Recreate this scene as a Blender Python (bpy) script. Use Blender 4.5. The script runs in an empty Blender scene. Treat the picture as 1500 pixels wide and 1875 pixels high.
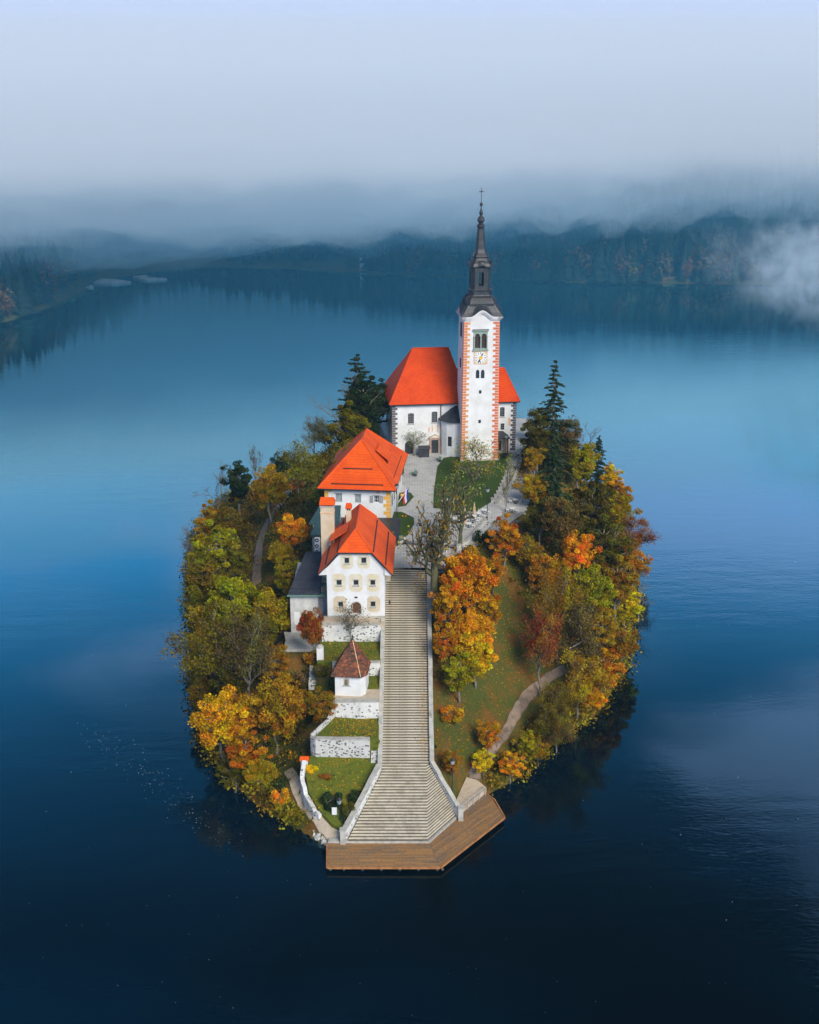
import bpy, math, random
import numpy as np
from mathutils import Vector, Matrix, noise as mnoise
R = math.radians
sc = bpy.context.scene
# ---------------------------------------------------------------- camera
CAM_H, TILT, FPX = 83.0, R(19.3), 2187.0
cam = bpy.data.objects.new('camera', bpy.data.cameras.new('camera'))
sc.collection.objects.link(cam); sc.camera = cam
cam.location = (0, 0, CAM_H); cam.rotation_euler = (R(90) - TILT, 0, 0)
cam.data.sensor_fit = 'VERTICAL'; cam.data.sensor_height = 24.0; cam.data.lens = 24.0 * FPX / 1875.0
cam.data.clip_start = 1.0; cam.data.clip_end = 9000
# ---------------------------------------------------------------- sky and sun
SUN_EL, SUN_AZ = R(36), R(152)      # azimuth clockwise from +Y: behind the camera, to its right
world = bpy.data.worlds.new('World'); sc.world = world; world.use_nodes = True
nt = world.node_tree; nt.nodes.clear()
def N(t, typ, **kw):
    n = t.nodes.new(typ)
    for k, v in kw.items(): setattr(n, k, v)
    return n
def mathn(t, op, a, b=None, c=None, clamp=False):
    n = N(t, 'ShaderNodeMath', operation=op, use_clamp=clamp)
    for i, v in enumerate((a, b, c)):
        if v is None: continue
        if isinstance(v, (int, float)): n.inputs[i].default_value = v
        else: t.links.new(v, n.inputs[i])
    return n.outputs[0]
def mixc(t, f, a, b, blend='MIX'):
    n = N(t, 'ShaderNodeMix', data_type='RGBA', blend_type=blend)
    socks = (n.inputs[0], n.inputs[6], n.inputs[7])
    for s, v in zip(socks, (f, a, b)):
        if isinstance(v, (int, float)): s.default_value = v
        elif isinstance(v, tuple): s.default_value = v if len(v) == 4 else (*v, 1)
        else: t.links.new(v, s)
    return n.outputs[2]
def maprange(t, v, a, b, c=0.0, d=1.0, smooth=True):
    n = N(t, 'ShaderNodeMapRange', interpolation_type='SMOOTHSTEP' if smooth else 'LINEAR')
    t.links.new(v, n.inputs[0])
    for i, x in enumerate((a, b, c, d)): n.inputs[i + 1].default_value = x
    return n.outputs[0]
def noise(t, vec, scale, detail=4, rough=.55, dist=0.0):
    n = N(t, 'ShaderNodeTexNoise'); n.inputs['Scale'].default_value = scale
    n.inputs['Detail'].default_value = detail; n.inputs['Roughness'].default_value = rough
    n.inputs['Distortion'].default_value = dist
    if vec is not None: t.links.new(vec, n.inputs['Vector'])
    return n.outputs['Fac']
def mapping(t, vec, scale=(1, 1, 1), rot=(0, 0, 0), loc=(0, 0, 0)):
    n = N(t, 'ShaderNodeMapping'); n.inputs['Scale'].default_value = scale
    n.inputs['Rotation'].default_value = rot; n.inputs['Location'].default_value = loc
    t.links.new(vec, n.inputs['Vector']); return n.outputs[0]
tc = N(nt, 'ShaderNodeTexCoord'); gen = tc.outputs['Generated']
sky = N(nt, 'ShaderNodeTexSky', sky_type='NISHITA'); sky.sun_disc = False
sky.sun_elevation = SUN_EL; sky.sun_rotation = SUN_AZ; sky.air_density = 1.4; sky.dust_density = .4; sky.ozone_density = 3.0
sep = N(nt, 'ShaderNodeSeparateXYZ'); nt.links.new(gen, sep.inputs[0]); ez = sep.outputs['Z']
cl = noise(nt, mapping(nt, gen, (2.6, 2.6, 6.0), loc=(3.1, 1.7, 0.4)), 1.0, 5, .5, .5)
clouds = mathn(nt, 'MULTIPLY', maprange(nt, cl, .50, .68, 0, .6), maprange(nt, ez, .38, .52, 1, .1))
low = maprange(nt, mathn(nt, 'ADD', ez, mathn(nt, 'MULTIPLY', mathn(nt, 'SUBTRACT', cl, .5), 1.7)), .24, .44, 1, 0)
cover = mathn(nt, 'MAXIMUM', clouds, low)
FOGC = (4.25, 5.0, 8.3)
blue = mixc(nt, 1.0, sky.outputs[0], (.16, .66, .84), 'MULTIPLY')       # clear sky between the clouds, deeper towards the zenith
vm = N(nt, 'ShaderNodeVectorMath', operation='SCALE'); nt.links.new(blue, vm.inputs[0]); nt.links.new(maprange(nt, ez, .30, .64, 2.0, .26), vm.inputs['Scale'])
skyc = mixc(nt, cover, vm.outputs[0], FOGC)
bg = N(nt, 'ShaderNodeBackground'); nt.links.new(skyc, bg.inputs[0]); bg.inputs[1].default_value = .1
wo = N(nt, 'ShaderNodeOutputWorld'); nt.links.new(bg.outputs[0], wo.inputs[0])
sun = bpy.data.objects.new('sun', bpy.data.lights.new('sun', 'SUN')); sc.collection.objects.link(sun)
sun.data.energy = 2.9; sun.data.angle = R(28); sun.data.color = (1.0, .93, .82)
sd = Vector((math.sin(SUN_AZ) * math.cos(SUN_EL), math.cos(SUN_AZ) * math.cos(SUN_EL), math.sin(SUN_EL)))
sun.rotation_euler = sd.to_track_quat('Z', 'Y').to_euler()
sc.view_settings.view_transform = 'Standard'; sc.view_settings.look = 'None'
sc.view_settings.exposure = 0.5; sc.view_settings.gamma = 1; sc.view_settings.use_curve_mapping = False
sc.render.engine = 'CYCLES'
cy = sc.cycles
cy.max_bounces = 9; cy.diffuse_bounces = 2; cy.glossy_bounces = 3; cy.transmission_bounces = 4
cy.volume_bounces = 5; cy.transparent_max_bounces = 8; cy.caustics_reflective = False; cy.caustics_refractive = False
cy.use_denoising = True; cy.use_adaptive_sampling = True; cy.adaptive_threshold = .02
cy.volume_step_rate = 1.0; cy.volume_max_steps = 96

# ---------------------------------------------------------------- helpers
COL = sc.collection
rnd = random.Random(7)
def W(px, py, z):
    """the point at height z seen at photo position (px, py)"""
    a = 937.5 - py
    d = ((px - 750), FPX * math.cos(TILT) + a * math.sin(TILT), -FPX * math.sin(TILT) + a * math.cos(TILT))
    t = (z - CAM_H) / d[2]; return Vector((d[0] * t, d[1] * t, z))
def raydir(px, py):
    a = 937.5 - py
    return Vector((px - 750, FPX * math.cos(TILT) + a * math.sin(TILT), -FPX * math.sin(TILT) + a * math.cos(TILT)))
def ppm(x, y, z):
    return FPX / (y * math.cos(TILT) - (z - CAM_H) * math.sin(TILT))

def tag(o, label=None, cat=None, group=None, kind=None):
    if label: o['label'] = label
    if cat: o['category'] = cat
    if group: o['group'] = group
    if kind: o['kind'] = kind
    return o
def thing(name, loc, label, cat, group=None, rotz=0.0):
    o = bpy.data.objects.new(name, None); COL.objects.link(o)
    o.location = loc; o.rotation_euler = (0, 0, rotz); o.empty_display_size = .5
    return tag(o, label, cat, group)
def copy_tree(o, parent=None):
    c = o.copy(); COL.objects.link(c); c.parent = parent
    for ch in o.children: copy_tree(ch, c)
    return c

class MB:
    def __init__(s): s.v = []; s.f = []; s.m = []
    def add(s, verts, faces, mi=0):
        b = len(s.v); s.v += [tuple(v) for v in verts]
        for f in faces: s.f.append(tuple(b + i for i in f)); s.m.append(mi)
        return s
    def box(s, x0, x1, y0, y1, z0, z1, mi=0):
        vs = [(x, y, z) for z in (z0, z1) for y in (y0, y1) for x in (x0, x1)]
        return s.add(vs, [(0, 2, 3, 1), (4, 5, 7, 6), (0, 1, 5, 4), (2, 6, 7, 3), (0, 4, 6, 2), (1, 3, 7, 5)], mi)
    def prism(s, poly, z0, z1, mi=0):
        """poly counter-clockwise; z0, z1 numbers or functions of (x, y)"""
        n = len(poly); f0 = z0 if callable(z0) else (lambda x, y: z0); f1 = z1 if callable(z1) else (lambda x, y: z1)
        vs = [(p[0], p[1], f0(p[0], p[1])) for p in poly] + [(p[0], p[1], f1(p[0], p[1])) for p in poly]
        fs = [tuple(range(n - 1, -1, -1)), tuple(range(n, 2 * n))] + [(i, (i + 1) % n, n + (i + 1) % n, n + i) for i in range(n)]
        return s.add(vs, fs, mi)
    def lathe(s, prof, n=12, cx=0, cy=0, mi=0, rot=0.0, sq=None):
        """prof: (r, z) bottom to top"""
        vs = []
        for r, z in prof:
            for i in range(n):
                a = rot + 2 * math.pi * i / n; vs.append((cx + r * math.cos(a), cy + r * math.sin(a), z))
        fs = []
        for k in range(len(prof) - 1):
            for i in range(n):
                j = (i + 1) % n; fs.append((k * n + i, k * n + j, (k + 1) * n + j, (k + 1) * n + i))
        fs.append(tuple(range(n - 1, -1, -1))); fs.append(tuple((len(prof) - 1) * n + i for i in range(n)))
        return s.add(vs, fs, mi)
    def tube(s, pts, rad, n=5, mi=0):
        pts = [Vector(p) for p in pts]; vs = []
        for i, p in enumerate(pts):
            d = (pts[min(i + 1, len(pts) - 1)] - pts[max(i - 1, 0)]).normalized()
            u = d.cross(Vector((0, 0, 1)) if abs(d.z) < .9 else Vector((1, 0, 0))).normalized(); w = d.cross(u)
            r = rad[i] if isinstance(rad, (list, tuple)) else rad
            for k in range(n):
                a = 2 * math.pi * k / n; vs.append(p + u * (r * math.cos(a)) + w * (r * math.sin(a)))
        fs = []
        for i in range(len(pts) - 1):
            for k in range(n):
                j = (k + 1) % n; fs.append((i * n + k, (i + 1) * n + k, (i + 1) * n + j, i * n + j))
        fs.append(tuple(range(n))); fs.append(tuple((len(pts) - 1) * n + k for k in range(n - 1, -1, -1)))
        return s.add(vs, fs, mi)
    def slab(s, verts, faces, t, mi=0, mi2=None):
        """top faces (counter-clockwise from above) thickened downwards"""
        if mi2 is None: mi2 = mi
        n = len(verts); vs = list(verts) + [(v[0], v[1], v[2] - t) for v in verts]
        s.add(vs, [], mi); b = len(s.v) - 2 * n
        ed = {}
        for f in faces:
            s.f.append(tuple(b + i for i in f)); s.m.append(mi)
            s.f.append(tuple(b + n + i for i in reversed(f))); s.m.append(mi2)
            for i in range(len(f)): ed[(f[i], f[(i + 1) % len(f)])] = 1
        for (i, j) in ed:
            if (j, i) not in ed: s.f.append((b + j, b + i, b + n + i, b + n + j)); s.m.append(mi2)
        return s
    def build(s, name, mat, parent=None, loc=None, smooth=False, world=False):
        """world=True: the vertices are world coordinates and move to the parent's own"""
        me = bpy.data.meshes.new(name); vs = s.v
        if world and parent is not None:
            p = parent.location; c, sn = math.cos(-parent.rotation_euler.z), math.sin(-parent.rotation_euler.z)
            vs = [((v[0] - p.x) * c - (v[1] - p.y) * sn, (v[0] - p.x) * sn + (v[1] - p.y) * c, v[2] - p.z) for v in vs]
        me.from_pydata(vs, [], s.f)
        for m in (mat if isinstance(mat, (list, tuple)) else [mat]): me.materials.append(m)
        if any(s.m): me.polygons.foreach_set('material_index', s.m)
        if smooth: me.polygons.foreach_set('use_smooth', [True] * len(s.f))
        me.update()
        o = bpy.data.objects.new(name, me); COL.objects.link(o); o.parent = parent
        if loc is not None: o.location = loc
        return o
def link(name, me, parent=None, loc=(0, 0, 0)):
    o = bpy.data.objects.new(name, me); COL.objects.link(o); o.parent = parent; o.location = loc; return o

# ---------------------------------------------------------------- materials
def newmat(name):
    m = bpy.data.materials.new(name); m.use_nodes = True; m.node_tree.nodes.clear(); t = m.node_tree
    o = N(t, 'ShaderNodeOutputMaterial'); p = N(t, 'ShaderNodeBsdfPrincipled'); t.links.new(p.outputs[0], o.inputs[0])
    return m, t, p
def setc(t, sock, v):
    if isinstance(v, tuple): sock.default_value = v if len(v) == 4 else (*v, 1)
    elif isinstance(v, (int, float)): sock.default_value = v
    else: t.links.new(v, sock)
def bump(t, p, h, strength, dist):
    b = N(t, 'ShaderNodeBump'); b.inputs['Strength'].default_value = strength; b.inputs['Distance'].default_value = dist
    t.links.new(h, b.inputs['Height']); t.links.new(b.outputs[0], p.inputs['Normal'])
def matn(name, c1, c2=None, scale=1.5, rough=.8, bs=0.0, bscale=8, lo=.35, hi=.65, c3=None, scale3=.3, lo3=.5, hi3=.7, metal=0.0, detail=6, spec=.5):
    m, t, p = newmat(name); tc = N(t, 'ShaderNodeTexCoord').outputs['Object']
    col = c1
    if c2: col = mixc(t, maprange(t, noise(t, tc, scale, detail), lo, hi), c1, c2)
    if c3: col = mixc(t, maprange(t, noise(t, mapping(t, tc, loc=(7, 3, 1)), scale3, 5, .65), lo3, hi3), col, c3)
    setc(t, p.inputs['Base Color'], col); p.inputs['Roughness'].default_value = rough; p.inputs['Metallic'].default_value = metal
    p.inputs['Specular IOR Level'].default_value = spec
    if bs: bump(t, p, noise(t, tc, bscale, 6, .7), 1.0, bs)
    return m
M = {}
M['plaster'] = matn('white_plaster', (.80, .80, .79), (.70, .69, .66), .5, .85, .006, 12, c3=(.58, .57, .54), scale3=.35, lo3=.60, hi3=.8)
M['plaster_old'] = matn('weathered_plaster', (.66, .65, .62), (.50, .49, .46), .8, .9, .01, 9, c3=(.36, .35, .32), scale3=.5, lo3=.55, hi3=.75)
M['cream'] = matn('cream_plaster', (.66, .56, .40), (.58, .47, .32), .8, .85, .006, 12)
M['cream_pale'] = matn('pale_cream_paint', (.72, .67, .55), (.68, .58, .38), .9, .85)
M['ochre'] = matn('ochre_paint', (.78, .42, .06), (.66, .34, .06), 2.0, .8)
M['quoin_red'] = matn('red_painted_quoin', (.62, .14, .07), (.72, .40, .14), 1.3, .8, lo=.4, hi=.62)
M['quoin_dark'] = matn('dark_stone_quoin', (.09, .08, .09), (.16, .13, .13), 2.0, .8)
M['stone_pale'] = matn('pale_dressed_stone', (.52, .50, .45), (.38, .36, .32), 1.2, .85, .01, 7, c3=(.22, .21, .17), scale3=.7, lo3=.55, hi3=.75)
M['stone_pink'] = matn('pink_sandstone', (.50, .34, .26), (.38, .25, .19), 2.0, .85)
M['dark_metal'] = matn('dark_sheet_metal', (.035, .04, .048), (.055, .062, .07), 1.2, .42, metal=.3)
M['spire_metal'] = matn('aged_spire_sheeting', (.022, .025, .03), (.042, .045, .052), 1.5, .48, metal=.2)
M['iron'] = matn('black_iron', (.02, .02, .022), None, rough=.5)
M['green_copper'] = matn('green_copper', (.10, .22, .17), (.16, .26, .21), 3, .6)
M['green_paint'] = matn('sage_green_paint', (.30, .38, .31), (.24, .31, .26), 3, .6)
M['wood_brown'] = matn('brown_door_wood', (.20, .075, .03), (.13, .05, .02), 3, .6)
M['wood_grey'] = matn('grey_old_wood', (.20, .17, .13), (.13, .11, .09), 3, .85)
M['louvre'] = matn('dark_louvre_wood', (.045, .03, .028), (.07, .045, .04), 4, .8)
M['white_paint'] = matn('white_paint', (.8, .8, .79), None, rough=.5)
M['grey_paint'] = matn('grey_paint', (.33, .34, .36), (.28, .29, .31), 2, .6)
M['gold'] = matn('gold_paint', (.80, .46, .06), None, rough=.35)
M['orange_paint'] = matn('faded_orange_paint', (.72, .34, .16), (.78, .56, .34), 2.5, .85)
M['beige_cloth'] = matn('beige_canvas', (.56, .40, .24), (.45, .31, .18), 4, .9)
M['soil'] = matn('dark_soil', (.06, .045, .03), (.10, .075, .05), 2, .95)
def mat_glass():
    m, t, p = newmat('dark_window_glass'); tc = N(t, 'ShaderNodeTexCoord').outputs['Object']
    setc(t, p.inputs['Base Color'], mixc(t, noise(t, tc, 1.3, 2), (.015, .018, .022), (.05, .055, .06)))
    p.inputs['Roughness'].default_value = .12; return m
M['glass'] = mat_glass()
M['glass_pale'] = matn('curtained_window_glass', (.34, .38, .38), (.24, .28, .28), 2, .25)
def mat_tile(name, base, dark, light, course=.32, dirty=0.0, rough=.5):
    m, t, p = newmat(name); tc = N(t, 'ShaderNodeTexCoord').outputs['Object']
    s = N(t, 'ShaderNodeSeparateXYZ'); t.links.new(tc, s.inputs[0])
    fr = mathn(t, 'FRACT', mathn(t, 'DIVIDE', s.outputs['Z'], course))
    line = maprange(t, fr, 0, .22, 0, 1)
    v = N(t, 'ShaderNodeTexVoronoi'); v.inputs['Scale'].default_value = 1; t.links.new(mapping(t, tc, (3.4, 3.4, 1 / course)), v.inputs['Vector'])
    sv = N(t, 'ShaderNodeSeparateColor'); t.links.new(v.outputs['Color'], sv.inputs[0])
    big = noise(t, tc, .35, 4)
    c = mixc(t, mathn(t, 'MULTIPLY', sv.outputs[0], .8), base, light)
    c = mixc(t, mathn(t, 'MULTIPLY', maprange(t, big, .4, .7), .5), c, dark)
    c = mixc(t, mathn(t, 'MULTIPLY', mathn(t, 'SUBTRACT', 1.0, line), .55), c, dark)
    if dirty:
        c = mixc(t, maprange(t, sv.outputs[1], 1 - dirty, 1 - dirty + .05), c, light)
        c = mixc(t, maprange(t, noise(t, tc, 1.1, 6, .7), .5, .62), c, dark)
    setc(t, p.inputs['Base Color'], c); p.inputs['Roughness'].default_value = rough; p.inputs['Specular IOR Level'].default_value = .22
    bump(t, p, mathn(t, 'ADD', mathn(t, 'MULTIPLY', fr, -.6), mathn(t, 'MULTIPLY', sv.outputs[2], .25)), 1.0, .08)
    return m
M['tile'] = mat_tile('orange_clay_tile', (.82, .088, .006), (.58, .050, .006), (.88, .13, .010), rough=.62)
M['tile_church'] = mat_tile('deep_orange_clay_tile', (.66, .055, .005), (.48, .034, .005), (.76, .085, .008), .34, rough=.62)
M['tile_old'] = mat_tile('old_brown_shingle', (.09, .048, .034), (.045, .036, .034), (.36, .11, .045), .2, .13, .85)
M['slate'] = mat_tile('dark_slate', (.045, .045, .06), (.03, .03, .038), (.075, .075, .095), .45, 0, .45)
M['teal_roof'] = mat_tile('teal_sheet_roof', (.04, .085, .10), (.03, .06, .07), (.06, .12, .13), .5, 0, .4)
def mat_rubble(name, mort, st1, st2, sc_=2.6, dens=.52, moss=.25):
    m, t, p = newmat(name); tc = N(t, 'ShaderNodeTexCoord').outputs['Object']
    v = N(t, 'ShaderNodeTexVoronoi'); v.inputs['Scale'].default_value = sc_; v.inputs['Randomness'].default_value = 1
    t.links.new(mapping(t, tc, (1, 1, 1.5)), v.inputs['Vector'])
    sv = N(t, 'ShaderNodeSeparateColor'); t.links.new(v.outputs['Color'], sv.inputs[0])
    isst = mathn(t, 'MULTIPLY', maprange(t, v.outputs['Distance'], .42, .3), maprange(t, sv.outputs[0], dens - .03, dens + .03))
    c = mixc(t, isst, mort, mixc(t, sv.outputs[1], st1, st2))
    c = mixc(t, mathn(t, 'MULTIPLY', maprange(t, noise(t, tc, .5, 6, .7), .5, .72), moss * 2), c, (.14, .15, .10))
    c = mixc(t, mathn(t, 'MULTIPLY', maprange(t, noise(t, tc, 5, 3), .55, .7), .4), c, (.3, .29, .26))
    setc(t, p.inputs['Base Color'], c); p.inputs['Roughness'].default_value = .9
    bump(t, p, mathn(t, 'ADD', isst, noise(t, tc, 6, 4)), 1.0, .06); return m
M['rubble'] = mat_rubble('whitewashed_rubble_wall', (.74, .73, .70), (.12, .12, .13), (.42, .40, .37), 2.2, .48)
M['rubble_dark'] = mat_rubble('grey_rubble_wall', (.62, .61, .58), (.06, .06, .065), (.30, .29, .27), 2.5, .25, .22)
def mat_ground(name, cols, scales, rough=.95, bd=.12):
    """cols: base then layers, each (colour, scale, lo, hi)"""
    m, t, p = newmat(name); tc = N(t, 'ShaderNodeTexCoord').outputs['Object']
    c = cols
    for i, (cc, s, lo, hi) in enumerate(scales):
        c = mixc(t, maprange(t, noise(t, mapping(t, tc, loc=(i * 5.3, i * 2.1, 0)), s, 6, .68), lo, hi), c, cc)
    setc(t, p.inputs['Base Color'], c); p.inputs['Roughness'].default_value = rough; p.inputs['Specular IOR Level'].default_value = .2
    bump(t, p, noise(t, tc, 3.5, 8, .75), 1.0, bd); return m
M['forest_floor'] = mat_ground('forest_floor', (.085, .085, .016), [((.165, .08, .016), .35, .42, .60), ((.066, .082, .014), .16, .44, .58), ((.32, .14, .02), 2.6, .56, .70), ((.025, .02, .012), 1.2, .6, .75)])
M['lawn'] = mat_ground('lawn', (.11, .135, .012), [((.17, .155, .014), .4, .45, .65), ((.042, .066, .012), 1.6, .5, .68), ((.30, .15, .03), 5.0, .68, .76)], bd=.06)
M['lawn_deep'] = mat_ground('deep_green_lawn', (.040, .080, .012), [((.056, .092, .014), .4, .45, .65), ((.028, .055, .010), 1.6, .5, .68)], bd=.05)
M['gravel_path'] = mat_ground('gravel_path', (.58, .47, .35), [((.44, .35, .25), .8, .45, .65), ((.42, .37, .31), 4, .5, .7), ((.22, .10, .04), 3, .66, .74)], bd=.03)
M['dirt_path'] = mat_ground('dirt_path', (.30, .22, .165), [((.17, .125, .09), .8, .45, .65), ((.28, .21, .18), 3, .5, .7), ((.24, .10, .03), 2, .6, .72)], bd=.04)
def mat_paving():
    m, t, p = newmat('pale_stone_paving'); tc = N(t, 'ShaderNodeTexCoord').outputs['Object']
    b = N(t, 'ShaderNodeTexBrick'); b.inputs['Scale'].default_value = 1; b.inputs['Mortar Size'].default_value = .025
    b.inputs['Brick Width'].default_value = .9; b.inputs['Row Height'].default_value = .6
    b.inputs['Color1'].default_value = (.58, .57, .55, 1); b.inputs['Color2'].default_value = (.47, .46, .45, 1); b.inputs['Mortar'].default_value = (.2, .2, .195, 1)
    t.links.new(tc, b.inputs['Vector'])
    c = mixc(t, mathn(t, 'MULTIPLY', maprange(t, noise(t, tc, .3, 6, .7), .45, .7), .6), b.outputs[0], (.27, .265, .26))
    c = mixc(t, mathn(t, 'MULTIPLY', noise(t, tc, 4, 4), .3), c, (.5, .48, .46))
    setc(t, p.inputs['Base Color'], c); p.inputs['Roughness'].default_value = .7
    bump(t, p, b.outputs['Fac'], -1.0, .02); return m
M['paving'] = mat_paving()
def mat_step():
    m, t, p = newmat('worn_step_stone'); tc = N(t, 'ShaderNodeTexCoord').outputs['Object']
    geo = N(t, 'ShaderNodeNewGeometry'); oi = N(t, 'ShaderNodeObjectInfo')
    c = mixc(t, maprange(t, noise(t, tc, .9, 6, .7), .4, .66), (.86, .77, .61), (.60, .52, .40))
    c = mixc(t, mathn(t, 'MULTIPLY', maprange(t, noise(t, tc, 3.5, 5, .75), .55, .7), .6), c, (.20, .17, .12))
    c = mixc(t, mathn(t, 'MULTIPLY', oi.outputs['Random'], .25), c, (.32, .29, .23))
    setc(t, p.inputs['Base Color'], c); p.inputs['Roughness'].default_value = .85
    bump(t, p, noise(t, tc, 5, 6, .7), 1.0, .02); return m
M['step'] = mat_step()
M['riser'] = matn('dark_step_riser', (.13, .105, .07), (.075, .06, .04), 1.4, .9, .01, 7)  # much darker than the tread stone; covers every step face but the top
def mat_planks():
    m, t, p = newmat('weathered_deck_planks'); tc = N(t, 'ShaderNodeTexCoord').outputs['Object']
    oi = N(t, 'ShaderNodeObjectInfo')
    a = N(t, 'ShaderNodeAttribute'); a.attribute_name = 'tint'
    n1 = noise(t, tc, .45, 5, .65); n2 = noise(t, tc, 3.0, 5, .7)
    c = mixc(t, maprange(t, n1, .38, .62), (.30, .155, .06), (.20, .135, .085))
    c = mixc(t, mathn(t, 'MULTIPLY', a.outputs['Fac'], .7), c, (.52, .26, .08))
    c = mixc(t, mathn(t, 'MULTIPLY', maprange(t, n2, .45, .7), .5), c, (.10, .07, .045))
    setc(t, p.inputs['Base Color'], c); p.inputs['Roughness'].default_value = .7; bump(t, p, n2, 1.0, .01); return m
M['plank'] = mat_planks()
M['plank_edge'] = matn('reddish_edge_beam', (.50, .22, .08), (.34, .14, .05), 1.5, .65)
def mat_leaf(name='autumn_leaf', needle=False):
    m = bpy.data.materials.new(name); m.use_nodes = True; t = m.node_tree; t.nodes.clear()
    o = N(t, 'ShaderNodeOutputMaterial'); oi = N(t, 'ShaderNodeObjectInfo')
    a = N(t, 'ShaderNodeAttribute'); a.attribute_name = 'tint'
    sp = N(t, 'ShaderNodeSeparateColor'); t.links.new(a.outputs['Color'], sp.inputs[0])
    h = N(t, 'ShaderNodeHueSaturation'); t.links.new(oi.outputs['Color'], h.inputs['Color'])
    t.links.new(mathn(t, 'ADD', .5, mathn(t, 'MULTIPLY', mathn(t, 'SUBTRACT', sp.outputs[0], .5), .03 if needle else .09)), h.inputs['Hue'])
    t.links.new(mathn(t, 'ADD', .20, mathn(t, 'MULTIPLY', sp.outputs[1], 1.5)), h.inputs['Value'])
    h.inputs['Saturation'].default_value = 1.0
    d = N(t, 'ShaderNodeBsdfDiffuse'); tr = N(t, 'ShaderNodeBsdfTranslucent'); mx = N(t, 'ShaderNodeMixShader')
    t.links.new(h.outputs[0], d.inputs[0]); t.links.new(h.outputs[0], tr.inputs[0]); mx.inputs[0].default_value = .15 if needle else .3
    t.links.new(d.outputs[0], mx.inputs[1]); t.links.new(tr.outputs[0], mx.inputs[2]); t.links.new(mx.outputs[0], o.inputs[0]); return m
M['leaf'] = mat_leaf(); M['needle'] = mat_leaf('conifer_needle', True)
M['bark'] = matn('grey_bark', (.15, .13, .105), (.25, .225, .185), 2.5, .95, .02, 6)
M['bark_moss'] = matn('mossy_bark', (.075, .075, .03), (.13, .12, .055), 1.5, .95, .03, 5, c3=(.05, .045, .035), scale3=1.2)
def mat_water():
    m = bpy.data.materials.new('lake_water'); m.use_nodes = True; t = m.node_tree; t.nodes.clear()
    o = N(t, 'ShaderNodeOutputMaterial'); tc = N(t, 'ShaderNodeTexCoord').outputs['Object']
    n1 = noise(t, mapping(t, tc, (.9, 2.2, 1), rot=(0, 0, .15)), 1.0, 3, .5)
    n2 = noise(t, mapping(t, tc, (.12, .35, 1), rot=(0, 0, -.2)), 1.0, 3, .5)
    calm = maprange(t, noise(t, mapping(t, tc, (.006, .014, 1)), 1.0, 4, .6), .42, .62, .12, 1.0)
    h = mathn(t, 'ADD', mathn(t, 'MULTIPLY', n1, .05), mathn(t, 'MULTIPLY', n2, .10))
    b = N(t, 'ShaderNodeBump'); b.inputs['Distance'].default_value = 1.0
    t.links.new(mathn(t, 'MULTIPLY', calm, .36), b.inputs['Strength']); t.links.new(h, b.inputs['Height'])
    lw = N(t, 'ShaderNodeLayerWeight'); lw.inputs['Blend'].default_value = .5; t.links.new(b.outputs[0], lw.inputs['Normal'])
    fr = mathn(t, 'ADD', mathn(t, 'MULTIPLY', mathn(t, 'POWER', lw.outputs['Facing'], 4.0), 2.3), .0, clamp=True)
    fr = mathn(t, 'MINIMUM', fr, .88)
    gl = N(t, 'ShaderNodeBsdfGlossy'); gl.inputs['Roughness'].default_value = .04; gl.inputs['Color'].default_value = (.47, .88, 1.0, 1)
    t.links.new(b.outputs[0], gl.inputs['Normal'])
    df = N(t, 'ShaderNodeBsdfDiffuse')
    body = mixc(t, maprange(t, noise(t, mapping(t, tc, (.008, .016, 1), loc=(4, 2, 0)), 1.0, 4, .5), .4, .65), (.0001, .0015, .003), (.0002, .012, .030))
    t.links.new(body, df.inputs[0])
    mx = N(t, 'ShaderNodeMixShader'); t.links.new(fr, mx.inputs[0]); t.links.new(df.outputs[0], mx.inputs[1]); t.links.new(gl.outputs[0], mx.inputs[2])
    t.links.new(mx.outputs[0], o.inputs[0]); return m
M['water'] = mat_water()
def mat_vol(name, color, dens):
    m = bpy.data.materials.new(name); m.use_nodes = True; t = m.node_tree; t.nodes.clear()
    o = N(t, 'ShaderNodeOutputMaterial'); v = N(t, 'ShaderNodeVolumePrincipled')
    v.inputs['Color'].default_value = (*color, 1); v.inputs['Density'].default_value = dens; v.inputs['Anisotropy'].default_value = .0
    t.links.new(v.outputs[0], o.inputs['Volume']); return m
# ---------------------------------------------------------------- lake
water = MB().add([(-1580, -280, 0), (1580, -280, 0), (1580, 1590, 0), (-1580, 1590, 0)], [(0, 1, 2, 3)]).build('water', M['water'])
tag(water, 'deep blue lake water with faint ripples around the island', kind='structure')
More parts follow.
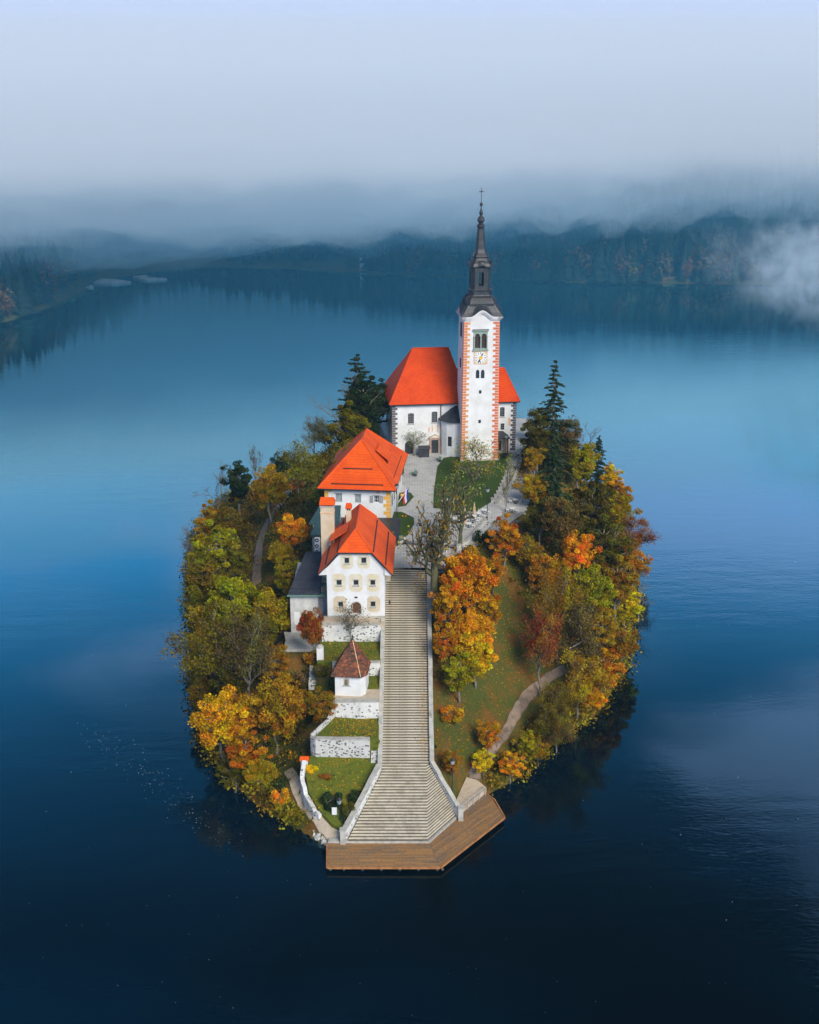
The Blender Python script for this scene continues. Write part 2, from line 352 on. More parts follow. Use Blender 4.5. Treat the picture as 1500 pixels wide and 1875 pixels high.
# ---------------------------------------------------------------- island terrain
shore = [(600,1552),(565,1527),(500,1492),(430,1442),(380,1372),(358,1280),(352,1200),(348,1120),(348,1040),(362,975),(402,930),(462,900),(560,880),
         (750,866),(980,880),(1080,920),(1128,960),(1146,1010),(1155,1080),(1155,1160),(1136,1240),(1096,1305),(1036,1346),(982,1386),(945,1432),(898,1452),(860,1500),(786,1560)]
shore_w = [W(a, b, 0).to_2d() for a, b in shore]
ctrl = [(p.x, p.y, -.1) for p in shore_w]
cc_ = Vector((0, 185))
ctrl += [((p.x - cc_.x) * 1.0 + cc_.x + (p - cc_).normalized().x * 9, p.y + (p - cc_).normalized().y * 9, -4.0) for p in shore_w]
def cw(px, py, z): p = W(px, py, z); ctrl.append((p.x, p.y, z))
for a in [(840,1440,2.2),(870,1400,3.4),(860,1340,5.2),(900,1300,5.4),(950,1290,4.6),(1000,1240,5.2),(960,1200,8.2),(930,1120,12),(1040,1200,6.2),(1090,1120,8.0),(1080,1180,4.6),
          (850,1250,8.4),(830,1180,12),(850,1100,15.5),(940,1040,15.5),(1000,1040,14),(1060,1000,13),(475,1000,9.5),(470,1060,8.5),(500,940,11),(520,915,12),(430,1050,5.0),(420,1150,4.2),
          (440,1250,3.6),(480,1340,3.0),(560,1250,6.2),(550,1330,3.6),(530,1405,1.6),(575,1480,1.2),(560,1180,8.0),(560,1110,10.5),(520,1100,8.5),(590,1500,1.3)]: cw(*a)
ctrl += [(3.5, 120, 1.2), (4.5, 128, 3.8), (4, 136, 7.2), (4, 145, 11), (4.2, 152, 14.0), (5, 159, 17.5), (8, 160, 17.2), (13, 165, 16.5), (19, 178, 17.0), (21.5, 187, 18.6), (26, 180, 14), (24, 200, 19),
         (26, 214, 19.5), (34, 205, 11), (33, 220, 12), (20, 235, 19), (5, 236, 19), (-8, 234, 17), (-8, 222, 19.5), (-10, 205, 18.8), (-20, 215, 14), (-18, 200, 15.5), (-17, 185, 15.2), (-30, 225, 8),
         (12, 248, 12), (-12, 246, 10), (28, 245, 10), (-16, 172, 13.5), (-19, 160, 10.5), (-22, 150, 6.0), (-14, 160, 14.0), (-14, 152, 12.0), (-14.5, 145, 8.5), (-13, 137, 6.0), (-13, 128, 3.2), (-11.5, 122, 1.4),
         (0, 200, 19.6), (0, 180, 19), (10, 200, 19.8), (12, 190, 19.2), (-2, 140, 8.4), (-6, 150, 13), (-6, 130, 4.6), (0, 150, 12.6)]
ctrl = np.array(ctrl, float)
def tps(X, Y, c, lam=2.0):
    n = len(c); d = np.hypot(c[:, None, 0] - c[None, :, 0], c[:, None, 1] - c[None, :, 1])
    K = np.where(d > 0, d * d * np.log(d + 1e-9), 0) + lam * np.eye(n); Pm = np.c_[np.ones(n), c[:, :2]]
    A = np.zeros((n + 3, n + 3)); A[:n, :n] = K; A[:n, n:] = Pm; A[n:, :n] = Pm.T
    w = np.linalg.solve(A, np.r_[c[:, 2], 0, 0, 0]); sh = X.shape; x, y = X.ravel(), Y.ravel()
    r = np.hypot(x[:, None] - c[None, :, 0], y[:, None] - c[None, :, 1])
    return ((r * r * np.log(r + 1e-9)) @ w[:n] + w[n] + w[n + 1] * x + w[n + 2] * y).reshape(sh)
GX0, GX1, GY0, GY1, GS = -58.0, 60.0, 104.0, 278.0, 1.0
gx = np.arange(GX0, GX1 + .01, GS); gy = np.arange(GY0, GY1 + .01, GS)
XX, YY = np.meshgrid(gx, gy); ZZ = tps(XX, YY, ctrl)
def vnoise(X, Y, s, seed):
    rs = np.random.RandomState(seed); g = rs.rand(80, 80); u = (X / s + 500) % 79; v = (Y / s + 500) % 79
    i, j = u.astype(int), v.astype(int); a, b = u - i, v - j; a = a * a * (3 - 2 * a); b = b * b * (3 - 2 * b)
    return g[i, j] * (1 - a) * (1 - b) + g[i + 1, j] * a * (1 - b) + g[i, j + 1] * (1 - a) * b + g[i + 1, j + 1] * a * b
ZZ += (vnoise(XX, YY, 6, 1) - .5) * 1.0 + (vnoise(XX, YY, 2.2, 2) - .5) * .45
# inside or outside the shoreline
sp = np.array([(p.x, p.y) for p in shore_w])
def inside(X, Y, poly):
    r = np.zeros(X.shape, bool); n = len(poly)
    for i in range(n):
        x1, y1 = poly[i]; x2, y2 = poly[(i + 1) % n]
        c = ((y1 > Y) != (y2 > Y)) & (X < (x2 - x1) * (Y - y1) / (y2 - y1 + 1e-12) + x1); r ^= c
    return r
def pdist(X, Y, poly):
    d = np.full(X.shape, 1e9); n = len(poly)
    for i in range(n):
        x1, y1 = poly[i]; x2, y2 = poly[(i + 1) % n]; L = (x2 - x1) ** 2 + (y2 - y1) ** 2 + 1e-12
        t = np.clip(((X - x1) * (x2 - x1) + (Y - y1) * (y2 - y1)) / L, 0, 1)
        d = np.minimum(d, np.hypot(X - x1 - t * (x2 - x1), Y - y1 - t * (y2 - y1)))
    return d
def flatten(poly, zf, soft=1.0, only_lower=False):
    global ZZ
    poly = [(p[0], p[1]) for p in poly]; ins = inside(XX, YY, poly); d = pdist(XX, YY, poly)
    m = np.where(ins, 1.0, np.clip(1 - d / soft, 0, 1)); zt = zf(XX, YY) if callable(zf) else np.full(XX.shape, float(zf))
    if only_lower: zt = np.minimum(zt, ZZ)
    ZZ = ZZ * (1 - m) + zt * m
def plaza_z(x, y): return 19.1 + (np.clip(y, 160, 240) - 171) * .041
STAIR_Y0, STAIR_Y1, STAIR_Z0, STAIR_Z1, NSTEP = 118.67, 159.8, .9, 18.5, 104
def stair_z(y): return STAIR_Z0 + (np.clip(y, STAIR_Y0, STAIR_Y1) - STAIR_Y0) * (STAIR_Z1 - STAIR_Z0) / (STAIR_Y1 - STAIR_Y0)
plaza_poly = [(-3.4, 169.5), (2.6, 169.5), (5.5, 168.5), (9.5, 166.5), (12.0, 174), (15.4, 181.5), (18.8, 181.5), (20.5, 190), (17, 192), (17.5, 200), (20.5, 211), (24.5, 216), (24, 232), (-6, 232), (-5.0, 222), (-4.5, 212), (-5, 200), (-3.2, 190), (-3.4, 180)]
landing_poly = [(-3.4, 159.8), (2.6, 159.8), (7.6, 158.2), (9.0, 165.5), (5.5, 168.6), (2.6, 169.9), (-3.4, 169.9)]
flatten(plaza_poly, lambda x, y: plaza_z(x, y) - .35, 2.0)
flatten(landing_poly, 18.1, 1.5)
flatten([(-3.6, 127), (3.0, 127), (3.0, 160.4), (-3.6, 160.4)], lambda x, y: stair_z(y) - 1.0, .9, True)
flatten([(-12.3, 150), (-3.2, 150), (-3.2, 168), (-12.3, 168)], 14.3, 1.0)                 # under the front house
flatten([(-13.9, 175), (-2.2, 174), (-.8, 195), (-12, 196)], 18.7, 1.5)                  # under the rear house
flatten([(-12.0, 142), (-3.4, 142), (-3.4, 149.6), (-12.0, 149.6)], 11.6, .8)
flatten([(-9.6, 134.8), (-3.4, 134.8), (-3.4, 142.2), (-9.6, 142.2)], 9.4, .8)
flatten([(-12.4, 129.6), (-3.6, 129.6), (-3.6, 135.6), (-9.3, 135.6)], 7.1, .8)
flatten([(-12.6, 130), (-12.8, 127.5), (-12.2, 124.8), (-10.6, 122.2), (-9.2, 120.6), (-7.9, 119.8), (-5.6, 124.4), (-3.9, 128.0), (-3.85, 130.1)], lambda x, y: np.maximum(.9, 5.35 + (y - 130.1) * .33 + np.minimum(0, y - 125) * .06) - .45, .5)
flatten([(-17.5, 146), (-12.2, 146), (-12.2, 156), (-17.5, 156)], 10.6, 1.2)
out = ~inside(XX, YY, sp); dsh = pdist(XX, YY, sp)
ZZ = np.where(out, np.minimum(ZZ, -.05 - dsh * .4), np.maximum(ZZ, np.minimum(.12 + dsh * .35, 1.0)))
ZZ = np.maximum(ZZ, -3.5)
flatten([(-7.6, 118), (-3.6, 128), (2.8, 128.5), (6.2, 123), (2.4, 117)], lambda x, y: stair_z(y - 1.464 * np.maximum(x - 2.1, 0)) - 1.3, .8, True)
flatten([(5.6, 124.4), (6.4, 124.2), (9.9, 129.0), (8.6, 130.8), (7.2, 131.2), (5.9, 127.5)], .3, .6, True)
deck_clear = inside(XX, YY, [(-10, 113), (4, 113), (13, 124), (9.5, 130), (6, 125), (2.2, 118.4), (-10, 118.4)])
ZZ = np.where(deck_clear, np.minimum(ZZ, -.6), ZZ)
def gz(x, y):
    u = (x - GX0) / GS; v = (y - GY0) / GS; i = int(max(0, min(len(gx) - 2, math.floor(u)))); j = int(max(0, min(len(gy) - 2, math.floor(v))))
    a = min(max(u - i, 0), 1); b = min(max(v - j, 0), 1)
    return float(ZZ[j, i] * (1 - a) * (1 - b) + ZZ[j, i + 1] * a * (1 - b) + ZZ[j + 1, i] * (1 - a) * b + ZZ[j + 1, i + 1] * a * b)
nx_, ny_ = len(gx), len(gy)
me = bpy.data.meshes.new('island_ground')
idx = np.arange(nx_ * ny_).reshape(ny_, nx_)
quads = np.stack([idx[:-1, :-1], idx[:-1, 1:], idx[1:, 1:], idx[1:, :-1]], -1).reshape(-1, 4)
me.from_pydata(np.stack([XX, YY, ZZ], -1).reshape(-1, 3).tolist(), [], quads.tolist())
me.materials.append(M['forest_floor']); me.polygons.foreach_set('use_smooth', [True] * len(me.polygons)); me.update()
tag(link('island_ground', me), 'leaf strewn slopes of the wooded island', kind='structure')

def sheet(name, poly, zf, mat, label, th=.3, kind='structure', lip=None, cat=None):
    """a thick sheet with its upper face at zf; the polygon counter-clockwise"""
    mb = MB(); mb.prism([(p[0], p[1]) for p in poly], (lambda x, y: zf(x, y) - th) if callable(zf) else zf - th, zf)
    o = mb.build(name, mat); tag(o, label, cat, kind=kind); return o
import bmesh
def trisheet(name, poly, zf, mat, label, th=.3, sub=2.0):
    bm = bmesh.new(); vs = [bm.verts.new((p[0], p[1], 0)) for p in poly]
    f = bm.faces.new(vs); r = bmesh.ops.triangulate(bm, faces=[f], ngon_method='EAR_CLIP')
    g = bmesh.ops.extrude_face_region(bm, geom=bm.faces[:]); top = {v for v in g['geom'] if isinstance(v, bmesh.types.BMVert)}
    for v in bm.verts:
        z = zf(v.co.x, v.co.y) if callable(zf) else zf
        v.co.z = z if v in top else z - th
    bmesh.ops.recalc_face_normals(bm, faces=bm.faces[:])
    me = bpy.data.meshes.new(name); bm.to_mesh(me); bm.free(); me.materials.append(mat)
    return tag(link(name, me), label, kind='structure')
trisheet('plaza_pavement', plaza_poly, lambda x, y: plaza_z(x, y), M['paving'], 'pale stone pavement rising from the small steps to the church door', 1.0)
trisheet('stair_landing', landing_poly, 18.5, M['paving'], 'pale paved landing at the head of the long staircase', .9)
lawn_main = [(3.9, 183.0), (10.6, 181.4), (13.6, 186), (16.2, 192), (18.2, 199), (19.6, 206.5), (18.6, 209.2), (15.8, 210.6), (9.0, 209.2), (6.2, 207.6), (5.0, 203), (4.5, 196), (4.1, 190)]
trisheet('lawn', lawn_main, lambda x, y: plaza_z(x, y) + .12, M['lawn_deep'], 'rounded green lawn around the foot of the bell tower', .4)
lawn_a = [(-1.9, 171.5), (-.6, 171.6), (1.4, 177.5), (.9, 179.6), (-.3, 180.6), (-2.2, 181)]
trisheet('lawn', [(-2.9, 171.4), (-.3, 171.4), (.75, 176.2), (.7, 178.6), (-.6, 179.4), (-1.2, 181.0), (-2.6, 181.2)], lambda x, y: plaza_z(x, y) + .1, M['lawn_deep'], 'small green lawn beside the rear house corner', .3)
trisheet('lawn', [(-1.9, 183.5), (-.6, 184), (.7, 188), (.2, 189.8), (-.9, 190.2), (-1.7, 189.5)], lambda x, y: plaza_z(x, y) + .1, M['lawn_deep'], 'planted strip under the flagpole by the rear house', .3)

def strip(name, line, mat, label, lift=.10, n=4, th=.25):
    """a path draped over the ground; line: (x, y, width)"""
    pts = []
    for i in range(len(line) - 1):
        for k in range(n):
            t = k / n; a, b = line[i], line[i + 1]; p0 = line[max(i - 1, 0)]; p3 = line[min(i + 2, len(line) - 1)]
            q = []
            for c in range(3):
                m0, m1 = (b[c] - p0[c]) / 2, (p3[c] - a[c]) / 2
                q.append((2*t**3-3*t**2+1)*a[c] + (t**3-2*t**2+t)*m0 + (-2*t**3+3*t**2)*b[c] + (t**3-t**2)*m1)
            pts.append(q)
    pts.append(list(line[-1])); vs, fs = [], []; K = 5
    for i, p in enumerate(pts):
        a, b = pts[max(i - 1, 0)], pts[min(i + 1, len(pts) - 1)]; d = Vector((b[0] - a[0], b[1] - a[1])).normalized(); nr = Vector((-d.y, d.x))
        for k in range(K):
            o = (k / (K - 1) - .5) * p[2] * (1 + .1 * math.sin(i * 2.1 + k)); x, y = p[0] + nr.x * o, p[1] + nr.y * o
            vs.append((x, y, gz(x, y) + lift))
    for i in range(len(pts) - 1):
        for k in range(K - 1): a = i * K + k; fs.append((a, a + K, a + K + 1, a + 1))
    fs = [tuple(reversed(f)) for f in fs]
    # orient upwards
    a, b, c = (Vector(vs[j]) for j in fs[0][:3])
    if (b - a).cross(c - a).z < 0: fs = [tuple(reversed(f)) for f in fs]
    mb = MB(); mb.slab(vs, fs, th); return tag(mb.build(name, mat), label, kind='structure')
def on_ground(px, py):
    """the point of the island ground seen at a photo position"""
    d = raydir(px, py); d = d / d.y; y = 112.0
    while y < 272:
        if CAM_H + d.z * y <= gz(d.x * y, y): break
        y += .25
    return Vector((d.x * y, y, gz(d.x * y, y)))
def pathpx(pts): return [(*on_ground(a, b).to_2d(), w) for a, b, w in pts]
strip('path', pathpx([(528,1412,1.1),(545,1444,1.3),(565,1474,1.4),(590,1505,1.6),(612,1530,1.8),(628,1541,2.0)]), M['gravel_path'], 'pale gravel path along the left shore to the landing stage', .16)
strip('path', pathpx([(470,1072,1.5),(471,1040,1.5),(474,1010,1.5),(480,982,1.5),(492,955,1.5),(508,932,1.5),(522,912,1.5)]), M['dirt_path'], 'brown dirt path curving up the left slope under the trees', .2)
right_path = [(868,1440,1.36),(872,1420,1.2),(884,1400,1.04),(905,1370,0.96),(925,1345,0.96),(940,1318,1.04),(955,1292,1.12),(975,1268,1.04),(1005,1245,0.96),(1035,1225,0.88)]
strip('path', pathpx(right_path), M['dirt_path'], 'brown dirt path rising between the right shore and the meadow', .2)
# trodden ground beside the deck
trisheet('gravel_ground', [(6.2, 124.6), (9.6, 129.2), (8.6, 130.6), (7.2, 131.2), (5.9, 127.5), (5.6, 125.4)], lambda x, y: .78 + max(0, (y - 126)) * .16, M['gravel_path'], 'sandy trodden patch between the right wall and the deck', 1.4)

# ---------------------------------------------------------------- landing stage of planks
deck = thing('landing_stage', (0, 116, .6), 'broad brown plank landing stage wrapped round the foot of the stairs', 'jetty')
A0, A1, A2, A3 = Vector((-9.54, 118.55)), Vector((-9.25, 113.98)), Vector((3.45, 113.98)), Vector((11.4, 123.79))
B0, B1, B2, B3 = Vector((2.29, 118.55)), Vector((6.4, 124.57)), Vector((9.35, 129.15)), Vector((10.46, 127.56))
def planks(p00, p01, p10, p11, name, z, n, seed, skip=.0):
    """n planks from edge p00-p01 to edge p10-p11, each cut into lengths"""
    rs = random.Random(seed); mb = MB(); tints = []
    for i in range(n):
        a0, a1 = i / n, (i + .86) / n
        q00, q01 = p00.lerp(p10, a0), p01.lerp(p11, a0); q10, q11 = p00.lerp(p10, a1), p01.lerp(p11, a1)
        L = (q01 - q00).length; t = 0.0
        while t < 1:
            t2 = min(1, t + rs.uniform(2.4, 4.2) / L)
            if 1 - t2 < .08: t2 = 1
            e = .012 / L; dz = rs.uniform(-.008, .008)
            c = [q00.lerp(q01, t + e), q00.lerp(q01, t2 - e), q10.lerp(q11, t2 - e), q10.lerp(q11, t + e)]
            ar = (c[1] - c[0]).x * (c[2] - c[1]).y - (c[1] - c[0]).y * (c[2] - c[1]).x
            if ar < 0: c.reverse()
            mb.prism(c, z - .06, z + dz); tints += [rs.random() ** 1.5] * 8; t = t2
    o = mb.build(name, M['plank'], deck, world=True); a = o.data.attributes.new('tint', 'FLOAT', 'POINT'); a.data.foreach_set('value', tints)
    tag(o, kind='stuff'); return o
planks(A1, A2, A0, B0, 'front_planks', .62, 26, 3)
planks(A2, A3, B0, B3 + Vector((-.2, .3)), 'side_planks', .62, 30, 5)
end = MB(); end.prism([B3 + Vector((-.2, .3)), B2, B1, B0 + (B3 - B0) * .02 + Vector((0, .06))], .5, .60)
e_ = end.build('end_planking', M['plank'], deck, world=True)
frame_ = MB()
for p, q in ((A0, A1), (A1, A2), (A2, A3), (A3, B3), (B3, B2)):
    d = (q - p).normalized(); nrm = Vector((d.y, -d.x)) * .16
    frame_ = MB(); frame_.prism([p + nrm - d * .0, q + nrm + d * .0, q, p][::1], .46, .70); frame_.build('edge_beam', M['plank_edge'], deck, world=True)
pm = MB().lathe([(.14, -2.5), (.14, .12)], 8).build('pile', M['wood_grey'], deck).data
first = True
for p, q, n in ((A1, A2, 6), (A2, A3, 6)):
    for i in range(n + 1):
        s_ = p.lerp(q, i / n) + Vector((-.3 if i else .3, .35))
        if first: o = bpy.data.objects['pile']; first = False
        else: o = link('pile', pm, deck)
        o.location = (s_.x, s_.y - 116, -.6)
# sandy plinth of the stairs behind the deck
# ---------------------------------------------------------------- staircase
stairs = thing('staircase', (0, STAIR_Y0, STAIR_Z0), 'long pale stone staircase climbing from the lake to the houses', 'stairs')
TR = (STAIR_Y1 - STAIR_Y0) / NSTEP; RS = (STAIR_Z1 - STAIR_Z0) / NSTEP
def left_x(y):
    if y < 127.4: return -7.2 + (y - 118.6) * (3.8 / 8.8)
    return -3.38 if y < 157.4 else -2.62
def right_hit(y0):
    """where the turned edge starting at (2.1, y0) meets the right wall"""
    x = (128.35 + 2.5 * 1.424 - (y0 - 1.464 * 2.1)) / (1.464 + 1.424)
    return (x, y0 + 1.464 * (x - 2.1)) if x > 2.5 else (2.5, y0 + 1.464 * .4)
RF = random.Random(4); shared = {}
for k in range(NSTEP):
    y0 = STAIR_Y0 + k * TR; y1 = y0 + TR + .06; z = STAIR_Z0 + (k + 1) * RS
    w = lambda: RF.uniform(-.012, .012)
    if y0 > 128.4:
        key = (left_x(y0), k % 6)
        if key not in shared:
            poly = [(key[0], w()), (-1.2, w()), (.6, w()), (2.5, w()), (2.5, TR + .05), (key[0], TR + .05)]
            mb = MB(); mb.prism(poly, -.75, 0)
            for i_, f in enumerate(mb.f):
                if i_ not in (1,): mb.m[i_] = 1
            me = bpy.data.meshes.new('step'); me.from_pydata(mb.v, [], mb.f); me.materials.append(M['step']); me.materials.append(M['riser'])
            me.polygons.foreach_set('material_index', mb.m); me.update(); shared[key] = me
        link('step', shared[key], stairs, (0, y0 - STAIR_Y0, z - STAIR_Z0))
    else:
        r0, r1 = right_hit(y0), right_hit(y1)
        if r0[0] <= 2.5: r0 = (2.5, y0 + 1.464 * .4)
        poly = [(left_x(y0), y0), (-3, y0 + w()), (0, y0 + w()), (2.1, y0), r0, r1, (2.1, y1), (left_x(y1), y1)]
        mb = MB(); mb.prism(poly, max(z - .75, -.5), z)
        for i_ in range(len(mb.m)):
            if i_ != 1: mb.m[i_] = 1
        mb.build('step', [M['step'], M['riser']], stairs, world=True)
# the light kerb below the lowest step
mb = MB(); mb.prism([(-9.5, 118.52), (2.3, 118.52), (6.45, 124.62), (5.7, 124.3), (2.1, 118.9), (-7.6, 119.5), (-9.4, 119.3)], -.4, .86)
mb.build('landing_kerb', M['stone_pale'], stairs, world=True)

def wall(name, pts, th, mat, parent, cap=None, capname='coping', caph=.14, over=.06):
    """pts: (x, y, zbottom, ztop) along the centre line"""
    def ribbon(mb, half, f0, f1, mi=0):
        vs = []
        for i, p in enumerate(pts):
            a, b = pts[max(i - 1, 0)], pts[min(i + 1, len(pts) - 1)]; d = Vector((b[0] - a[0], b[1] - a[1])).normalized()
            nr = Vector((-d.y, d.x)) * half
            vs += [(p[0] + nr.x, p[1] + nr.y, f0(p)), (p[0] - nr.x, p[1] - nr.y, f0(p)), (p[0] - nr.x, p[1] - nr.y, f1(p)), (p[0] + nr.x, p[1] + nr.y, f1(p))]
        fs = []
        for i in range(len(pts) - 1):
            b = 4 * i
            for k in range(4): fs.append((b + k, b + 4 + k, b + 4 + (k + 1) % 4, b + (k + 1) % 4))
        n = 4 * (len(pts) - 1); fs += [(0, 1, 2, 3), (n + 3, n + 2, n + 1, n)]
        fs = [tuple(reversed(f)) for f in fs]
        mb.add(vs, fs, mi)
    m1 = MB(); ribbon(m1, th / 2, lambda p: p[2], lambda p: p[3]); o = m1.build(name, mat, parent, world=parent is not None)
    if cap:
        m2 = MB(); ribbon(m2, th / 2 + over, lambda p: p[3], lambda p: p[3] + caph)
        c = m2.build(capname, cap, parent if parent else o, world=parent is not None)
    return o
def wthing(name, label, pts, th, mat, cap=None, cat='wall', group=None, **kw):
    t = thing(name, (pts[0][0], pts[0][1], pts[0][2]), label, cat, group)
    wall('wall_body', pts, th, mat, t, cap, **kw); return t
def wob(line, n, amp, seed):
    rs = random.Random(seed); out_ = []
    for i in range(len(line) - 1):
        for k in range(n): t = k / n; out_.append([line[i][c] * (1 - t) + line[i + 1][c] * t for c in range(4)])
    out_.append(list(line[-1]))
    for p in out_[1:-1]: p[0] += rs.uniform(-amp, amp) * .4; p[1] += rs.uniform(-amp, amp) * .4; p[3] += rs.uniform(-amp, amp)
    return out_
sz = lambda y: float(stair_z(y))
wthing('stair_wall', 'grey stone parapet along the left side of the straight stairs', wob([(-3.62, y, sz(y) - 2.5, sz(y) + .35) for y in (127.6, 131, 135, 139, 143, 147, 150.3)], 2, .04, 1), .46, M['rubble_dark'], M['stone_pale'], group='parapets of the staircase')
wthing('stair_wall', 'grey stone parapet along the right side of the straight stairs', wob([(2.75, y, sz(y) - 2.5, sz(y) + .45) for y in (128.4, 133, 138, 143, 148, 153, 159.8)], 2, .04, 2), .44, M['rubble_dark'], M['stone_pale'], group='parapets of the staircase')
wthing('stair_wall', 'white flared wall widening the stairs at the lower left', wob([(-7.65, 118.9, -.3, 2.1), (-5.6, 123.2, 1, 3.9), (-3.75, 127.5, 2, 5.6)], 4, .05, 3), .50, M['rubble'], M['stone_pale'], group='parapets of the staircase')
wthing('stair_wall', 'white flared wall turning out at the lower right of the stairs', wob([(6.02, 123.5, 0, 2.0), (4.3, 126.2, 1, 3.7), (2.8, 128.4, 2, 5.5)], 4, .05, 4), .42, M['rubble'], M['stone_pale'], group='parapets of the staircase')
# small pillars that end the flared walls
for x, y, z, lb in ((-7.75, 118.6, 1.0, 'squat stone pillar ending the left flared stair wall'), (6.15, 123.3, .9, 'squat stone pillar ending the right flared stair wall')):
    t = thing('stone_pillar', (x, y, z), lb, 'pillar', 'pillars ending the flared walls')
    MB().box(-.3, .3, -.3, .3, -1.2, 1.35).build('pillar_shaft', M['stone_pale'], t); MB().box(-.36, .36, -.36, .36, 1.36, 1.52).build('pillar_cap', M['stone_pale'], t)
# four small steps from the landing to the plaza
ss = thing('small_steps', (0, 169.9, 18.5), 'short flight of stone steps between landing and upper plaza', 'stairs')
for k in range(4):
    MB().box(-3.1, 6.2 - .0, k * .42, 2.2, -.4, .15 * (k + 1)).build('step', [M['step']], ss)
# ---------------------------------------------------------------- terraces on the left of the stairs
def terrace(name, label, poly, zt, mat, zb, kind='structure'):
    return trisheet(name, poly, zt, mat, label, zt - zb if not callable(zt) else 1.5)
trisheet('terrace', [(-12.0, 148.6), (-3.4, 148.6), (-3.4, 151.5), (-12.0, 151.5)], 14.7, M['gravel_path'], 'narrow stony terrace before the front house', 3.0)
trisheet('lawn', [(-12.2, 142.6), (-3.85, 142.6), (-3.85, 148.7), (-12.2, 148.7)], lambda x, y: 12.0 + (y - 142.6) * .05, M['lawn'], 'green terrace lawn behind the chapel', 2.5)
trisheet('lawn', [(-9.3, 138.9), (-3.85, 138.9), (-3.85, 142.7), (-9.3, 142.7)], lambda x, y: 10.0 + (y - 138.9) * .05, M['lawn'], 'narrow grass strip beside the chapel', 1.5)
trisheet('terrace', [(-9.7, 135.5), (-3.85, 135.5), (-3.85, 138.95), (-9.7, 138.95)], 9.95, M['gravel_path'], 'grey gravel terrace the chapel stands on', 1.8)
trisheet('lawn', [(-11.9, 130.2), (-3.85, 130.2), (-3.85, 135.8), (-9.3, 135.8), (-10.4, 133.6)], lambda x, y: 7.6 + (y - 130.2) * .05, M['lawn'], 'sloping lawn between the two lower retaining walls', 1.6)
low_lawn = [(-12.3, 130.1), (-12.7, 127.5), (-12.2, 124.8), (-10.6, 122.2), (-9.2, 120.6), (-7.9, 119.8), (-5.6, 124.4), (-3.9, 128.0), (-3.85, 130.1)]
trisheet('lawn', low_lawn, lambda x, y: max(1.15, 5.35 + (y - 130.1) * .33 + min(0, (y - 125)) * .06), M['lawn'], 'lowest lawn inside the flared stair wall', 2.0)
wthing('retaining_wall', 'white rubble wall under the front house terrace', wob([(-12.0, 148.6, 11.4, 14.6), (-9, 148.6, 11.4, 14.75), (-6, 148.6, 11.4, 14.7), (-3.9, 148.6, 11.4, 14.75)], 3, .06, 5), .55, M['rubble'], M['stone_pale'], group='rubble retaining walls of the terraces')
wthing('retaining_wall', 'white rubble wall right of the chapel roof', wob([(-10.2, 142.5, 9.2, 12.0), (-7, 142.5, 9.2, 12.05), (-3.9, 142.5, 9.2, 12.05)], 3, .05, 6), .45, M['rubble'], M['stone_pale'], group='rubble retaining walls of the terraces')
wthing('retaining_wall', 'whitest rubble wall just below the chapel', wob([(-9.9, 136.6, 6.6, 9.6), (-9.3, 135.6, 6.6, 10.0), (-6.5, 135.2, 6.6, 10.15), (-3.9, 135.3, 6.6, 10.15)], 3, .05, 7), .55, M['rubble'], M['stone_pale'], group='rubble retaining walls of the terraces')
wthing('retaining_wall', 'black speckled rubble wall between the two lower lawns', wob([(-12.1, 130.9, 4.6, 7.5), (-11.6, 130.2, 4.6, 7.7), (-8, 130.1, 4.6, 7.75), (-4.9, 130.0, 4.6, 7.7)], 3, .06, 8), .55, M['rubble_dark'], M['stone_pale'], group='rubble retaining walls of the terraces')
wthing('garden_wall', 'thin stone wall slanting along the left edge of the middle lawn', wob([(-12.2, 131, 5.5, 7.9), (-10.4, 133.8, 6, 8.4), (-9.6, 135.6, 6.5, 9.2)], 3, .05, 9), .25, M['rubble_dark'], None)
wthing('garden_wall', 'curved white rubble wall between the low lawn and the gravel path', wob([(-12.95, 128.6, 1.5, 5.6), (-13.1, 126.6, 1.2, 4.4), (-12.5, 124.6, .8, 3.4), (-11.5, 122.9, .6, 2.6), (-10.6, 121.9, .4, 2.3)], 3, .14, 10), .5, M['rubble'], None)
t = thing('gate_pillar', (-13.0, 129.3, 3.2), 'white pillar with a small tiled cap on the curved wall', 'pillar')
MB().box(-.45, .45, -.3, .3, -1.4, 2.2).build('pillar_shaft', M['plaster'], t)
MB().slab([(-.6, -.45, 2.2), (.6, -.45, 2.2), (.6, .45, 2.2), (-.6, .45, 2.2), (-.5, 0, 2.55), (.5, 0, 2.55)], [(0, 1, 5, 4), (2, 3, 4, 5), (1, 2, 5), (3, 0, 4)], .06).build('tiled_cap', M['tile'], t)
# narrow stair between wall and left parapet
sn = thing('garden_steps', (-4.35, 129.0, 5.0), 'narrow dark garden steps squeezed beside the left parapet', 'stairs')
for k in range(12): MB().box(-.42, .42, k * .3, 4.2, -.3, .2 * (k + 1)).build('step', M['rubble_dark'], sn)
sn = thing('garden_steps', (-12.9, 142.0, 9.0), 'weathered stone steps left of the white gate post', 'stairs')
for k in range(12): MB().box(-.5, .5, k * .42, 5.4, -.8, .21 * (k + 1)).build('step', M['rubble_dark'], sn)
t = thing('gate_post', (-11.85, 143.4, 12.0), 'white rounded gate post at the corner of the terrace lawn', 'pillar')
MB().box(-.45, .45, -.2, .2, -1.5, 1.9).build('post_shaft', M['plaster'], t); MB().lathe([(.5, 1.9), (.35, 2.1), (.1, 2.2)], 8).build('post_cap', M['stone_pale'], t)
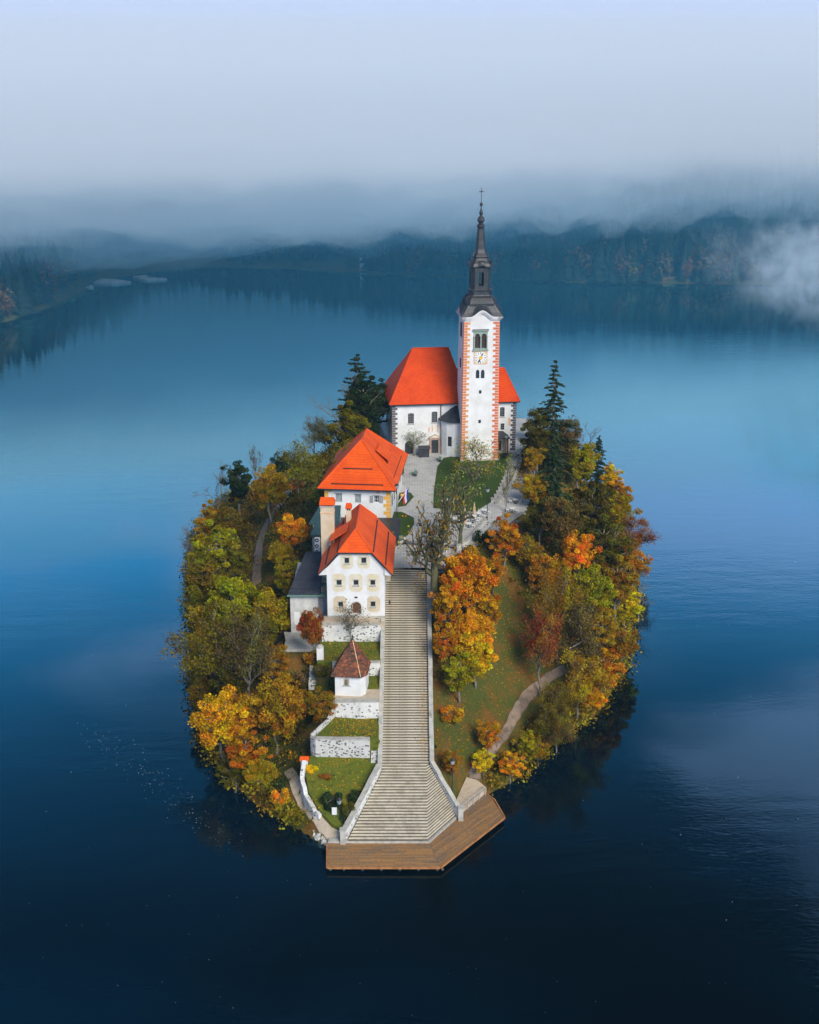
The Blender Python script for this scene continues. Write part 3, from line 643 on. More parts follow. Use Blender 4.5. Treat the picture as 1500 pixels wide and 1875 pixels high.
# stones of the left shore
rs = random.Random(12)
def rock_mesh(seed, r=.35):
    rs2 = random.Random(seed); bm = bmesh.new(); bmesh.ops.create_icosphere(bm, subdivisions=1, radius=r)
    for v in bm.verts: v.co *= rs2.uniform(.7, 1.25); v.co.z *= .7
    me = bpy.data.meshes.new('boulder'); bm.to_mesh(me); bm.free(); me.materials.append(M['stone_white']); return me
M['stone_white'] = matn('bleached_limestone', (.62, .61, .57), (.42, .41, .38), 2, .9)
rks = [rock_mesh(i) for i in range(4)]
p0, p1 = W(566, 1512, .4), W(604, 1548, .4)
for i in range(26):
    tt = i / 25; o = link('boulder', rks[i % 4]); o.location = (p0.x + (p1.x - p0.x) * tt + rs.uniform(-.35, .35), p0.y + (p1.y - p0.y) * tt + rs.uniform(-.4, .4), .15 + rs.uniform(0, .2))
    o.rotation_euler = (rs.random() * 6, rs.random() * 6, 0); s = rs.uniform(.6, 1.2); o.scale = (s, s, s)
    tag(o, 'white boulder in the row edging the left shore by the gravel path', 'rock', 'white boulders along the left shore')
# ================================================================ buildings
class Bld:
    """a building whose root stands at its front, local x along the front, local y to the back"""
    def __init__(s, name, loc, rotz, label, cat='building', group=None):
        s.root = thing(name, loc, label, cat, group, rotz); s.p = Vector(loc); s.r = rotz
    def fp(s, px, py, yl=0.0):
        """local (x, z) of the point of the front plane (local y = yl) seen at a photo position"""
        d = raydir(px, py); n = Vector((-math.sin(s.r), math.cos(s.r), 0)); o = Vector((0, 0, CAM_H))
        q = s.p + n * yl; t = (q - o).dot(n) / d.dot(n); w = o + d * t - s.p
        return w.x * math.cos(s.r) + w.y * math.sin(s.r), w.z
    def rect(s, x0, x1, y0, y1, yl=0.0):
        a = s.fp(x0, y1, yl); b = s.fp(x1, y0, yl); return a[0], b[0], a[1], b[1]
def wall_face(mb, x0, x1, z0, z1, holes, y=0.0, depth=.28, mi=0):
    """a front face (towards -y) with rectangular holes (x0,x1,z0,z1,arch) and their reveals"""
    xs = sorted({x0, x1, *[h[0] for h in holes], *[h[1] for h in holes]}); zs = sorted({z0, z1, *[h[2] for h in holes], *[h[3] for h in holes]})
    for i in range(len(xs) - 1):
        for j in range(len(zs) - 1):
            cx, cz = (xs[i] + xs[i + 1]) / 2, (zs[j] + zs[j + 1]) / 2
            if any(h[0] < cx < h[1] and h[2] < cz < h[3] for h in holes): continue
            mb.add([(xs[i], y, zs[j]), (xs[i + 1], y, zs[j]), (xs[i + 1], y, zs[j + 1]), (xs[i], y, zs[j + 1])], [(0, 1, 2, 3)], mi)
    for h in holes:
        a, b, c, d = h[:4]; Y = y + depth
        mb.add([(a, y, c), (b, y, c), (b, y, d), (a, y, d), (a, Y, c), (b, Y, c), (b, Y, d), (a, Y, d)], [(0, 4, 5, 1), (1, 5, 6, 2), (2, 6, 7, 3), (3, 7, 4, 0)], mi)
        if len(h) > 4 and h[4]:
            r = (b - a) / 2; k = h[4]; n = 8; cx = (a + b) / 2
            for sgn in (-1, 1):
                pts = [(cx + sgn * r * math.cos(t), y + .004, d - r * k + r * k * math.sin(t)) for t in [math.pi / 2 * i / n for i in range(n + 1)]]
                poly = [(cx + sgn * r, y + .004, d)] + pts
                mb.add(poly, [tuple(range(len(poly))) if sgn < 0 else tuple(reversed(range(len(poly))))], mi)
                # underside of the arch
                q = [(p[0], y + depth, p[2]) for p in pts]; m_ = len(pts)
                mb.add(pts + q, [(i, i + 1, m_ + i + 1, m_ + i) for i in range(m_ - 1)], mi)
def window(par, x0, x1, z0, z1, y=.2, nx=2, nz=3, glass='glass', frame='white_paint', fw=.07, sill=None, label=None, bars=None, lintel=None):
    w = thing_part('window', par)
    MB().box(x0, x1, y, y + .04, z0, z1).build('pane', M[glass], w)
    f = MB(); yy = y - .05
    f.box(x0, x0 + fw, yy, y - .002, z0, z1).box(x1 - fw, x1, yy, y - .002, z0, z1).box(x0 + fw, x1 - fw, yy, y - .002, z0, z0 + fw).box(x0 + fw, x1 - fw, yy, y - .002, z1 - fw, z1)
    f.build('window_frame', M[frame], w)
    g = MB(); t = .035
    for i in range(1, nx): xx = x0 + (x1 - x0) * i / nx; g.box(xx - t / 2, xx + t / 2, yy + .01, y - .004, z0 + fw, z1 - fw)
    for i in range(1, nz): zz = z0 + (z1 - z0) * i / nz; g.box(x0 + fw, x1 - fw, yy + .006, y - .006, zz - t / 2, zz + t / 2)
    if g.v: g.build('glazing_bar', M[bars or frame], w)
    if sill: MB().box(x0 - .12, x1 + .12, -.14, y - .055, z0 - .12, z0 - .005).build('sill', M[sill], w)
    if lintel: MB().box(x0 - .14, x1 + .14, -.10, -.004, z1 + .01, z1 + .12).build('lintel', M[lintel], w)
    if label: w['label'] = label
    return w
def thing_part(name, par):
    o = bpy.data.objects.new(name, None); COL.objects.link(o); o.parent = par; o.empty_display_size = .3; return o
def quoins(par, x, sgn, z0, z1, n, long, short, mat, y=0.0, side=True, proud=.03, first=0):
    """blocks at a front corner; sgn +1 when they run to +x"""
    h = (z1 - z0) / n; rs = random.Random(int(x * 10) + n); ms = {}
    for i in range(n):
        L = long if (i + first) % 2 else short; key = L
        if key not in ms:
            mb = MB(); a, b = (-proud, L) if sgn > 0 else (-L, proud)
            mb.box(a, b, -proud, .3 if side else .1, .03, h - .03); me = bpy.data.meshes.new('quoin'); me.from_pydata(mb.v, [], mb.f); me.materials.append(M[mat]); ms[key] = me
        link('quoin', ms[key], par, (x, y, z0 + i * h))
def batter(mb, x0, x1, y0, y1, z0, z1, ins, mi=0, front=True):
    """tapering block with open front"""
    a = [(x0, y0, z0), (x1, y0, z0), (x1, y1, z0), (x0, y1, z0)]; b = [(x0 + ins, y0 + ins, z1), (x1 - ins, y0 + ins, z1), (x1 - ins, y1 - ins, z1), (x0 + ins, y1 - ins, z1)]
    fs = [(1, 2, 6, 5), (2, 3, 7, 6), (3, 0, 4, 7), (4, 5, 6, 7), (3, 2, 1, 0)] + ([(0, 1, 5, 4)] if front else [])
    mb.add(a + b, fs, mi)
def ridge(par, pts, r, mat, name='ridge_cap'):
    MB().tube(pts, r, 6).build(name, mat, par)
def guard(par, p, q, n, mat='iron', h=.14, w=.28):
    mb = MB(); p, q = Vector(p), Vector(q)
    for i in range(n):
        c = p.lerp(q, (i + .5) / n); mb.box(c.x - w / 2, c.x + w / 2, c.y - .05, c.y + .05, c.z - .02, c.z + h)
    d = (q - p); mb.tube([p + Vector((0, 0, h * .6)), q + Vector((0, 0, h * .6))], .03, 4)
    mb.build('snow_guard', M[mat], par)

# ---------------------------------------------------------------- bell tower
Z0 = 20.75
tw = Bld('bell_tower', (9.25, 205.7, Z0 - .25), R(6), 'tall white bell tower with red quoins, clock and dark baroque spire', 'tower')
TWB, TWT, TH = 6.7, 6.2, 26.0           # base width, top width, height of the shaft
ins = (TWB - TWT) / 2
shaft = MB(); batter(shaft, 0, TWB, 0, TWB, -1.5, TH, ins, front=False)
# front face in its own tapering plane: built flat, then sheared to the batter
fb = MB()
def tr(x0, x1, y0, y1): a = tw.rect(x0, x1, y0, y1, .15); return a
bell = tr(868.8, 879.2, 611, 637.8); bell2 = tr(881.8, 891.6, 611, 637.8)
twin = tr(870.8, 878.0, 677, 693); twin2 = tr(880.6, 887.8, 677, 693)
sm1 = tr(876.8, 882.0, 714.5, 721); sm2 = tr(875.8, 880.8, 768.5, 775)
holes = [(*bell, 1), (*bell2, 1), (*twin, 1.5), (*twin2, 1.5), (*sm1, 0), (*sm2, 0)]
wall_face(fb, 0, TWB, -1.5, TH, holes, 0, .35)
def shear(mb):
    mb.v = [((x - TWB / 2) * (1 - 2 * ins / TWB * (z + 1.5) / (TH + 1.5)) + TWB / 2, y + ins * (z + 1.5) / (TH + 1.5), z) for x, y, z in mb.v]; return mb
shear(fb); shaft.add(fb.v, fb.f)
shaft.build('tower_shaft', M['plaster'], tw.root)
MB().box(-.12, TWB + .12, -.12, .3, -1.5, .45).build('plinth', M['stone_pale'], tw.root)
def bo(z): return ins * (z + 1.5) / (TH + 1.5)
for (a, lab) in ((bell, 'arched bell opening'), (bell2, 'arched bell opening'), (twin, 0), (twin2, 0)):
    y = bo(a[2]) + .2; w = thing_part('window', tw.root)
    MB().box(a[0] - .01, a[1] + .01, y, y + .05, a[2], a[3]).build('pane', M['louvre' if lab else 'glass'], w)
    if lab:
        lv = MB(); n = 9
        for i in range(n): zz = a[2] + (a[3] - a[2]) * (i + .5) / n; lv.box(a[0] + .02, a[1] - .02, y - .08, y - .01, zz, zz + .06)
        lv.build('louvre', M['louvre'], w)
for a in (sm1, sm2): MB().box(a[0] - .03, a[1] + .03, bo(a[2]) + .16, bo(a[2]) + .22, a[2] - .03, a[3] + .03).build('window', M['glass'], tw.root)
# green double-arch surround of the bell openings
gf = thing_part('window_surround', tw.root); gx0, gx1, gz0, gz1 = tr(867.2, 893.2, 606, 640)
yb = bo(gz0) - .0
s_ = MB(); wall_face(s_, gx0, gx1, gz0, gz1, [(*bell, 1), (*bell2, 1)], bo((gz0 + gz1) / 2) - .09, .14)
s_.box(gx0, gx0 + .01, bo(gz0) - .09, bo(gz0) + .05, gz0, gz1).box(gx1 - .01, gx1, bo(gz0) - .09, bo(gz0) + .05, gz0, gz1)
s_.build('arched_panel', M['green_paint'], gf)
yb = bo(gz1) - .2
MB().box(gx0 - .18, gx1 + .18, yb - .1, yb + .3, gz1, gz1 + .2).build('window_cornice', M['green_paint'], gf)
MB().box(gx0 - .2, gx1 + .2, yb - .02, yb + .3, gz1 + .204, gz1 + .30).build('flashing', M['iron'], gf)
MB().box(gx0 - .18, gx1 + .18, yb - .1, yb + .3, gz0 - .24, gz0 - .003).build('sill', M['green_paint'], gf)
for xx in (gx0 + .08, (gx0 + gx1) / 2, gx1 - .08): MB().lathe([(.13, gz0), (.10, gz0 + .15), (.10, bell[3] - .65), (.15, bell[3] - .5)], 8, xx, bo(gz0) - .15).build('colonnette', M['green_paint'], gf)
# clock
cx0, cx1, cz0, cz1 = tr(867.6, 893.0, 642.5, 667.4)
ck = thing_part('clock', tw.root); cy_ = bo(cz0) - .05; ccx, ccz = (cx0 + cx1) / 2, (cz0 + cz1) / 2; cw_ = (cx1 - cx0) / 2
MB().box(cx0, cx1, cy_, cy_ + .12, cz0, cz1).build('clock_border', M['orange_paint'], ck)
MB().box(cx0 + .1, cx1 - .1, cy_ - .02, cy_ - .002, cz0 + .1, cz1 - .1).build('clock_plate', M['cream_pale'], ck)
def disc(r, y, n=24): return MB().add([(ccx + r * math.cos(2 * math.pi * i / n), y, ccz + r * math.sin(2 * math.pi * i / n)) for i in range(n)] , [tuple(range(n))])
def puck(r, y0, y1, n=24):
    m_ = MB(); vs = [(ccx + r * math.cos(2 * math.pi * i / n), y, ccz + r * math.sin(2 * math.pi * i / n)) for y in (y0, y1) for i in range(n)]
    return m_.add(vs, [tuple(range(n)), tuple(reversed(range(n, 2 * n)))] + [(i, n + i, n + (i + 1) % n, (i + 1) % n) for i in range(n)])
puck(cw_ * .82, cy_ - .045, cy_ - .022).build('clock_face', M['white_paint'], ck)
puck(cw_ * .27, cy_ - .13, cy_ - .1).build('clock_sun', M['gold'], ck)
nm = MB()
for i in range(12):
    a = math.pi * 2 * i / 12; d = Vector((math.sin(a), math.cos(a))); c = Vector((ccx, ccz)) + d * cw_ * .66; q = Vector((d.y, -d.x)); L = .16; w_ = .035 if i % 3 else .055
    pts = [c + d * L + q * w_, c - d * L + q * w_, c - d * L - q * w_, c + d * L - q * w_]
    nm.add([(p.x, cy_ - .055, p.y) for p in pts] + [(p.x, cy_ - .047, p.y) for p in pts], [(0, 1, 2, 3), (4, 7, 6, 5), (0, 4, 5, 1), (1, 5, 6, 2), (2, 6, 7, 3), (3, 7, 4, 0)])
nm.build('hour_mark', M['iron'], ck)
for sx in (-1, 1):
    for sz_ in (-1, 1):
        m_ = MB().lathe([(.13, 0), (.13, .03)], 8); m_.v = [(ccx + sx * cw_ * .78 + x, cy_ - .03 - z, ccz + sz_ * cw_ * .78 + y) for x, y, z in m_.v]; m_.build('corner_ornament', M['orange_paint'], ck)
for ang, L, w_ in ((R(25), .72, .12), (R(205), .8, .16)):
    d = Vector((math.sin(ang), math.cos(ang))); q = Vector((d.y, -d.x)); c = Vector((ccx, ccz)); L *= cw_
    pts = [c + q * .03, c + d * L * .75 + q * w_, c + d * L, c + d * L * .75 - q * w_, c - q * .03]
    n = 5; MB().add([(p.x, cy_ - .09, p.y) for p in pts] + [(p.x, cy_ - .07, p.y) for p in pts], [tuple(range(n)), tuple(reversed(range(n, 2 * n)))] + [(i, n + i, n + (i + 1) % n, (i + 1) % n) for i in range(n)]).build('clock_hand', M['iron'], ck)
# quoins follow the batter
NQ = 52
for sg in (-1, 1):
    ms = {}
    for i in range(NQ):
        z = -.1 + i * (TH - .7) / NQ; h = (TH - .7) / NQ; L = 1.12 if i % 2 else .66
        if L not in ms:
            mb = MB(); a, b = (-.03, L) if sg < 0 else (-L, .03); mb.box(a, b, -.035, .5 if i % 2 else .9, .045, h - .045); me = bpy.data.meshes.new('quoin'); me.from_pydata(mb.v, [], mb.f); me.materials.append(M['quoin_red']); ms[L] = me
        link('quoin', ms[L], tw.root, (bo(z + .25) if sg < 0 else TWB - bo(z + .25), bo(z + .25), z))
# left face windows of the tower
for yy, z0_, z1_, w_ in ((TWB / 2, 22.1, 24.6, .9), (TWB / 2, 16.6, 18.2, .6)):
    MB().box(bo(z0_) - .05, bo(z0_) + .1, yy - w_, yy + w_, z0_, z1_).build('window', M['louvre'], tw.root)
# arched cornice: a moulding rising over the middle of each side
ht = TWT / 2; tcx = TWB / 2; tcy = TWB / 2
def arch_prof(half, rise, n=24):
    out_ = []
    for i in range(n + 1):
        u = -1 + 2 * i / n; s1 = max(0, 1 - abs(u) / .58); s1 = s1 * s1 * (3 - 2 * s1); out_.append((u * half, rise * s1))
    return out_
cor = thing_part('cornice', tw.root)
tymp = MB()
for k in range(4):
    ca, sa = math.cos(k * math.pi / 2), math.sin(k * math.pi / 2); mb = MB()
    for (o0, o1, b0, b1) in ((.05, .22, -.55, -.28), (.22, .42, -.28, -.06), (.42, .52, -.06, .10)):
        pr = arch_prof(ht + o1, 1.15); vs = []
        for (x, zz) in pr:
            for (oo, bb) in ((-.3, b0), (o1, b0), (o1, b1), (-.3, b1)): vs.append((x, -(ht + oo), TH + zz + bb))
        m_ = len(pr); fs = [(4 * i + j, 4 * i + 4 + j, 4 * i + 4 + (j + 1) % 4, 4 * i + (j + 1) % 4) for i in range(m_ - 1) for j in range(4)] + [(3, 2, 1, 0), tuple(4 * (m_ - 1) + j for j in range(4))]
        vs = [(tcx + x * ca - y * sa, tcy + x * sa + y * ca, z + .0) for x, y, z in vs]; mb.add(vs, [tuple(reversed(f)) for f in fs])
    mb.build('cornice_moulding', M['plaster'], cor)
    pr = arch_prof(ht, 1.15); vs = [(x, -(ht - .02), TH - .6) for x, z in pr] + [(x, -(ht - .02), TH + z - .2) for x, z in pr]; m_ = len(pr)
    vs = [(tcx + x * ca - y * sa, tcy + x * sa + y * ca, z) for x, y, z in vs]; tymp.add(vs, [(i, i + 1, m_ + i + 1, m_ + i) for i in range(m_ - 1)])
tymp.build('gable_field', M['plaster'], cor)
# spire: square with arched eaves, then bulb, lantern, needle
ZB = tw.p.z
def hz(z): return z - ZB
spire = thing_part('spire', tw.root)
def sq_loft(mb, prof, cham=.0, arch_at=None, n_side=12, mi=0):
    """square sections with chamfered corners; prof: (half, z, chamfer, archrise)"""
    rings = []
    for (h, z, c, ar) in prof:
        ring = []
        for k in range(4):
            ca, sa = math.cos(k * math.pi / 2), math.sin(k * math.pi / 2)
            for i in range(n_side + 1):
                u = -1 + 2 * i / n_side; x = u * (h - c); s1 = max(0, 1 - abs(u) / .58); s1 = s1 * s1 * (3 - 2 * s1)
                ring.append((tcx + x * ca + h * sa, tcy + x * sa - h * ca, z + ar * s1))
        rings.append(ring)
    m_ = len(rings[0]); vs = [p for r_ in rings for p in r_]
    fs = [(k * m_ + i, k * m_ + (i + 1) % m_, (k + 1) * m_ + (i + 1) % m_, (k + 1) * m_ + i) for k in range(len(rings) - 1) for i in range(m_)]
    fs.append(tuple((len(rings) - 1) * m_ + i for i in range(m_))); mb.add(vs, fs, mi)
mb = MB()
sq_loft(mb, [(3.62, TH + .12, .0, 1.15), (3.60, TH + .2, .02, 1.15), (3.25, TH + .75, .1, .85), (2.85, TH + 1.5, .2, .45), (2.5, TH + 2.2, .3, .15), (2.25, TH + 2.75, .4, 0), (2.12, hz(47.6), .45, 0), (2.15, hz(47.75), .45, 0)])
mb.build('flared_roof', M['spire_metal'], spire)
mb = MB(); sq_loft(mb, [(2.15, hz(47.75), .5, 0), (2.55, hz(47.9), .6, 0), (2.72, hz(48.35), .65, 0), (2.74, hz(48.7), .65, 0), (2.6, hz(49.2), .62, 0), (2.3, hz(49.65), .55, 0), (1.95, hz(49.95), .45, 0), (1.9, hz(50.1), .45, 0)])
mb.build('bulb_roof', M['spire_metal'], spire)
seam = MB()
for k in range(4):
    ca, sa = math.cos(k * math.pi / 2), math.sin(k * math.pi / 2)
    for u in (-.8, -.6, -.4, -.2, 0, .2, .4, .6, .8):
        P_ = []
        for (h, z, c) in ((2.57, hz(47.9), .6), (2.74, hz(48.35), .65), (2.76, hz(48.7), .65), (2.62, hz(49.2), .62), (2.32, hz(49.65), .55), (1.97, hz(49.95), .45)):
            x = u * (h - c); P_.append((tcx + x * ca + h * sa, tcy + x * sa - h * ca, z))
        seam.tube(P_, .03, 4)
        P_ = []
        for (h, z, ar) in ((3.27, TH + .75, .85), (2.87, TH + 1.5, .45), (2.52, TH + 2.2, .15), (2.27, TH + 2.75, 0)):
            s1 = max(0, 1 - abs(u) / .58); s1 = s1 * s1 * (3 - 2 * s1); x = u * h * .95; P_.append((tcx + x * ca + h * sa, tcy + x * sa - h * ca, z + ar * s1))
        seam.tube(P_, .03, 4)
seam.build('standing_seam', M['spire_metal'], spire)
mb = MB(); sq_loft(mb, [(1.85, hz(50.0), .5, 0), (1.85, hz(50.7), .5, 0), (2.0, hz(50.78), .5, 0), (2.0, hz(50.95), .5, 0), (1.7, hz(51.05), .5, 0), (1.68, hz(51.1), .5, 0)])
mb.build('lantern_base', M['spire_metal'], spire)
lan = thing_part('lantern', spire); lan.name = 'lantern'
mb = MB(); zl0, zl1 = hz(51.1), hz(54.7)
for sx in (-1, 1):
    for sy in (-1, 1):
        # corner piers leave an opening on every side
        poly = [(tcx + sx * 1.68, tcy + sy * 1.15), (tcx + sx * 1.15, tcy + sy * 1.68), (tcx + sx * .42, tcy + sy * 1.68), (tcx + sx * .42, tcy + sy * 1.38), (tcx + sx * 1.38, tcy + sy * .42), (tcx + sx * 1.68, tcy + sy * .42)]
        if sx * sy > 0: poly = poly[::1]
        else: poly = poly[::-1]
        ar = sum(poly[i][0] * poly[(i + 1) % 6][1] - poly[(i + 1) % 6][0] * poly[i][1] for i in range(6))
        if ar < 0: poly.reverse()
        mb.prism(poly, zl0, zl1)
for (ax) in (0, 1):
    for sg in (-1, 1):
        c0 = [-.45, .45, sg * 1.68 if sg < 0 else 1.40, -1.40 if sg < 0 else 1.68]
        for z_0, z_1 in ((zl1 - .75, zl1), (zl0, zl0 + .55)):
            if ax == 0: mb.box(tcx + c0[0], tcx + c0[1], tcy + c0[2], tcy + c0[3], z_0, z_1 - .01)
            else: mb.box(tcx + c0[2], tcx + c0[3], tcy + c0[0], tcy + c0[1], z_0, z_1 - .01)
        if ax == 0: mb.box(tcx - .06, tcx + .06, tcy + c0[2] + .05, tcy + c0[3] - .05, zl0 + .55, zl1 - .76)
        else: mb.box(tcx + c0[2] + .05, tcx + c0[3] - .05, tcy - .06, tcy + .06, zl0 + .55, zl1 - .76)
mb.build('lantern_wall', M['spire_metal'], spire)
bpy.data.objects.remove(lan)
mb = MB(); sq_loft(mb, [(1.66, hz(54.7), .5, 0), (1.98, hz(54.8), .5, .3), (2.0, hz(55.0), .5, .35), (1.8, hz(55.45), .5, .3), (1.45, hz(55.9), .45, 0), (1.22, hz(56.3), .4, 0), (1.34, hz(56.5), .4, 0), (1.3, hz(56.7), .4, 0), (1.02, hz(57.1), .38, 0), (.85, hz(57.7), .33, 0), (.7, hz(59.2), .28, 0), (.52, hz(61.2), .2, 0)])
mb.build('needle_roof', M['spire_metal'], spire)
mb = MB(); mb.lathe([(.5, hz(61.2)), (.66, hz(61.5)), (.66, hz(61.8)), (.38, hz(62.05)), (.4, hz(62.2)), (.66, hz(62.5)), (.6, hz(62.9)), (.36, hz(63.2)), (.2, hz(63.45)), (.38, hz(63.8)), (.16, hz(64.3)), (.06, hz(64.9))], 12, tcx, tcy)
mb.build('finial', M['spire_metal'], spire, smooth=False)
mb = MB(); mb.lathe([(.05, hz(64.85)), (.2, hz(64.95)), (.29, hz(65.2)), (.2, hz(65.45)), (.05, hz(65.55))], 12, tcx, tcy); mb.build('orb', M['iron'], spire, smooth=True)
mb = MB(); mb.box(tcx - .045, tcx + .045, tcy - .045, tcy + .045, hz(65.5), hz(68.0)).box(tcx - .42, tcx - .05, tcy - .04, tcy + .04, hz(67.25), hz(67.4)).box(tcx + .05, tcx + .42, tcy - .04, tcy + .04, hz(67.25), hz(67.4)); mb.build('cross', M['iron'], spire)
fm = None
for sx in (-1, 1):
    for sy in (-1, 1):
        if fm is None:
            mb = MB(); mb.lathe([(.12, 0), (.06, .2), (.16, .5), (.16, .62), (.05, .8), (.03, 1.4)], 8); fm = mb.build('corner_finial', M['iron'], spire); fo = fm
        else: fo = link('corner_finial', fm.data, spire)
        fo.location = (tcx + sx * 1.6, tcy + sy * 1.6, hz(55.2))
for sx, sy in ((-1, -1), (1, -1), (1, 1), (-1, 1)):
    fo = link('eave_finial', fm.data, spire, (tcx + sx * 2.95, tcy + sy * 2.95, TH + .9)); fo.scale = (.8, .8, .7)

# ---------------------------------------------------------------- church
ch = Bld('church', (-3.15, 209.6, 20.55), R(6.5), 'white baroque church with deep orange hipped roof and dark corner quoins', 'church')
CW_, NW, CH_ = 22.8, 13.6, 9.75
c_win = [ch.rect(747.3, 758, 756.5, 775.8), ch.rect(790.5, 801, 753.5, 773.6)]
c_door = ch.rect(790.0, 802.8, 805.6, 826.3); c_door = (c_door[0], c_door[1], .0, c_door[3])
c_arch = ch.rect(741.5, 756.6, 807.6, 826); c_arch = (c_arch[0], c_arch[1], .0, c_arch[3])
r_win = [ch.rect(915.3, 924.4, 745.5, 763), ch.rect(916.6, 923.8, 775.3, 787.3)]
r_door = ch.rect(912.5, 918.6, 806.5, 822.5); r_door = (r_door[0], r_door[1], -.05, r_door[3])
mb = MB()
wall_face(mb, 0, CW_, -1.2, CH_, [(*c_win[0], .35), (*c_win[1], .35), (*c_door, 0), (*c_arch, 1), (*r_win[0], .35), (*r_win[1], 0), (*r_door, 0)], 0, .35)
P_ = [(0, 0), (CW_, 0), (CW_, 9.5), (NW, 9.5), (NW, 12.8), (0, 12.8)]
n = len(P_); vs = [(x, y, -1.2) for x, y in P_] + [(x, y, CH_) for x, y in P_]
mb.add(vs, [(i, (i + 1) % n, n + (i + 1) % n, n + i) for i in range(1, n)])
mb.build('church_wall', M['plaster'], ch.root)
MB().add([(.02, .02, CH_ - .02), (CW_ - .02, .02, CH_ - .02), (CW_ - .02, 9.4, CH_ - .02), (NW - .02, 12.7, CH_ - .02), (.02, 12.7, CH_ - .02)], [(0, 1, 2, 3, 4)]).build('attic_floor', M['wood_grey'], ch.root)
ov = .55; RZ = 38.9 - 20.55; RZ2 = 35.2 - 20.55
mb = MB(); e = CH_ - .12
mb.slab([(-ov, -ov, e), (NW + ov, -ov, e), (NW + ov, 12.8 + ov, e), (-ov, 12.8 + ov, e), (4.45, 6.4, RZ), (NW - 2.4, 6.4, RZ)], [(0, 1, 5, 4), (1, 2, 5), (2, 3, 4, 5), (3, 0, 4)], .22, 0, 1)
nr = mb.build('nave_roof', [M['tile_church'], M['iron']], ch.root)
mb = MB(); e2 = CH_ - .118; xr = ch.fp(922.5, 684, 5.0)[0]
mb.slab([(NW - 3, -ov, e2), (CW_ + ov, -ov, e2), (CW_ + ov, 9.5 + ov, e2), (NW - 3, 9.5 + ov, e2), (NW - 3, 4.75, RZ2), (xr, 4.75, RZ2)], [(0, 1, 5, 4), (1, 2, 5), (2, 3, 4, 5)], .22, 0, 1)
pr_ = mb.build('chancel_roof', [M['tile_church'], M['iron']], ch.root)
ridge(nr, [(4.45, 6.4, RZ + .05), (NW - 2.4, 6.4, RZ + .05)], .16, M['tile_church'])
ridge(nr, [(-ov, -ov, e + .03), (4.45, 6.4, RZ + .05)], .11, M['tile_church'], 'hip_cap'); ridge(nr, [(-ov, 12.8 + ov, e + .03), (4.45, 6.4, RZ + .05)], .11, M['tile_church'], 'hip_cap')
ridge(pr_, [(NW - 2, 4.75, RZ2 + .05), (xr, 4.75, RZ2 + .05)], .16, M['tile_church']); ridge(pr_, [(CW_ + ov, -ov, e2 + .03), (xr, 4.75, RZ2 + .05)], .11, M['tile_church'], 'hip_cap')
for x0_, x1_ in ((-.5, NW - 1), (NW + 2, CW_ + .5)): MB().box(x0_, x1_, -.68, -.56, e - .18, e - .02).build('gutter', M['iron'], ch.root)
quoins(ch.root, 0, 1, -.2, CH_ - .35, 21, .98, .62, 'quoin_dark', side=True)
quoins(ch.root, CW_, -1, -.2, CH_ - .35, 21, .98, .62, 'quoin_dark', side=True)
for w in c_win: window(ch.root, *w, y=.24, nx=4, nz=6, frame='iron', bars='grey_paint', sill='stone_pale')
window(ch.root, *r_win[0], y=.24, nx=3, nz=5, frame='iron', bars='grey_paint', sill='stone_pale'); window(ch.root, *r_win[1], y=.24, nx=2, nz=3, frame='iron', bars='grey_paint')
d_ = thing_part('portal', ch.root); a = c_door
MB().box(a[0] + .02, (a[0] + a[1]) / 2 - .01, .18, .26, 0, a[3]).build('door_leaf', M['dark_metal'], d_); MB().box((a[0] + a[1]) / 2 + .01, a[1] - .02, .18, .26, 0, a[3]).build('door_leaf', M['dark_metal'], d_)
MB().box(a[0] - .36, a[0] - .003, -.14, .12, 0, a[3] + .15).build('door_jamb', M['stone_pink'], d_); MB().box(a[1] + .003, a[1] + .36, -.14, .12, 0, a[3] + .15).build('door_jamb', M['stone_pink'], d_)
MB().box(a[0] - .5, a[1] + .5, -.2, .1, a[3] + .16, a[3] + .42).build('entablature', M['stone_pink'], d_)
mb = MB(); xm = (a[0] + a[1]) / 2; zz = a[3] + .424; mb.add([(a[0] - .62, -.26, zz), (a[1] + .62, -.26, zz), (xm, -.26, zz + .75), (a[0] - .62, .1, zz), (a[1] + .62, .1, zz), (xm, .1, zz + .75)], [(0, 1, 2), (5, 4, 3), (0, 3, 4, 1), (1, 4, 5, 2), (2, 5, 3, 0)]); mb.build('pediment', M['stone_pink'], d_)
mb = MB(); mb.add([(a[0] - .35, -.275, zz + .08), (a[1] + .35, -.275, zz + .08), (xm, -.275, zz + .56), (a[0] - .35, -.262, zz + .08), (a[1] + .35, -.262, zz + .08), (xm, -.262, zz + .56)], [(0, 1, 2), (5, 4, 3), (0, 3, 4, 1), (1, 4, 5, 2), (2, 5, 3, 0)]); mb.build('pediment_field', M['cream_pale'], d_)
MB().box(a[0] - .5, a[1] + .5, -.55, .12, -.3, .12).build('door_step', M['stone_pale'], d_)
MB().box(c_arch[0] + .02, c_arch[1] - .02, .3, .34, 0, c_arch[3]).build('arched_doorway', M['glass'], ch.root)
MB().box(r_door[0] + .02, r_door[1] - .02, .25, .3, 0, r_door[3]).build('door', M['wood_brown'], ch.root)
# faint wall paintings kept plain
for (x0_, x1_, y0_, y1_) in ((784.6, 787.0, 783, 792), (790.9, 792.9, 778.5, 791.5), (800.6, 803.2, 778.0, 791.5), (930.4, 934.8, 765, 778.5)):
    a = ch.rect(x0_, x1_, y0_, y1_); MB().box(a[0], a[1], -.02, -.004, a[2], a[3]).build('painted_panel', M['orange_paint'], ch.root)
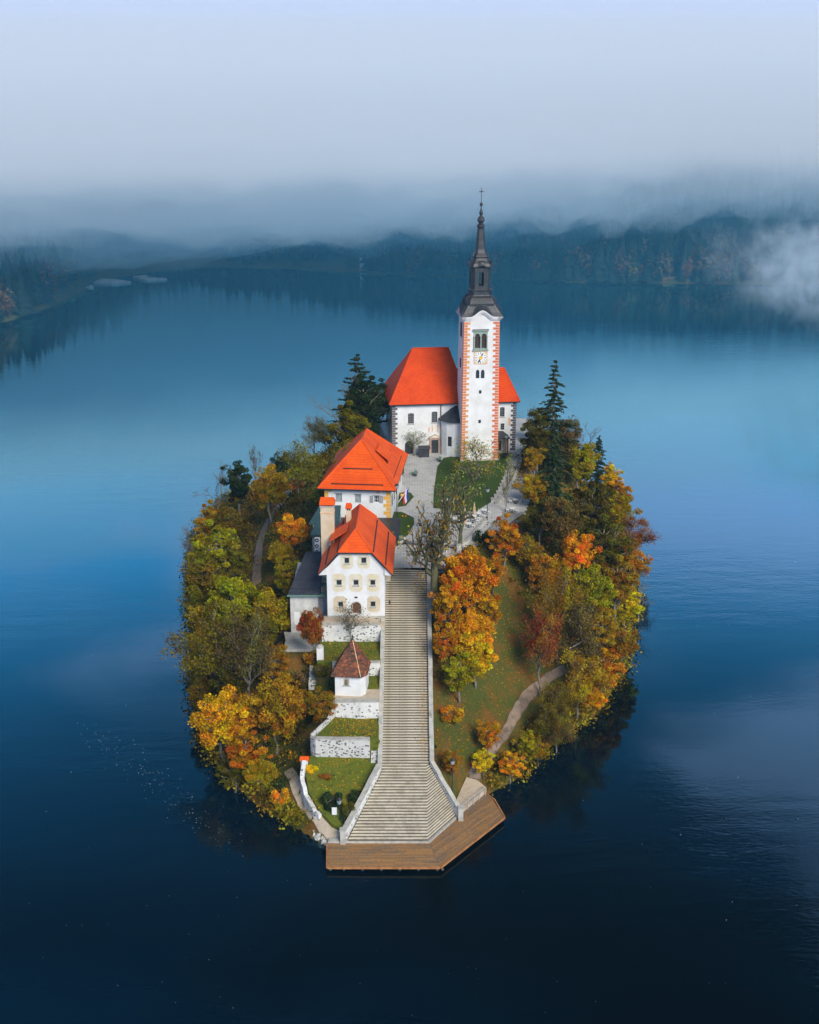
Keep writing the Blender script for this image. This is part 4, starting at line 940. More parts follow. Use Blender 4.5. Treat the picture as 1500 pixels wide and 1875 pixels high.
# curved ornament of the first painting
a = ch.fp(784.5, 786); MB().tube([(a[0], -.012, a[1] - .6), (a[0] + .05, -.012, a[1] - .1), (a[0] + .2, -.012, a[1] + .25), (a[0] + .5, -.012, a[1] + .35)], [.05, .09, .09, .05], 5).build('painted_scroll', M['orange_paint'], ch.root)
dp = ch.fp(807.0, 800)[0]; MB().tube([(dp, -.5, e - .1), (dp, -.12, e - .5), (dp, -.12, 0)], .085, 6).build('downpipe', M['iron'], ch.root)
# windows on the left side wall
for yy, z0_, z1_, w_ in ((5.5, 5.6, 8.0, .5), (5.5, 2.9, 3.9, .35), (6, 0, 2.2, .45)):
    MB().box(-.03, .1, yy - w_, yy + w_, z0_, z1_).build('window', M['glass'], ch.root)
# rounded side chapel beside the tower
ap = thing_part('side_apse', ch.root); acx = ch.fp(838, 800)[0]; ar_ = 3.25; acy = .3
def apoly(r, a0=180, a1=360, n=8): return [(acx + r * math.cos(R(a0 + (a1 - a0) * i / n)), acy + r * math.sin(R(a0 + (a1 - a0) * i / n))) for i in range(n + 1)]
MB().prism(apoly(ar_), -1.2, 6.9).build('apse_wall', M['plaster'], ap)
mb = MB(); n = 9; rp = apoly(ar_ + .45); vs = [(x, y, 6.75) for x, y in rp] + [(acx, acy + .35, 9.6)]; mb.slab(vs, [(i, i + 1, n) for i in range(n - 1)], .14); mb.build('apse_roof', M['dark_metal'], ap)
for (x, y) in rp[1:-1]: MB().tube([(x, y, 6.79), (acx, acy + .35, 9.63)], .035, 4).build('roof_seam', M['dark_metal'], ap)
ax, az = ch.fp(823, 800)[0], 0
for i in range(8):
    (x0_, y0_), (x1_, y1_) = apoly(ar_)[i], apoly(ar_)[i + 1]
    if i in (2, 4):
        nx2, ny2 = (y1_ - y0_), -(x1_ - x0_); L = math.hypot(nx2, ny2); nx2 /= L; ny2 /= L; mx_, my_ = (x0_ + x1_) / 2, (y0_ + y1_) / 2; tx, ty = (x1_ - x0_) / L, (y1_ - y0_) / L
        q = [(mx_ + tx * s1 * .38 + nx2 * o1, my_ + ty * s1 * .38 + ny2 * o1) for s1, o1 in ((-1, -.1), (-1, .02), (1, .02), (1, -.1))]
        ar2 = sum(q[k][0] * q[(k + 1) % 4][1] - q[(k + 1) % 4][0] * q[k][1] for k in range(4))
        if ar2 < 0: q.reverse()
        MB().prism(q, 2.1, 3.9).build('window', M['glass'], ap)
# lean-to porch at the right
pc = thing_part('porch', ch.root); x0_, z0_ = ch.fp(911, 803, -2.2); x1_, _ = ch.fp(934.5, 803, -2.2); zt = ch.fp(914, 789.0)[1]; zf = z0_
MB().slab([(x0_ - 2.5, -2.3, zf), (x1_, -2.3, zf), (x1_ - 1.0, -.02, zt), (x0_ - 2.5, -.02, zt)], [(0, 1, 2, 3)], .12).build('porch_roof', M['dark_metal'], pc)
MB().slab([(x1_ + .01, -2.3, zf), (x1_ + .01, -.02, zf), (x1_ - .99, -.02, zt)], [(0, 1, 2)], .1).build('porch_roof', M['dark_metal'], pc)
MB().box(x1_ - .5, x1_ - .28, -2.1, -1.88, -.3, zf - .14).build('porch_post', M['wood_brown'], pc)
MB().box(x1_ - .75, x1_ - .12, -1.2, -.02, -.3, zf - .2).build('porch_pier', M['cream'], pc)

# ---------------------------------------------------------------- rear house with the big hipped roof
h1 = Bld('house', (-13.25, 177.0, 18.95), R(-5.5), 'white house with ochre quoins and a large orange hipped roof behind the gabled house', 'house')
HW, HD, HH = 10.3, 17.6, 6.35
w1 = [h1.rect(614.8, 626.2, 904, 919.3), h1.rect(650, 661, 905.5, 920.5), h1.rect(684.8, 694.4, 908, 920)]
mb = MB(); wall_face(mb, 0, HW, -1.5, HH, [(*w, 0) for w in w1], 0, .25)
mb.add([(0, 0, -1.5), (HW, 0, -1.5), (HW, HD, -1.5), (0, HD, -1.5), (0, 0, HH), (HW, 0, HH), (HW, HD, HH), (0, HD, HH)], [(1, 2, 6, 5), (2, 3, 7, 6), (3, 0, 4, 7), (4, 5, 6, 7)]); mb.build('house_wall', M['plaster'], h1.root)
o_ = .95; E_ = HH - .1; RH = 31.35 - 18.95
mb = MB(); mb.slab([(-o_, -o_, E_), (HW + o_, -o_, E_), (HW + o_, HD + o_, E_), (-o_, HD + o_, E_), (HW / 2, 5.65, RH), (HW / 2, HD - 5.65, RH)], [(0, 1, 4), (1, 2, 5, 4), (2, 3, 5), (3, 0, 4, 5)], .2, 0, 1)
r1_ = mb.build('hipped_roof', [M['tile'], M['iron']], h1.root)
for p, q in (((-o_, -o_, E_ + .02), (HW / 2, 5.65, RH + .05)), ((HW + o_, -o_, E_ + .02), (HW / 2, 5.65, RH + .05)), ((HW / 2, 5.65, RH + .05), (HW / 2, HD - 5.65, RH + .05)), ((HW / 2, HD - 5.65, RH + .05), (HW + o_, HD + o_, E_ + .02)), ((HW / 2, HD - 5.65, RH + .05), (-o_, HD + o_, E_ + .02))):
    ridge(r1_, [p, q], .12, M['tile'], 'hip_cap')
def on_front(x, t): return (x, -o_ + (5.65 + o_) * t, E_ + (RH - E_) * t + .04)
guard(r1_, on_front(1.1, .09), on_front(HW - 1.0, .09), 26); guard(r1_, on_front(2.7, .40), on_front(HW - 2.9, .40), 14)
def on_right(y, t): return (HW + o_ - (HW / 2 + o_) * t, y, E_ + (RH - E_) * t + .06)
def bar_on(par, p, q, w, name, mat): MB().tube([p, q], w, 4).build(name, mat, par)
bar_on(r1_, on_right(3.2, .12), on_right(15.2, .12), .07, 'snow_rail', M['iron']); bar_on(r1_, on_right(6.2, .62), on_right(10.9, .62), .07, 'snow_rail', M['iron'])
bar_on(r1_, on_right(10.9, .38), on_right(13.5, .38), .06, 'snow_rail', M['iron'])
dm = thing_part('dormer', r1_); q0, q1 = on_right(6.0, .30), on_right(11.0, .30)
MB().slab([(q0[0] + .1, 6.0, q0[2] + .75), (q0[0] + .1, 10.6, q0[2] + .75), (q0[0] - 2.0, 10.6, q0[2] + 2.5), (q0[0] - 2.0, 6.0, q0[2] + 2.5)], [(0, 1, 2, 3)], .12).build('dormer_roof', M['tile'], dm)
MB().box(q0[0] - .25, q0[0] - .2, 6.2, 10.4, q0[2] + .1, q0[2] + .95).build('dormer_window', M['glass'], dm)
quoins(h1.root, 0, 1, -1.2, HH - .12, 9, 1.05, .6, 'ochre', first=1); quoins(h1.root, HW, -1, -1.2, HH - .12, 12, 1.05, .62, 'ochre')
for w in w1[:2]: window(h1.root, *w, y=.16, nx=1, nz=1, glass='glass_pale', frame='grey_paint', fw=.09, lintel='grey_paint')
w = window(h1.root, *w1[2], y=.12, nx=3, nz=2, frame='white_paint', lintel='grey_paint', label='shuttered window with grey open shutters')
a = w1[2]
for x0_, x1_ in ((a[0] - .62, a[0] - .06), (a[1] + .06, a[1] + .62)): MB().box(x0_, x1_, -.09, -.03, a[2] - .02, a[3] + .02).build('shutter', M['grey_paint'], w)
a = h1.rect(690, 695.6, 898.6, 903.5); MB().box(a[0], a[1], -.03, -.004, a[2], a[3]).build('painted_panel', M['orange_paint'], h1.root)
for k in range(5):   # windows and climbing growth of the right side
    y0_ = 2.0 + k * 3.1; MB().box(HW - .08, HW + .03, y0_, y0_ + 1.1, 2.6, 4.4).build('window', M['glass'], h1.root)

# ---------------------------------------------------------------- front house with half-hipped gable
h2 = Bld('house', (-11.3, 151.0, 14.75), R(-1.0), 'white gabled house with pale painted window panels and brown arched door beside the stairs', 'house')
GW, GD, GH = 7.9, 13.6, 6.75
wr = lambda *a: h2.rect(*a)
wins = [wr(630.8, 639.4, 1021.2, 1031.8), wr(661.5, 670.9, 1021.0, 1031.5), wr(616.2, 625.6, 1062, 1071.6), wr(647.4, 656.6, 1062, 1071.6), wr(678.2, 687.2, 1062, 1071.6), wr(619.6, 628.4, 1102, 1111.6), wr(678.6, 687.6, 1101.2, 1111.2)]
dr = wr(646, 660.2, 1103, 1123)
mb = MB(); gtop = 9.55; z1w = max(w[3] for w in wins[:2]) + .35
wall_face(mb, 0, GW, -1.0, GH, [(*w, 0) for w in wins if w[2] < GH - 1.0] + [(*dr, 1)], 0, .25)
xs0 = [0, GW]
def rx(z): return max(0, (z - (GH + .55)) / 1.13)         # gable edge
up = [w for w in wins if w[2] >= GH - 1.0]
xa, xb = min(w[0] for w in up) - .35, max(w[1] for w in up) + .35
wall_face(mb, xa, xb, GH, gtop, [(w[0], w[1], max(w[2], GH + .01), w[3], 0) for w in up], 0, .25)
zl = lambda x: min(gtop, GH + .55 + 1.13 * min(x, GW - x))
for xx0, xx1 in ((0, xa), (xb, GW)):
    N_ = 6
    for i in range(N_):
        u0, u1 = xx0 + (xx1 - xx0) * i / N_, xx0 + (xx1 - xx0) * (i + 1) / N_
        mb.add([(u0, 0, GH), (u1, 0, GH), (u1, 0, zl(u1)), (u0, 0, zl(u0))], [(0, 1, 2, 3)])
mb.add([(0, 0, -1), (GW, 0, -1), (GW, GD, -1), (0, GD, -1), (0, 0, GH + .55), (GW, 0, GH + .55), (GW, GD, GH + .55), (0, GD, GH + .55)], [(1, 2, 6, 5), (2, 3, 7, 6), (3, 0, 4, 7)])
mb.add([(0, GD, GH + .55), (GW, GD, GH + .55), (GW - 2.7, GD, 10.2), (2.7, GD, 10.2)], [(3, 2, 1, 0)])
mb.build('house_wall', M['plaster'], h2.root)
RZ_ = 12.35; EO = 1.15; s_l = (RZ_ - .0) ; cxh = GW / 2; sl = 1.14
ez_ = RZ_ - sl * (cxh + EO); hy = -.5; hz_ = 9.75; hx = cxh - (RZ_ - hz_) / sl
vs = [(-EO, hy, ez_), (hx, hy, hz_), (GW - hx, hy, hz_), (GW + EO, hy, ez_), (cxh, 1.7, RZ_), (GW + EO, GD + .5, ez_), (GW - hx, GD + .5, hz_), (hx, GD + .5, hz_), (-EO, GD + .5, ez_), (cxh, GD - 1.7, RZ_)]
mb = MB(); mb.slab(vs, [(1, 2, 4), (2, 3, 5, 6, 9, 4), (6, 7, 9), (7, 8, 0, 1, 4, 9)], .2, 0, 1); r2_ = mb.build('half_hipped_roof', [M['tile'], M['iron']], h2.root)
for i, j in ((1, 4), (2, 4), (4, 9), (9, 6), (9, 7)):
    ridge(r2_, [Vector(vs[i]) + Vector((0, 0, .04)), Vector(vs[j]) + Vector((0, 0, .04))], .11, M['tile'], 'hip_cap')
# plastered eave cove under the gable edge
for sg in (0, 1):
    X = lambda x: x if not sg else GW - x
    q = [(X(-EO + .12), ez_ - .0), (X(0), GH - .15), (X(0), GH + .9), (X(-EO + .12), ez_ + .22)]
    vs2 = [(x, y, z - .22) for y in (hy + .25, .05) for x, z in q]
    fs2 = [(0, 1, 2, 3), (7, 6, 5, 4), (0, 4, 5, 1), (1, 5, 6, 2), (2, 6, 7, 3), (3, 7, 4, 0)]
    if sg: fs2 = [tuple(reversed(f)) for f in fs2]
    MB().add(vs2, fs2).build('eave_cove', M['plaster'], h2.root)
def on_r(y, t): return (GW + EO - (cxh + EO) * t, y, ez_ + (RZ_ - ez_) * t + .06)
def on_l(y, t): return (-EO + (cxh + EO) * t, y, ez_ + (RZ_ - ez_) * t + .06)
for t_ in (.2, .52):
    for f_ in (on_r, on_l):
        mb = MB(); mb.tube([f_(.2, t_), f_(12.8, t_)], .045, 4)
        for i in range(24): p = f_(.2 + 12.6 * i / 23, t_); mb.box(p[0] - .1, p[0] + .1, p[1] - .06, p[1] + .06, p[2] - .05, p[2] + .12)
        mb.build('snow_guard', M['iron'], r2_)
dm = thing_part('dormer', r2_); p = on_l(5.4, .34)
MB().slab([(p[0] - .5, 4.4, p[2] + .95), (p[0] + 2.0, 4.4, p[2] + 2.55), (p[0] + 2.0, 8.2, p[2] + 2.55), (p[0] - .5, 8.2, p[2] + .95)], [(0, 1, 2, 3)], .12).build('dormer_roof', M['tile'], dm)
MB().box(p[0] - .25, p[0] - .2, 4.6, 8.0, p[2] + .05, p[2] + 1.0).build('dormer_window', M['glass'], dm)
# painted panels with cut corners round each window
def panel(x0_, x1_, y0_, y1_, cut=.35, mat='cream_pale', lift=.012, holes=None):
    a = h2.rect(x0_, x1_, y0_, y1_); X0, X1, Z0_, Z1_ = a; mb = MB(); w_ = holes
    # ring of four strips around the opening, corners cut
    q = [(X0 + cut, Z0_), (X1 - cut, Z0_), (X1, Z0_ + cut), (X1, Z1_ - cut), (X1 - cut, Z1_), (X0 + cut, Z1_), (X0, Z1_ - cut), (X0, Z0_ + cut)]
    i_ = [(w_[0], w_[2]), (w_[1], w_[2]), (w_[1], w_[2]), (w_[1], w_[3]), (w_[1], w_[3]), (w_[0], w_[3]), (w_[0], w_[3]), (w_[0], w_[2])]
    vs = [(x, -lift, z) for x, z in q] + [(x, -lift, z) for x, z in i_]; fs = []
    for k in range(8):
        j = (k + 1) % 8
        fs.append((k, j, 8 + j, 8 + k) if i_[k] != i_[j] else (k, j, 8 + k))
    vs += [(x, -.001, z) for x, z in q]; fs += [(k, 16 + k, 16 + (k + 1) % 8, (k + 1) % 8) for k in range(8)]
    mb.add(vs, fs); mb.build('painted_panel', M[mat], h2.root)
pans = [(624, 647, 1015.5, 1041.5), (654.8, 677.5, 1015.3, 1041.3), (608.8, 632.4, 1050.5, 1083.3), (640, 663.6, 1050.5, 1083), (672, 695.4, 1050.6, 1083), (611.3, 634.4, 1092, 1121.5), (672.6, 696, 1092, 1120.5)]
for pn, w in zip(pans, wins): panel(*pn, holes=w, mat='cream_pale' if pn[2] < 1090 else 'cream')
for w in wins: window(h2.root, *w, y=.14, nx=2, nz=2, frame='green_paint', fw=.05, bars='iron', sill='stone_pale', lintel='stone_pale')
dd = thing_part('door', h2.root); MB().box(dr[0] + .01, dr[1] - .01, .16, .22, dr[2], dr[3]).build('door_leaf', M['wood_brown'], dd)
for i in range(1, 5): xx = dr[0] + (dr[1] - dr[0]) * i / 5; MB().box(xx - .015, xx + .015, .14, .158, dr[2] + .05, dr[3] - .25).build('door_batten', M['louvre'], dd)
mb = MB(); r_ = (dr[1] - dr[0]) / 2; xm = (dr[0] + dr[1]) / 2
pts = [(dr[0] - .1, -.04, dr[2]), (dr[0] - .1, -.04, dr[3] - r_)] + [(xm - (r_ + .1) * math.cos(t), -.04, dr[3] - r_ + (r_ + .1) * math.sin(t)) for t in [math.pi * i / 10 for i in range(1, 10)]] + [(dr[1] + .1, -.04, dr[3] - r_), (dr[1] + .1, -.04, dr[2])]
mb.tube(pts, .09, 4); mb.build('door_surround', M['stone_pale'], dd)
a = wr(649.5, 654.9, 1092.3, 1095.0); MB().box(a[0], a[1], -.04, -.004, a[2], a[3]).build('name_plate', M['iron'], h2.root)
MB().box(-.04, GW + .04, -.06, .1, -1.0, .22).build('wall_base', M['stone_pale'], h2.root)
# chimneys
cb = thing_part('chimney', h2.root); c0 = h2.fp(587.5, 1005, 4.0)
bx0 = h2.fp(587.0, 940, 7.2)[0]; bx1 = h2.fp(611.5, 940, 7.2)[0]; ztop = h2.fp(600, 928.5, 7.2)[1]
MB().box(bx0, bx1, 7.2, 8.6, 2, ztop).build('chimney_shaft', M['cream'], cb); MB().box(bx0 - .06, bx1 + .06, 7.14, 8.66, ztop - .95, ztop - .80).build('chimney_band', M['orange_paint'], cb)
MB().box(bx0 - .1, bx1 + .1, 7.1, 8.7, ztop + .003, ztop + .14).build('chimney_slab', M['stone_pale'], cb); MB().box(bx0 + .1, bx1 - .1, 7.3, 8.5, ztop + .15, ztop + .42).build('smoke_vent', M['iron'], cb)
MB().slab([(bx0 - .15, 6.95, ztop + .42), (bx1 + .15, 6.95, ztop + .42), (bx1 + .15, 8.85, ztop + .42), (bx0 - .15, 8.85, ztop + .42), (bx0 + .0, 7.9, ztop + 1.25), (bx1 - .0, 7.9, ztop + 1.25)], [(0, 1, 5, 4), (1, 2, 5), (2, 3, 4, 5), (3, 0, 4)], .07).build('chimney_roof', M['tile'], cb)
cb['label'] = 'broad beige chimney with tiled cap'
cb = thing_part('chimney', h2.root); bx0 = h2.fp(633.8, 940, 9.2)[0]; bx1 = h2.fp(643.0, 940, 9.2)[0]; ztop = h2.fp(638, 930.0, 9.2)[1]
MB().box(bx0, bx1, 9.2, 10.1, 8.5, ztop).build('chimney_shaft', M['cream'], cb)
for xx in (.3, .7): x_ = bx0 + (bx1 - bx0) * xx; MB().box(x_ - .1, x_ + .1, 9.17, 9.198, ztop - .35, ztop - .12).build('smoke_vent', M['iron'], cb)
MB().slab([(bx0 - .12, 9.0, ztop), (bx1 + .12, 9.0, ztop), (bx1 + .12, 10.3, ztop), (bx0 - .12, 10.3, ztop), (bx0, 9.65, ztop + .6), (bx1, 9.65, ztop + .6)], [(0, 1, 5, 4), (1, 2, 5), (2, 3, 4, 5), (3, 0, 4)], .06).build('chimney_roof', M['tile'], cb)
cb['label'] = 'slim whitish chimney with small tiled cap'
# wall lantern by the stairs corner
lt = thing('wall_lantern', (-3.2, 151.4, 17.0), 'black wrought lantern bracket on the front house corner', 'lamp')
MB().tube([(-.25, 0, 0), (.35, 0, .1), (.45, 0, 0)], .03, 4).build('bracket', M['iron'], lt); MB().lathe([(.05, -.45), (.12, -.4), (.16, -.1), (.05, 0)], 6, .45, 0).build('lantern_body', M['iron'], lt)
# plinth between house and stairs
t = thing('corner_plinth', (-3.0, 157.5, 14.0), 'yellowish masonry plinth filling the corner of house and stairs', 'wall')
MB().box(-.28, .33, .0, 3.4, 0, 4.9).build('plinth_body', M['cream'], t)

# ---------------------------------------------------------------- annex: slate roof, white walls, grey door; flat building with cooling units
an = Bld('annex', (-16.65, 154.0, 11.0), R(0), 'low annex with dark slate roof and green gutter left of the front house', 'building')
a = an.rect(533, 582.5, 1092.5, 1145); zt = a[3]
dl = an.rect(539.5, 549.5, 1119.5, 1143.5); da = an.rect(583.8, 600.2, 1092.5, 1115.5)
mb = MB(); wall_face(mb, a[0], a[1], -1.5, zt, [(dl[0], dl[1], max(dl[2], -.6), dl[3], 0)], 0, .12)
mb.add([(a[0], 0, -1.5), (a[1], 0, -1.5), (a[1], 13, -1.5), (a[0], 13, -1.5), (a[0], 0, zt), (a[1], 0, zt), (a[1], 13, zt), (a[0], 13, zt)], [(1, 2, 6, 5), (2, 3, 7, 6), (3, 0, 4, 7), (4, 5, 6, 7)]); mb.build('annex_wall', M['plaster_old'], an.root)
MB().box(dl[0], dl[1], .08, .12, max(dl[2], -.6), dl[3]).build('door', M['white_paint'], an.root, None)
g_ = MB().box(a[1] + .01, a[1] + 1.55, .5, 1.5, 1.0, zt).build('door_bay', M['grey_paint'], an.root)
MB().box(a[1] + .25, a[1] + .8, .44, .49, 1.35, zt - .25).build('door_leaf', M['grey_paint'], g_); MB().box(a[1] + .83, a[1] + 1.4, .44, .49, 1.35, zt - .25).build('door_leaf', M['grey_paint'], g_)
for k in range(4): MB().box(a[1] + .05, a[1] + 1.5, .4 - k * .35, 1.5, .0, .95 - k * .22).build('entry_step', M['stone_pale'], an.root)
rx0, rz0 = an.fp(526.5, 1089, -.6); rx1 = an.fp(600, 1089, -.6)[0]
bx0 = an.fp(557, 1012, 10.5)[0]; bz = an.fp(570, 1010, 10.5)[1]
mb = MB(); mb.slab([(rx0, -.6, rz0), (rx1 - 1.1, -.6, rz0), (rx1 - 1.1, 10.5, bz), (bx0 + .3, 10.5, bz)], [(0, 1, 2, 3)], .18, 0, 1); mb.build('slate_roof', [M['slate'], M['iron']], an.root)
MB().box(rx0 - .05, rx1 - .2, -.78, -.62, rz0 - .22, rz0 - .02).build('green_gutter', M['green_copper'], an.root)
MB().slab([(rx1 - 1.0, -.6, rz0 - .06), (rx1 - .05, -.6, rz0 - .06), (rx1 - .05, 3.0, rz0 + .1), (rx1 - 1.0, 3.0, rz0 + .1)], [(0, 1, 2, 3)], .1).build('side_roof', M['green_copper'], an.root)
MB().box(rx1 - .9, rx1 - .1, -.1, .0, rz0 + .11, rz0 + 1.0).build('timber_screen', M['wood_grey'], an.root)
fl = Bld('annex', (-14.2, 168.0, 13.5), R(0), 'small grey flat roofed building with stacked cooling units behind the big chimney', 'building')
a = fl.rect(573, 600, 983, 1015); zt = a[3]
MB().box(a[0], a[1] + 1.6, 0, 6.5, -1, zt).build('annex_wall', M['grey_paint'], fl.root)
MB().box(a[0] - .35, a[1] + 1.7, -.35, 3.0, zt + .003, zt + .35).build('roof_edge', M['iron'], fl.root)
MB().slab([(a[0] - .3, -.3, zt + .42), (a[1] + 1.6, -.3, zt + .42), (a[1] + 1.6, 3.4, zt + 1.3), (a[0] + .4, 3.4, zt + 1.3)], [(0, 1, 2, 3)], .08).build('sheet_roof', M['teal_roof'], fl.root)
MB().slab([(a[0] - .7, 3.5, zt + 1.0), (a[1] + 1.6, 3.5, zt + 1.0), (a[1] + 1.6, 8.2, zt + 2.2), (a[0] + .6, 8.2, zt + 2.2)], [(0, 1, 2, 3)], .3).build('sheet_roof', M['teal_roof'], fl.root)
MB().box(a[0] - .2, a[1] + 1.6, 3.6, 8, -1, zt + .9).build('annex_wall', M['grey_paint'], fl.root)
acm = None
for k, (y0_, y1_) in enumerate(((984.5, 994), (995, 1004.5), (1006, 1014.5))):
    b_ = fl.rect(576.5, 585.8, y0_, y1_, -.6)
    ac = thing('air_conditioner', fl.p + Vector((b_[0], -.6, b_[2])), ('uppermost', 'middle', 'lowest')[k] + ' white cooling unit on the grey wall left of the big chimney', 'air conditioner', 'white cooling units stacked on the grey wall')
    w_, h_ = b_[1] - b_[0], b_[3] - b_[2]
    MB().box(0, w_, 0, .45, 0, h_).build('unit_case', M['white_paint'], ac)
    m_ = MB().lathe([(h_ * .36, 0), (h_ * .36, .04)], 14); m_.v = [(w_ * .42 + x, -.005 - z, h_ / 2 + y) for x, y, z in m_.v]; m_.build('fan_grille', M['iron'], ac)
    m_ = MB().lathe([(h_ * .14, 0), (h_ * .14, .03)], 10); m_.v = [(w_ * .42 + x, -.05 - z, h_ / 2 + y) for x, y, z in m_.v]; m_.build('fan_hub', M['white_paint'], ac)
lk = Bld('roofed_passage', (-10.6, 166.2, 16.0), R(-2), 'dark flat roofed passage joining the two houses', 'building')
MB().box(0, 8.3, 0, 9.6, -2, 3.6).build('passage_wall', M['plaster'], lk.root)
MB().slab([(-.6, -.2, 3.9), (8.9, -.2, 3.9), (8.9, 9.8, 4.5), (-.6, 9.8, 4.5)], [(0, 1, 2, 3)], .3).build('passage_roof', M['dark_metal'], lk.root)
MB().box(1.6, 2.4, 5, 5.8, 4.4, 5.1).build('roof_hatch', M['iron'], lk.root)
# retaining wall and yard by the annex
trisheet('yard', [(-17.3, 148.6), (-12.1, 148.6), (-12.1, 154.1), (-17.3, 154.1)], 11.0, M['paving'], 'grey concrete yard before the annex', 1.2)
wthing('retaining_wall', 'cream stained wall slanting down below the annex yard', [(-17.5, 153.5, 8.5, 11.2), (-16.6, 149.0, 7.5, 10.6), (-15.6, 146.0, 6.5, 9.4), (-13.9, 146.4, 7, 10.2)], .3, M['plaster_old'], M['stone_pale'])
wthing('handrail_wall', 'dark railing running down the slope left of the annex yard', [(-20.5, 150, 8.0, 8.9), (-17.6, 154.8, 10.6, 11.4)], .12, M['iron'], None, cat='railing')

# ---------------------------------------------------------------- wayside chapel
cp = Bld('chapel', (-9.55, 137.25, 9.95), R(-6), 'tiny white chapel with mossy brown pyramid roof on the terrace', 'chapel')
w_ = 3.3; hh = 3.0
nb = cp.rect(628.4, 639.4, 1241.8, 1254.8)
mb = MB(); wall_face(mb, 0, w_, -.6, hh, [(nb[0], nb[1], nb[2], nb[3], .9)], 0, .2)
P_ = [(0, 0), (w_, 0), (w_ + .55, .75), (w_ + .55, 3.6), (0, 3.6)]; n = 5
mb.add([(x, y, -.6) for x, y in P_] + [(x, y, hh) for x, y in P_], [(i, (i + 1) % n, n + (i + 1) % n, n + i) for i in range(1, n)] + [(5, 6, 7, 8, 9)]); mb.build('chapel_wall', M['plaster'], cp.root)
MB().box(nb[0], nb[1], .16, .2, nb[2], nb[3]).build('niche_back', M['cream'], cp.root); MB().box(nb[0] + .2, nb[1] - .2, .05, .15, nb[2] + .05, nb[3] - .3).build('niche_figure', M['wood_grey'], cp.root); MB().box(nb[0] - .05, nb[1] + .25, -.1, .1, nb[2] - .1, nb[2]).build('sill', M['stone_pale'], cp.root)
ap_ = (2.05, 1.9, 7.2); c4 = [(-.45, -.4, 2.95), (w_ + .1, -.45, 2.95), (w_ + .85, .5, 2.95), (w_ + .8, 3.9, 2.95), (-.4, 3.9, 2.95)]
mb = MB(); mb.slab(c4 + [ap_], [(0, 1, 5), (1, 2, 5), (2, 3, 5), (3, 4, 5), (4, 0, 5)], .1); rf = mb.build('pyramid_roof', M['tile_old'], cp.root)
for c in c4: ridge(rf, [Vector(c) + Vector((0, 0, .03)), Vector(ap_) + Vector((0, 0, .03))], .055, M['orange_paint'] if c is c4[1] else M['tile_old'], 'hip_cap')
MB().lathe([(.16, 7.1), (.1, 7.35), (.14, 7.5), (.03, 7.85)], 8, ap_[0], ap_[1]).build('roof_finial', M['iron'], cp.root)
wthing('garden_kerb', 'low stone kerb along the front edge of the chapel terrace', [(-9.7, 136.0, 9.6, 10.2), (-3.9, 135.75, 9.6, 10.2)], .2, M['stone_pale'], None)

# ---------------------------------------------------------------- small hut on the left path
t = thing('garden_hut', on_ground(524, 908) + Vector((0, 0, -.1)), 'small pale hut with dark roof at the upper end of the left path', 'shed')
MB().box(-1, 1, 0, 2, -.5, 2.3).build('hut_wall', M['plaster_old'], t); MB().slab([(-1.3, -.4, 2.3), (1.3, -.4, 2.3), (1.3, 1, 3.3), (-1.3, 1, 3.3), (1.3, 2.4, 2.3), (-1.3, 2.4, 2.3)], [(0, 1, 2, 3), (3, 2, 4, 5)], .12).build('hut_roof', M['slate'], t)
# ================================================================ trees
def np_mesh(name, V, F, mat, attrs=None):
    """V (n,3); F list of arrays (m,k) of one face size each"""
    me = bpy.data.meshes.new(name); me.vertices.add(len(V)); me.vertices.foreach_set('co', np.asarray(V, np.float32).ravel())
    Fs = F if isinstance(F, list) else [F]
    tot = sum(len(f) for f in Fs); loops = np.concatenate([f.ravel() for f in Fs]).astype(np.int32)
    sizes = np.concatenate([np.full(len(f), f.shape[1], np.int32) for f in Fs]); starts = np.r_[0, np.cumsum(sizes)[:-1]].astype(np.int32)
    me.loops.add(len(loops)); me.loops.foreach_set('vertex_index', loops); me.polygons.add(tot)
    me.polygons.foreach_set('loop_start', starts); me.polygons.foreach_set('loop_total', sizes)
    me.update(calc_edges=True); me.materials.append(mat)
    for k, v in (attrs or {}).items():
        a = me.attributes.new(k, 'FLOAT_COLOR', 'POINT'); a.data.foreach_set('color', np.asarray(v, np.float32).ravel())
    return me
def leaf_mesh(name, C, size, hue, val, mat, rs, aspect=.62, up=.35, dirs=None, seg=4):
    n = len(C); a = rs.normal(size=(n, 3)) if dirs is None else dirs + rs.normal(size=(n, 3)) * .35
    nrm = rs.normal(size=(n, 3)); nrm[:, 2] = np.abs(nrm[:, 2]) + up
    a -= nrm * (np.sum(a * nrm, 1) / np.sum(nrm * nrm, 1))[:, None]; a /= np.linalg.norm(a, axis=1)[:, None] + 1e-9
    b = np.cross(nrm, a); b /= np.linalg.norm(b, axis=1)[:, None] + 1e-9
    s = (size * rs.uniform(.6, 1.35, n))[:, None]
    V = np.stack([C - a * s, C + b * s * aspect - a * s * .1, C + a * s, C - b * s * aspect + a * s * .15], 1).reshape(-1, 3)
    F = np.arange(4 * n).reshape(n, 4); t = np.stack([hue, val, val, np.ones(n)], 1).repeat(4, 0)
    return np_mesh(name, V, F, mat, {'tint': t})
def tubes_mesh(name, tubes, mat):
    mb = MB()
    for p, r, n in tubes: mb.tube(p, r, n)
    me = bpy.data.meshes.new(name); me.from_pydata(mb.v, [], mb.f); me.materials.append(mat); me.polygons.foreach_set('use_smooth', [True] * len(me.polygons)); me.update(); return me
